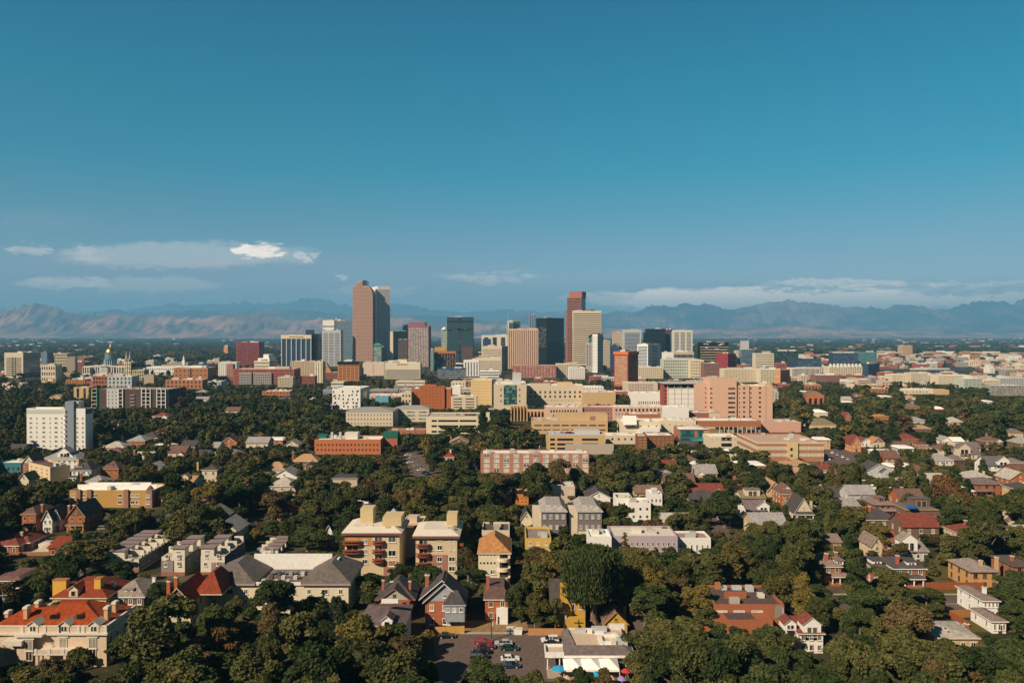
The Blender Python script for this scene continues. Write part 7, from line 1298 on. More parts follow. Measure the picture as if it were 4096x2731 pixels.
# houses half lost in the woods: placed along the blocks, each with its own colours
WALLS = {'white': 'white', 'cream': 'cream', 'brick': 'brick', 'orange brick': 'orange3', 'tan': 'tan', 'grey': 'lgrey', 'peach': 'peach', 'brown': 'brown'}
ROOFS = {'brown': 'rbrown3', 'grey': 'rgrey3', 'dark': 'slate2', 'red': 'dredroof', 'tan': 'tanroof', 'pale': 'palehip', 'white flat': 'rwhite'}
rh = random.Random(21); HMS = []; NL = [l for l in LM if l[0]]; ul = {}
tries = 0
while len(HMS) < 135 and tries < 9000:
    tries += 1
    d = 330 * math.exp(rh.random() ** .8 * math.log(1080 / 330)); px = rh.uniform(-40, 4130)
    if len(HMS) < 70: d = rh.uniform(285, 560); px = rh.uniform(2620, 4100) if rh.random() < .78 else rh.uniform(0, 1300)
    X = gx(px, d); w = rh.uniform(9, 15); D = rh.uniform(10, 14)
    if any(x0 - 4 < X + w and X < x1 + 4 and y0 - 3 < d + D and d < y1 + 4 for x0, x1, y0, y1 in FOOT): continue
    p0, p1 = proj(X, d, 8)[0], proj(X + w, d, 8)[0]; top = proj(X, d, 9.5)[1]; bot = proj(X, d, 0)[1]
    if any(v[4] > d and v[0] < p1 + 2 and v[2] > p0 - 2 and v[1] < bot and v[3] > top + (bot - top) * .15 for v in VIS): continue
    wk = rh.choice(list(WALLS)); rk = rh.choice(list(ROOFS)); flat = rk == 'white flat'; kd = 'hip' if flat else rh.choice(['hip', 'gf', 'gs', 'hip'])
    h = rh.uniform(5.2, 7.2); rise = rh.uniform(2.4, 3.8); ev = proj(X, d, h)[1]; yr = {'hip': D / 2, 'gf': 0, 'gs': D / 2}[kd]; rg = proj(X, d + yr, h + (.5 if flat else rise))[1]
    best = min(NL, key=lambda l: abs(l[1] - px) / 300 + abs(math.log(l[3] / d)) * 6); rel = ('left of' if px < best[1] else 'right of') if abs(px - best[1]) > 90 else ('in front of' if d < best[3] else 'behind')
    kn = {'hip': 'hip-roofed', 'gf': 'front-gabled', 'gs': 'side-gabled'}[kd] if not flat else 'flat-roofed'
    base = f'{wk} {kn} house with {rk.replace(" flat", "")} roof {rel} the {best[0]}'; k = ul.get(base, 0); ul[base] = k + 1
    lab = base if k == 0 else ('second ', 'third ', 'fourth ', 'fifth ', 'sixth ', 'seventh ')[min(k - 1, 5)] + base
    if len(lab.split()) > 16: lab = lab.replace(kn + ' ', '')
    vb = proj(X, d, h * rh.uniform(.55, .95))[1]
    far = d > 600
    B = house('house', lab, p0, p1, ev, rg, d, D=D, kind=kd, wall=WALLS[wk], roof=ROOFS[rk], trim=rh.choice(['white', 'cream', 'offwhite']), win=(3, 2) if not far else (3, 1), yv=vb, chim=((px + 5, rg - rh.uniform(2, 8), 'brick', .5),) if rh.random() < .4 and not far else (), flat=.75 if flat else 0, group='houses among the trees', side=d < 420, door=False, gm='g_mix')
    if rh.random() < .6 and not flat:
        ww = B.w * rh.uniform(.35, .5); xw = rh.choice([0, B.w - ww]); hw = B.h * rh.uniform(.55, .98); q = MB(); q.box(xw, xw + ww, -2.6, -.01, 0, hw, WALLS[wk]); q.poly([(xw, -2.6, hw), (xw + ww, -2.6, hw), (xw + ww / 2, -2.6, hw + ww * .36)], rh.choice([WALLS[wk], 'white', 'cream'])); q.build('front_wing', B.root)
        q = MB(); gable_roof(q, xw, xw + ww, -2.6, -.4, hw, ww * .36, ROOFS[rk], .35, .2); q.build('wing_roof', B.root); inst('window', wmesh(1.1, 1.3, C('g_dark'), C('white')), B.root, (xw + ww / 2, -2.6, hw - 1.9))
    HMS.append(B); LM.pop()
    if rh.random() < (.8 if d < 520 else .4): VIS.pop()
# low blocks of the city edge
rc = random.Random(33); CW = {'white': 'white', 'cream': 'cream2', 'tan': 'tan', 'brick': 'brick', 'red brick': 'redb', 'beige': 'beige2', 'grey': 'greyb', 'orange': 'orangeb', 'pale grey': 'lgrey', 'pink': 'pink'}
CBN = 0; tries = 0; uc = {}
while CBN < 295 and tries < 9000:
    tries += 1
    d = 900 * math.exp(rc.random() * math.log(2700 / 900)); px = rc.uniform(-30, 4130) if rc.random() < .6 else rc.uniform(2950, 4130)
    if d < 1150 and not (1300 < px < 3100) and rc.random() < .75: continue
    if px > 3050 and d < 1080: continue
    X = gx(px, d); w = rc.uniform(16, 52) if px < 3000 else rc.uniform(9, 30); D = rc.uniform(14, 30); h = rc.choice([6, 7, 8, 10, 12, 14, 18]) * rc.uniform(.85, 1.15)
    if px > 3150: h = min(h, 12)
    if 1200 < px < 2900 and d > 1500: h = min(22, h * 1.4)
    if any(x0 - 3 < X + w and X < x1 + 3 and y0 - 3 < d + D and d < y1 + 3 for x0, x1, y0, y1 in FOOT): continue
    p0, p1 = proj(X, d, h)[0], proj(X + w, d, h)[0]; top = proj(X, d, h)[1]; bot = proj(X, d, 0)[1]
    if any(v[4] > d and v[0] < p1 and v[2] > p0 and v[1] < bot and v[3] > top + 2 for v in VIS): continue
    wk = rc.choice(list(CW)); best = min(NL, key=lambda l: abs(l[1] - px) / 260 + abs(math.log(l[3] / d)) * 8); rel = ('left of' if px < best[1] else 'right of') if abs(px - best[1]) > 70 else ('in front of' if d < best[3] else 'behind')
    sz = 'low' if h < 9 else 'mid-rise'; wd = 'wide' if w > 36 else 'narrow' if w < 24 else ''
    base = f'{sz} {wd} {wk} flat-roofed block {rel} the {best[0]}'.replace('  ', ' '); k = uc.get(base, 0); uc[base] = k + 1
    lab = base if k == 0 else ('second ', 'third ', 'fourth ', 'fifth ', 'sixth ', 'seventh ')[min(k - 1, 5)] + base
    nf = max(1, int(h / 3.6)); st = rc.random()
    F = ('g', max(3, int(w / 4.2)), nf, .45, .42, 'g_dark') if st < .6 else ('b', 1, nf, 1, .36, 'g_grey') if st < .85 else None
    bld('city_block', lab, p0, p1, top, d, D=D, wall=CW[wk], roof=rc.choice(['rwhite', 'rwhite', 'offwhite', 'concrete', 'rgrey']), F=F, group='low blocks at the edge of downtown')
    VIS.pop(); LM.pop()
    if rc.random() < .75: vis(p0, top - 2, p1, top + (bot - top) * rc.uniform(.3, .9), d)
    CBN += 1
# specks of far-off roofs on the plain, one mass
b = MB(); rs_ = random.Random(44)
for i in range(3400):
    d = math.exp(rs_.uniform(math.log(2500), math.log(16000))); px = rs_.uniform(-60, 4160); X = gx(px, d)
    cl = mn.noise(Vector((X * .0011, d * .0011, 7.0)))
    dens = .06 + cl * 1.1 + (1 if px > 3050 and d < 3300 else 0)
    if rs_.random() > dens: continue
    if any(x0 - 3 < X < x1 + 3 and y0 - 3 < d < y1 + 3 for x0, x1, y0, y1 in FOOT): continue
    w = rs_.uniform(10, 40) * (1 + d / 12000); D = rs_.uniform(12, 40); h = rs_.uniform(7, 14) * (1.1 + d / 12000); m = rs_.choice(['white', 'cream2', 'peach', 'brick', 'beige', 'grey', 'oranger', 'brown'])
    b.box(X, X + w, d, d + D, 0, h, m, 'bt'); b.poly([(X, d, h), (X + w, d, h), (X + w, d + D, h), (X, d + D, h)], rs_.choice(['rwhite', 'concrete', 'rgrey', 'brown', 'grey']))
tag(b.build('far_suburbs'), kind='stuff')
# ---------------------------------------------------------------- trees
def leaf_mat(name, c1, c2, c3):
    m = bpy.data.materials.new(name); m.use_nodes = True; t = m.node_tree; b = t.nodes['Principled BSDF']
    b.inputs['Roughness'].default_value = .7; b.inputs['Specular IOR Level'].default_value = .12
    g = t.nodes.new('ShaderNodeTexCoord'); n = t.nodes.new('ShaderNodeTexNoise'); n.inputs['Scale'].default_value = .45; n.inputs['Detail'].default_value = 5; t.links.new(g.outputs['Object'], n.inputs['Vector'])
    oi = t.nodes.new('ShaderNodeObjectInfo'); ad = t.nodes.new('ShaderNodeMath'); ad.operation = 'MULTIPLY_ADD'; ad.inputs[1].default_value = .45; t.links.new(oi.outputs['Random'], ad.inputs[0]); 
    sb = t.nodes.new('ShaderNodeMath'); sb.operation = 'SUBTRACT'; sb.inputs[1].default_value = .22; t.links.new(n.outputs['Fac'], sb.inputs[0]); t.links.new(sb.outputs[0], ad.inputs[2])
    r = t.nodes.new('ShaderNodeValToRGB'); e = r.color_ramp.elements; e[0].position = .25; e[0].color = c1 + (1,); e[1].position = .75; e[1].color = c3 + (1,); x = e.new(.5); x.color = c2 + (1,)
    t.links.new(ad.outputs[0], r.inputs[0]); t.links.new(r.outputs[0], b.inputs['Base Color']); return m
LEAF = {
 'dark green': leaf_mat('leaves_dark_green', (0.023, 0.038, 0.011), (0.038, 0.056, 0.016), (0.063, 0.080, 0.024)),
 'olive green': leaf_mat('leaves_olive', (0.042, 0.052, 0.014), (0.073, 0.079, 0.023), (0.119, 0.111, 0.034)),
 'brownish olive': leaf_mat('leaves_brownish', (0.057, 0.048, 0.018), (0.100, 0.073, 0.030), (0.157, 0.109, 0.046)),
 'yellow green': leaf_mat('leaves_yellow_green', (0.061, 0.063, 0.016), (0.119, 0.099, 0.025), (0.185, 0.139, 0.034)),
 'rust brown': leaf_mat('leaves_rust', (0.067, 0.038, 0.016), (0.104, 0.056, 0.025), (0.157, 0.087, 0.034)),
}
BARK = mat('bark', (.16, .12, .09), .95, .3, 1.5)
def arrmesh(name, V_, Q, m):
    me = bpy.data.meshes.new(name); V_ = np.asarray(V_, np.float32); Q = np.asarray(Q, np.int32)
    me.vertices.add(len(V_)); me.vertices.foreach_set('co', V_.ravel()); k = Q.shape[1]
    me.loops.add(Q.size); me.loops.foreach_set('vertex_index', Q.ravel()); me.polygons.add(len(Q))
    me.polygons.foreach_set('loop_start', np.arange(0, Q.size, k, dtype=np.int32)); me.update(calc_edges=True); me.materials.append(m); return me
import bmesh
def ico(sub):
    bm = bmesh.new(); bmesh.ops.create_icosphere(bm, subdivisions=sub, radius=1); v = np.array([x.co[:] for x in bm.verts]); f = np.array([[q.index for q in y.verts] for y in bm.faces]); bm.free(); return v, f
ICO1, ICO2 = ico(1), ico(2)
def crown(kind, seed, n, leaf, H=14.0, RAD=5.2, core=1):
    """blobs of foliage on limbs, each a shell of leaf clumps; returns mesh and limb ends"""
    rs = np.random.RandomState(seed); z0 = H * .16
    if kind == 'round':
        nb = 58; cs = []; lop = rs.uniform(.55, 1.0); sk_ = rs.uniform(-.25, .25, 2) * RAD; tp = rs.uniform(.6, 1.1)
        for i in range(nb):
            a = rs.uniform(0, 2 * math.pi); tz = rs.uniform(0, 1) ** .8; rr = RAD * .74 * math.sqrt(max(.05, 1 - (2 * tz - .85) ** 2 * .8)) * math.sqrt(rs.uniform(.1, 1)) * (1 - .35 * tp * tz)
            if i == 0: nl = rs.randint(5, 9); lobes = [(RAD * rs.uniform(.1, .62) * math.cos(q), RAD * rs.uniform(.1, .62) * lop * math.sin(q), z0 + (H - z0) * rs.uniform(.08, .78), RAD * rs.uniform(.30, .50)) for q in rs.uniform(0, 6.28, nl)]
            lx_, ly_, lz_, lr_ = lobes[i % nl]; v = rs.normal(size=3); v /= np.linalg.norm(v); f = lr_ * rs.uniform(.5, 1.05)
            cs.append((lx_ + v[0] * f, ly_ + v[1] * f, min(H * .98, lz_ + abs(v[2]) * f * 1.25 - .3 * lr_), RAD * rs.uniform(.12, .27), 1.0, rs.uniform(.7, 1.25)))
    elif kind == 'tall':
        nb = 18; cs = []
        for i in range(nb):
            tz = i / (nb - 1); a = rs.uniform(0, 6.3); rr = RAD * .42 * (1 - abs(tz - .4) * 1.1) * rs.uniform(.3, 1)
            cs.append((rr * math.cos(a), rr * math.sin(a), z0 * .8 + (H - z0 * .8) * (.08 + .84 * tz), RAD * rs.uniform(.26, .40) * (1.1 - .5 * tz), 1.0, 1.25))
    elif kind == 'conifer':
        nb = 26; cs = []
        for i in range(nb):
            tz = i / (nb - 1); R1 = RAD * .62 * (1 - tz) ** .85 + .25; a = i * 2.4
            cs.append((R1 * .55 * math.cos(a), R1 * .55 * math.sin(a), H * (.10 + .88 * tz), max(.35, R1 * .62), 1.0, .55))
    else:   # willow
        nb = 18; cs = []
        for i in range(nb):
            a = rs.uniform(0, 6.3); rr = RAD * .72 * math.sqrt(rs.uniform(.05, 1)); cs.append((rr * math.cos(a), rr * math.sin(a), H * (.86 - .25 * (rr / RAD) ** 2), RAD * rs.uniform(.28, .42), 1.0, .7))
    cs = np.array(cs); wgt = cs[:, 3] ** 2; wgt /= wgt.sum()
    Vs, Fs, off = [], [], 0
    if core:
        iv, if_ = ICO1 if n < 1500 else ICO2
        for c in cs:
            j = 1 + .22 * (rs.rand(len(iv)) - .5)
            v = iv * (c[3] * (.42 if n > 400 else .9)) * j[:, None]; v[:, 2] *= c[5]; Vs.append(v + c[:3]); Fs.append(if_ + off); off += len(iv)
    tri_core = np.concatenate(Fs) if Fs else np.zeros((0, 3), int); corev = np.concatenate(Vs) if Vs else np.zeros((0, 3))
    k = rs.choice(nb, n, p=wgt); d = rs.normal(size=(n, 3)); d /= np.linalg.norm(d, axis=1)[:, None]; d[:, 2] = np.where(d[:, 2] < -.35, -d[:, 2], d[:, 2])
    rad = cs[k, 3] * rs.uniform(.62, 1.28, n); p = cs[k, :3] + d * rad[:, None] * np.stack([np.ones(n), np.ones(n), cs[k, 5]], 1)
    nn = d + rs.normal(size=(n, 3)) * 1.0; nn[:, 2] += .15; nn /= np.linalg.norm(nn, axis=1)[:, None]
    t1 = np.cross(nn, rs.normal(size=(n, 3))); t1 /= np.linalg.norm(t1, axis=1)[:, None]; t2 = np.cross(nn, t1)
    s = leaf * rs.uniform(.5, 1.3, n)[:, None]
    if kind == 'willow':
        drop = rs.uniform(.0, 1, n) ** 1.2 * H * .62; p[:, 2] -= drop * (np.hypot(p[:, 0], p[:, 1]) > RAD * .35); t2 = np.tile(np.array([0, 0, 1.0]), (n, 1)) + rs.normal(size=(n, 3)) * .12; s2 = s * 2.2; p[:, 2] = np.maximum(p[:, 2], H * rs.uniform(.36, .5, n))
    else: s2 = s * rs.uniform(.6, 1.0, n)[:, None]
    sk = rs.uniform(-.4, .4, n)[:, None]
    q = np.stack([p - t1 * s - t2 * s2 * (1 + sk), p + t1 * s * (1 + sk) - t2 * s2 * .7, p + t1 * s * .8 + t2 * s2, p - t1 * s * (1 - sk) + t2 * s2 * .8], 1).reshape(-1, 3)
    # quads as two triangles so that one face array holds core and leaves
    base = len(corev); idx = base + np.arange(n)[:, None] * 4
    tr = np.concatenate([idx + np.array([[0, 1, 2]]), idx + np.array([[0, 2, 3]])])
    allv = np.concatenate([corev, q]) if base else q; allf = np.concatenate([tri_core, tr]) if base else tr
    return arrmesh('crown', allv, allf, LEAF['olive green']), cs
def trunk_mesh(cs, H, kind):
    b = MB(); z1 = H * (.9 if kind in ('conifer', 'tall') else .5); r = .034 * H if kind != 'willow' else .05 * H
    b.lathe([(r * 1.3, -.1), (r * .9, .8), (r * .75, z1 * .5), (r * .35, z1)], 0, 0, BARK, 8)
    if kind != 'conifer':
        for c in cs[::3]:
            p0 = Vector((0, 0, H * .22)); p1 = Vector(c[:3]); ax = (p1 - p0); L = ax.length; ax.normalize(); u = ax.orthogonal().normalized(); v = ax.cross(u); n = len(b.v)
            for pt, rr in ((p0, r * .4), (p1, r * .12)):
                for j in range(5): a = 2 * math.pi * j / 5; b.v.append(tuple(pt + u * rr * math.cos(a) + v * rr * math.sin(a)))
            for j in range(5): j2 = (j + 1) % 5; b.f.append((n + j, n + j2, n + 5 + j2, n + 5 + j)); b.m.append(0)
    return b.mesh('trunk')
PROT = {}
def near_proto(kind, i):
    k = (kind, i)
    if k not in PROT:
        cm, cs = crown(kind, 100 + i * 7 + len(kind), {'round': 19000, 'tall': 11000, 'conifer': 9000, 'willow': 42000}[kind], {'round': .21, 'tall': .2, 'conifer': .17, 'willow': .10}[kind], RAD=5.2 if kind in ('round', 'willow') else 4.2)
        PROT[k] = (cm, trunk_mesh(cs, 14, kind))
    return PROT[k]
def tree(name, X, Y, H, width, kind, tone, i, rz):
    cm, tm = near_proto(kind, i); r = empty(name, (X, Y, 0), rz)
    w = width / (10.4 if kind in ('round', 'willow') else 6.2)
    c = bpy.data.objects.new('crown', cm); link(c); c.parent = r; c.scale = (w, w, H / 14); c.material_slots[0].link = 'OBJECT'; c.material_slots[0].material = LEAF[tone]
    t = bpy.data.objects.new('trunk', tm); link(t); t.parent = r; t.scale = (w, w, H / 14)
    return r
# candidate places: hand-set first, then the wooded blocks
CAND = []   # X, Y, H, width, kind, tone, forced
def T(px, pbase, ptop, wpx, kind='round', tone='olive green', d=None):
    d = d or gd(pbase); CAND.append((gx(px, d), d, gz(ptop, d), wpx * d / F0, kind, tone, True))
HAND = [(2470, 2300, 2166, 110, 'round', 'olive green', 266), (2590, 2300, 2168, 120, 'round', 'olive green', 268), (2680, 2290, 2172, 110, 'round', 'dark green', 266), (2222, 2530, 2395, 75, 'round', 'olive green', 213.5), (650, 2760, 2385, 330, 'round', 'olive green', 178), (560, 2740, 2480, 230, 'round', 'olive green', 186), (1430, 2720, 2425, 300, 'round', 'yellow green', 184), (1560, 2700, 2500, 210, 'round', 'olive green', 190),
 (880, 2600, 2500, 200, 'round', 'rust brown', 186), (1090, 2520, 2310, 230, 'round', 'dark green', 212), (860, 2500, 2395, 210, 'round', 'olive green', 206), (1290, 2530, 2360, 90, 'conifer', 'dark green', 208), (1350, 2530, 2390, 90, 'round', 'dark green', 205), (980, 2560, 2440, 230, 'round', 'brownish olive', 200),
 (1200, 2650, 2520, 240, 'round', 'dark green', 192), (1040, 2740, 2560, 260, 'round', 'dark green', 180), (760, 2740, 2540, 220, 'round', 'brownish olive', 178), (1290, 2740, 2590, 130, 'round', 'rust brown', 176),
 (2375, 2500, 2165, 250, 'willow', 'dark green', 219), (2530, 2440, 2190, 220, 'willow', 'olive green', 236), (2300, 2450, 2190, 170, 'round', 'brownish olive', 236), (2190, 2440, 2185, 170, 'round', 'yellow green', 240), (2120, 2500, 2240, 190, 'round', 'olive green', 224), (2140, 2535, 2385, 120, 'round', 'yellow green', 213), (2080, 2520, 2310, 120, 'round', 'olive green', 219),
 (2500, 2400, 2130, 110, 'conifer', 'brownish olive', 246), (1700, 2330, 2225, 170, 'round', 'dark green', 246), (1600, 2320, 2240, 120, 'round', 'dark green', 250), (1500, 2330, 2262, 120, 'round', 'dark green', 246), (1885, 2330, 2270, 150, 'round', 'dark green', 246),
 (330, 2330, 2165, 240, 'round', 'olive green', 262), (250, 2400, 2210, 210, 'round', 'dark green', 246), (130, 2440, 2290, 230, 'round', 'olive green', 240), (480, 2350, 2245, 130, 'round', 'dark green', 250), (60, 2460, 2360, 160, 'round', 'dark green', 232),
 (200, 2740, 2640, 150, 'round', 'brownish olive', 172), (310, 2740, 2590, 160, 'round', 'olive green', 176), (60, 2740, 2600, 130, 'round', 'dark green', 178), (310, 2640, 2400, 60, 'conifer', 'brownish olive', 186),
 (480, 2300, 2030, 150, 'round', 'olive green', 318), (560, 2310, 2040, 130, 'round', 'olive green', 312), (2010, 2740, 2600, 60, 'conifer', 'olive green', 182), (1930, 2760, 2640, 190, 'round', 'dark green', 174), (2120, 2760, 2640, 160, 'round', 'olive green', 172), (1860, 2760, 2680, 80, 'conifer', 'dark green', 172),
 (2330, 2760, 2665, 120, 'round', 'dark green', 168), (2420, 2760, 2670, 110, 'round', 'brownish olive', 168), (2590, 2720, 2520, 220, 'round', 'olive green', 184), (2700, 2700, 2470, 260, 'round', 'olive green', 190), (2850, 2700, 2500, 240, 'round', 'olive green', 188), (2980, 2720, 2540, 230, 'round', 'olive green', 184),
 (2750, 2480, 2380, 70, 'conifer', 'rust brown', 226), (2700, 2420, 2240, 200, 'round', 'olive green', 240), (3250, 2480, 2310, 260, 'round', 'olive green', 228), (3450, 2560, 2360, 260, 'round', 'dark green', 216), (3620, 2520, 2345, 190, 'round', 'olive green', 220), (3710, 2490, 2350, 150, 'round', 'olive green', 226), (3560, 2420, 2270, 200, 'round', 'olive green', 240),
 (3430, 2740, 2535, 170, 'round', 'brownish olive', 182), (3660, 2740, 2570, 330, 'round', 'olive green', 180), (3860, 2760, 2600, 240, 'round', 'olive green', 178), (4040, 2740, 2560, 200, 'round', 'dark green', 182), (3960, 2700, 2540, 120, 'round', 'brownish olive', 190), (4060, 2440, 2260, 170, 'round', 'dark green', 232), (4090, 2560, 2400, 170, 'round', 'dark green', 212),
 (3950, 2220, 2090, 260, 'round', 'olive green', 290), (3800, 2240, 2100, 170, 'round', 'brownish olive', 284), (3800, 2080, 1840, 170, 'round', 'rust brown', 350), (3890, 2090, 1950, 150, 'round', 'brownish olive', 346), (3600, 2020, 1900, 50, 'conifer', 'brownish olive', 372), (3420, 2140, 1990, 160, 'round', 'olive green', 322),
 (2410, 2150, 1995, 150, 'round', 'yellow green', 322), (2490, 2160, 2010, 130, 'round', 'olive green', 318), (2740, 2000, 1895, 60, 'conifer', 'brownish olive', 382), (2900, 2120, 1960, 170, 'round', 'dark green', 328), (2150, 2050, 1820, 150, 'round', 'olive green', 370), (2240, 1980, 1830, 130, 'round', 'brownish olive', 390), (2550, 1960, 1790, 150, 'round', 'olive green', 400), (2490, 1950, 1790, 130, 'round', 'dark green', 404),
 (2320, 1960, 1830, 110, 'round', 'olive green', 400), (2000, 2030, 1900, 170, 'round', 'brownish olive', 372), (1100, 2120, 1960, 170, 'round', 'brownish olive', 336), (850, 2120, 1930, 170, 'round', 'yellow green', 336), (1230, 2230, 2110, 170, 'round', 'dark green', 292), (700, 2080, 1880, 150, 'round', 'dark green', 350),
 (2130, 1800, 1720, 60, 'round', 'dark green', 560), (1930, 1760, 1640, 60, 'tall', 'dark green', 620), (2000, 1760, 1645, 110, 'round', 'dark green', 610), (2100, 1770, 1695, 80, 'round', 'rust brown', 590), (1800, 1760, 1700, 110, 'round', 'dark green', 600), (1880, 1775, 1705, 110, 'round', 'dark green', 590), (1760, 1790, 1730, 100, 'round', 'yellow green', 560),
 (3050, 1860, 1790, 90, 'round', 'olive green', 480), (2960, 1850, 1790, 80, 'round', 'dark green', 480), (3190, 1870, 1830, 80, 'round', 'dark green', 470), (2700, 1860, 1775, 130, 'round', 'olive green', 480), (2800, 1870, 1790, 120, 'olive', 'olive green', 470)]
for h_ in HAND: T(h_[0], h_[1], h_[2], h_[3], h_[4] if h_[4] != 'olive' else 'round', h_[5], h_[6])
def clash(X, Y, H, rad, forced=False):
    for x0, x1, y0, y1 in FOOT:
        m = 0 if forced else rad * .38
        if x0 - m < X < x1 + m and y0 - m < Y < y1 + m: return True
    return False
VA = None
def hidden(X, Y, H, rad):
    """does this tree stand in front of something the photo shows clear?"""
    p0 = proj(X, Y, H); pb = proj(X, Y, 0); r = rad * F0 / Y * .8
    a = VA; k = (a[:, 4] > Y + 1) & (a[:, 0] < p0[0] + r) & (a[:, 2] > p0[0] - r) & (a[:, 1] < pb[1]) & (a[:, 3] > p0[1] + r * .12)
    return a[k]
def scatter():
    global VA; VA = np.array(VIS, float)
    res = []; rr = random.Random(11)
    for c in CAND:
        if not clash(c[0], c[1], c[2], c[3] / 2, True): res.append(c)
    # blocks in bands of distance; spacing grows slowly
    y = 132.0
    while y < 2600:
        sp_ = 7.4 if y < 420 else (8.6 if y < 1000 else 14)
        half = .74 * y + 34; x = -half + rr.uniform(0, sp_)
        while x < half:
            X, Y = x + rr.uniform(-.42, .42) * sp_, y + rr.uniform(-.45, .45) * sp_
            x += sp_
            dn = mn.noise(Vector((X * .012, Y * .012, 3.3))); 
            keep = .97 if Y < 900 else (.62 + .5 * dn if Y < 1250 else .16 + .3 * dn)
            pxx = CX + F0 * X / Y
            if Y > 900 and pxx > 3100 : keep = max(keep, .9 if Y < 1080 else keep)
            if Y > 900 and pxx < 1300 and Y < 1060: keep = max(keep, .8)
            if Y > 1500: keep *= .6
            if Y > 1250 and pxx > 3000: keep *= .3
            if rr.random() > keep: continue
            H = (rr.uniform(7, 12) if rr.random() < .35 else rr.uniform(10, 18.5)) * (1 if Y < 900 else .8); rad = min(7.5, H * rr.uniform(.36, .58))
            if Y < 176 and H < 12: H = rr.uniform(12, 16)
            kd = rr.random(); kind = 'round' if kd < .84 else 'tall' if kd < .94 else 'conifer'
            if kind != 'round': rad *= .6
            if any(abs(X - c[0]) < (rad + c[3] / 2) * .45 and abs(Y - c[1]) < (rad + c[3] / 2) * .45 for c in CAND): continue
            if clash(X, Y, H, rad): continue
            ok = False
            for q in range(5):
                hv = hidden(X, Y, H, rad)
                if len(hv) == 0: ok = True; break
                H *= .78; rad *= .86
                if H < 3.6: break
            if not ok: continue
            tn = rr.random() + .25 * mn.noise(Vector((X * .02, Y * .02, 9)))
            tone = 'dark green' if tn < .34 else 'olive green' if tn < .86 else 'brownish olive' if tn < .96 else 'yellow green' if tn < 1.08 else 'rust brown'
            res.append((X, Y, H, rad * 2, kind, tone, False))
        y += sp_ * .92
    return res
TREES = scatter()
# the ones that show largest in the picture stay individuals
def score(t):
    px, py = proj(t[0], t[1], t[2]); pb = proj(t[0], t[1], 0)[1]
    if px < -60 or px > 4156 or py > 2745: return 0
    return t[2] / t[1] * (1.6 if t[6] else 1)
order = sorted(range(len(TREES)), key=lambda i: -score(TREES[i]))
NEAR = [TREES[i] for i in order[:300]]; REST = [TREES[i] for i in order[300:]]
rr = random.Random(5); KN = {'round': 'round-crowned broadleaf', 'tall': 'narrow upright', 'conifer': 'pointed conifer', 'willow': 'weeping willow'}
NM = {'round': 'broadleaf_tree', 'tall': 'columnar_tree', 'conifer': 'conifer_tree', 'willow': 'willow_tree'}
lms = [l for l in LM if l[0]]
used = {}
NEAR.sort(key=lambda t: t[1])
for t in NEAR:
    X, Y, H, wd, kind, tone, fc = t
    r = tree(NM[kind], X, Y, H, wd, kind, tone, rr.randrange(7 if kind == 'round' else 3), rr.uniform(0, 6.28))
    px, py = proj(X, Y, H * .6)
    best = min(lms, key=lambda l: abs(l[1] - px) / 260 + abs(l[3] - Y) / 30)
    dxp = px - best[1]; rel = ('left of' if dxp < 0 else 'right of') if abs(dxp) > 110 else ('in front of' if Y < best[3] else 'behind')
    size = 'tall' if H > 12.5 else 'small' if H < 7 else 'mid-sized'
    base = f"{size} {tone} {KN[kind]} tree"; key = (base, rel, best[0]); k = used.get(key, 0); used[key] = k + 1
    ordn = ['', 'second ', 'third ', 'fourth ', 'fifth ', 'sixth ', 'seventh ', 'eighth ', 'ninth ', 'tenth ', 'eleventh ', 'twelfth ', 'thirteenth ', 'fourteenth '][min(k, 13)]
    lab = (f"{ordn}farther {base} {rel} the {best[0]}" if k else f"{base} {rel} the {best[0]}")
    lab = lab.replace('mid-sized ', 'middling ') if len(lab.split()) < 17 else lab.replace('farther ', '').replace('round-crowned ', '')
    tag(r, lab, 'tree', 'trees of the wooded blocks')
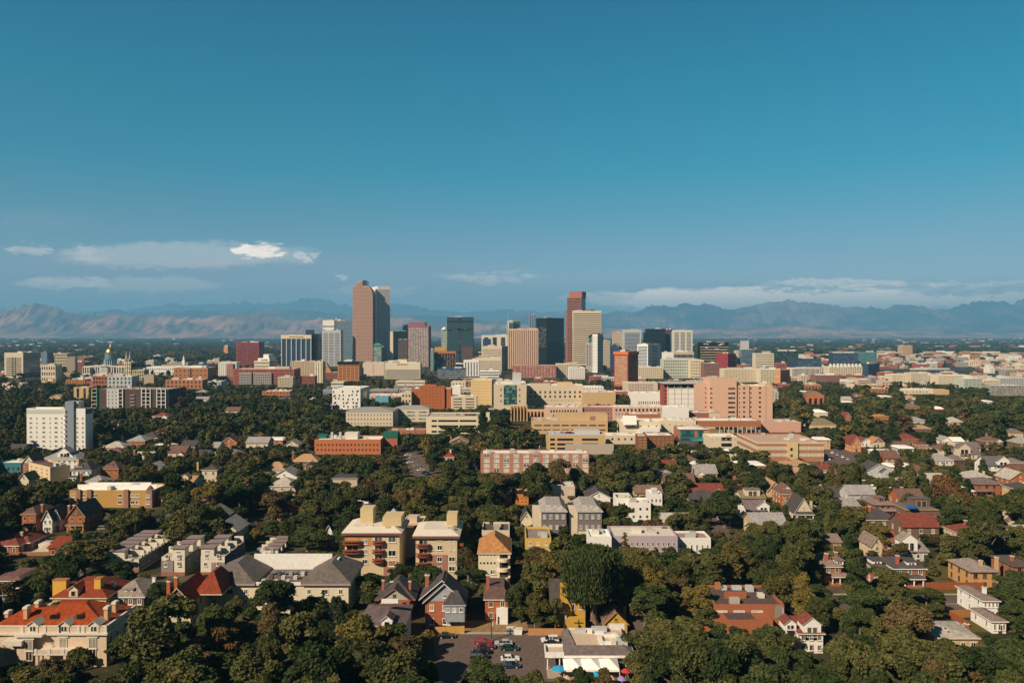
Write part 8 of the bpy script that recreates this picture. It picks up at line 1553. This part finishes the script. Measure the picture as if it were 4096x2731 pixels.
# everything else: woods of the neighbourhood, one mass
def proto_obj(name, kind, seed, n, leaf, tone, H=14.0):
    cm, cs = crown(kind, seed, n, leaf, RAD=5.2 if kind == 'round' else 4.2); cm.materials.clear(); cm.materials.append(LEAF[tone]); o = bpy.data.objects.new(name, cm); return o
def wood(name, pts, protos):
    """points with a radius and height each; one object, copies made by its own node tree"""
    me = bpy.data.meshes.new(name); me.vertices.add(len(pts)); me.vertices.foreach_set('co', np.array([(p[0], p[1], 0) for p in pts], np.float32).ravel())
    rot = me.attributes.new('rot', 'FLOAT_VECTOR', 'POINT'); rot.data.foreach_set('vector', np.array([(0, 0, rr.uniform(0, 6.28)) for p in pts], np.float32).ravel())
    sc = me.attributes.new('size', 'FLOAT_VECTOR', 'POINT'); sc.data.foreach_set('vector', np.array([(p[3] / 10.4, p[3] / 10.4, p[2] / 14) for p in pts], np.float32).ravel())
    ix = me.attributes.new('pick', 'INT', 'POINT'); ix.data.foreach_set('value', np.array([p[4] for p in pts], np.int32))
    o = bpy.data.objects.new(name, me); link(o); tag(o, kind='stuff')
    col = bpy.data.collections.new(name + '_kinds')
    for i, p in enumerate(protos): p.name = f'{name}_kind_{i:02d}'; col.objects.link(p)
    g = bpy.data.node_groups.new(name, 'GeometryNodeTree'); g.interface.new_socket('Geometry', in_out='INPUT', socket_type='NodeSocketGeometry'); g.interface.new_socket('Geometry', in_out='OUTPUT', socket_type='NodeSocketGeometry')
    gi, go = g.nodes.new('NodeGroupInput'), g.nodes.new('NodeGroupOutput'); ci = g.nodes.new('GeometryNodeCollectionInfo'); ci.inputs['Collection'].default_value = col; ci.inputs['Separate Children'].default_value = True
    ip = g.nodes.new('GeometryNodeInstanceOnPoints'); ip.inputs['Pick Instance'].default_value = True
    def attr(nm, ty): a = g.nodes.new('GeometryNodeInputNamedAttribute'); a.data_type = ty; a.inputs['Name'].default_value = nm; return a.outputs['Attribute']
    g.links.new(gi.outputs[0], ip.inputs['Points']); g.links.new(ci.outputs[0], ip.inputs['Instance']); g.links.new(attr('pick', 'INT'), ip.inputs['Instance Index'])
    g.links.new(attr('rot', 'FLOAT_VECTOR'), ip.inputs['Rotation']); g.links.new(attr('size', 'FLOAT_VECTOR'), ip.inputs['Scale']); g.links.new(ip.outputs[0], go.inputs[0])
    md = o.modifiers.new('copies', 'NODES'); md.node_group = g; return o
TN = ['dark green', 'olive green', 'brownish olive', 'yellow green', 'rust brown']; KD = ['round', 'tall', 'conifer']
def pk(t, two=True): return TN.index(t[5]) * 4 + (2 if t[4] == 'tall' else 3 if t[4] == 'conifer' else rr.randrange(2))
def protos(n, leaf, s0):
    l = []
    for i, tn in enumerate(TN):
        l += [proto_obj('kind', 'round', s0 + i * 5, n, leaf, tn), proto_obj('kind', 'round', s0 + i * 5 + 1, n, leaf, tn), proto_obj('kind', 'tall', s0 + i * 5 + 2, n, leaf, tn), proto_obj('kind', 'conifer', s0 + i * 5 + 3, n, leaf * .8, tn)]
    return l
def fixw(t): return (t[0], t[1], t[2], t[3] * (1 if t[4] == 'round' else 1.7), pk(t))
mid = [fixw(t) for t in REST if t[1] < 480]; far_ = [fixw(t) for t in REST if t[1] >= 480]
wood('neighbourhood_trees', mid, protos(6000, .33, 300)); wood('city_trees', far_, protos(1100, .62, 500))
# groves of the plain, out to the foothills
pl = []; rr2 = random.Random(3)
for i in range(24000):
    d = math.exp(rr2.uniform(math.log(2400), math.log(17500))); X = rr2.uniform(-.7, .7) * d
    dn = mn.noise(Vector((X * .0007, d * .0005, 1.1)))
    px = CX + F0 * X / d
    if d < 3300 and 3000 < px and rr2.random() < .93: continue
    if dn < -.18 and rr2.random() < .8: continue
    s = rr2.uniform(14, 34) * (1 + d / 7000); pl.append((X, d, rr2.uniform(9, 15) * (1 + d / 16000), s, rr2.choice([0, 1, 0, 4, 5, 4, 5, 8, 0, 1])))
wood('plain_woods', pl, protos(150, 1.5, 700))
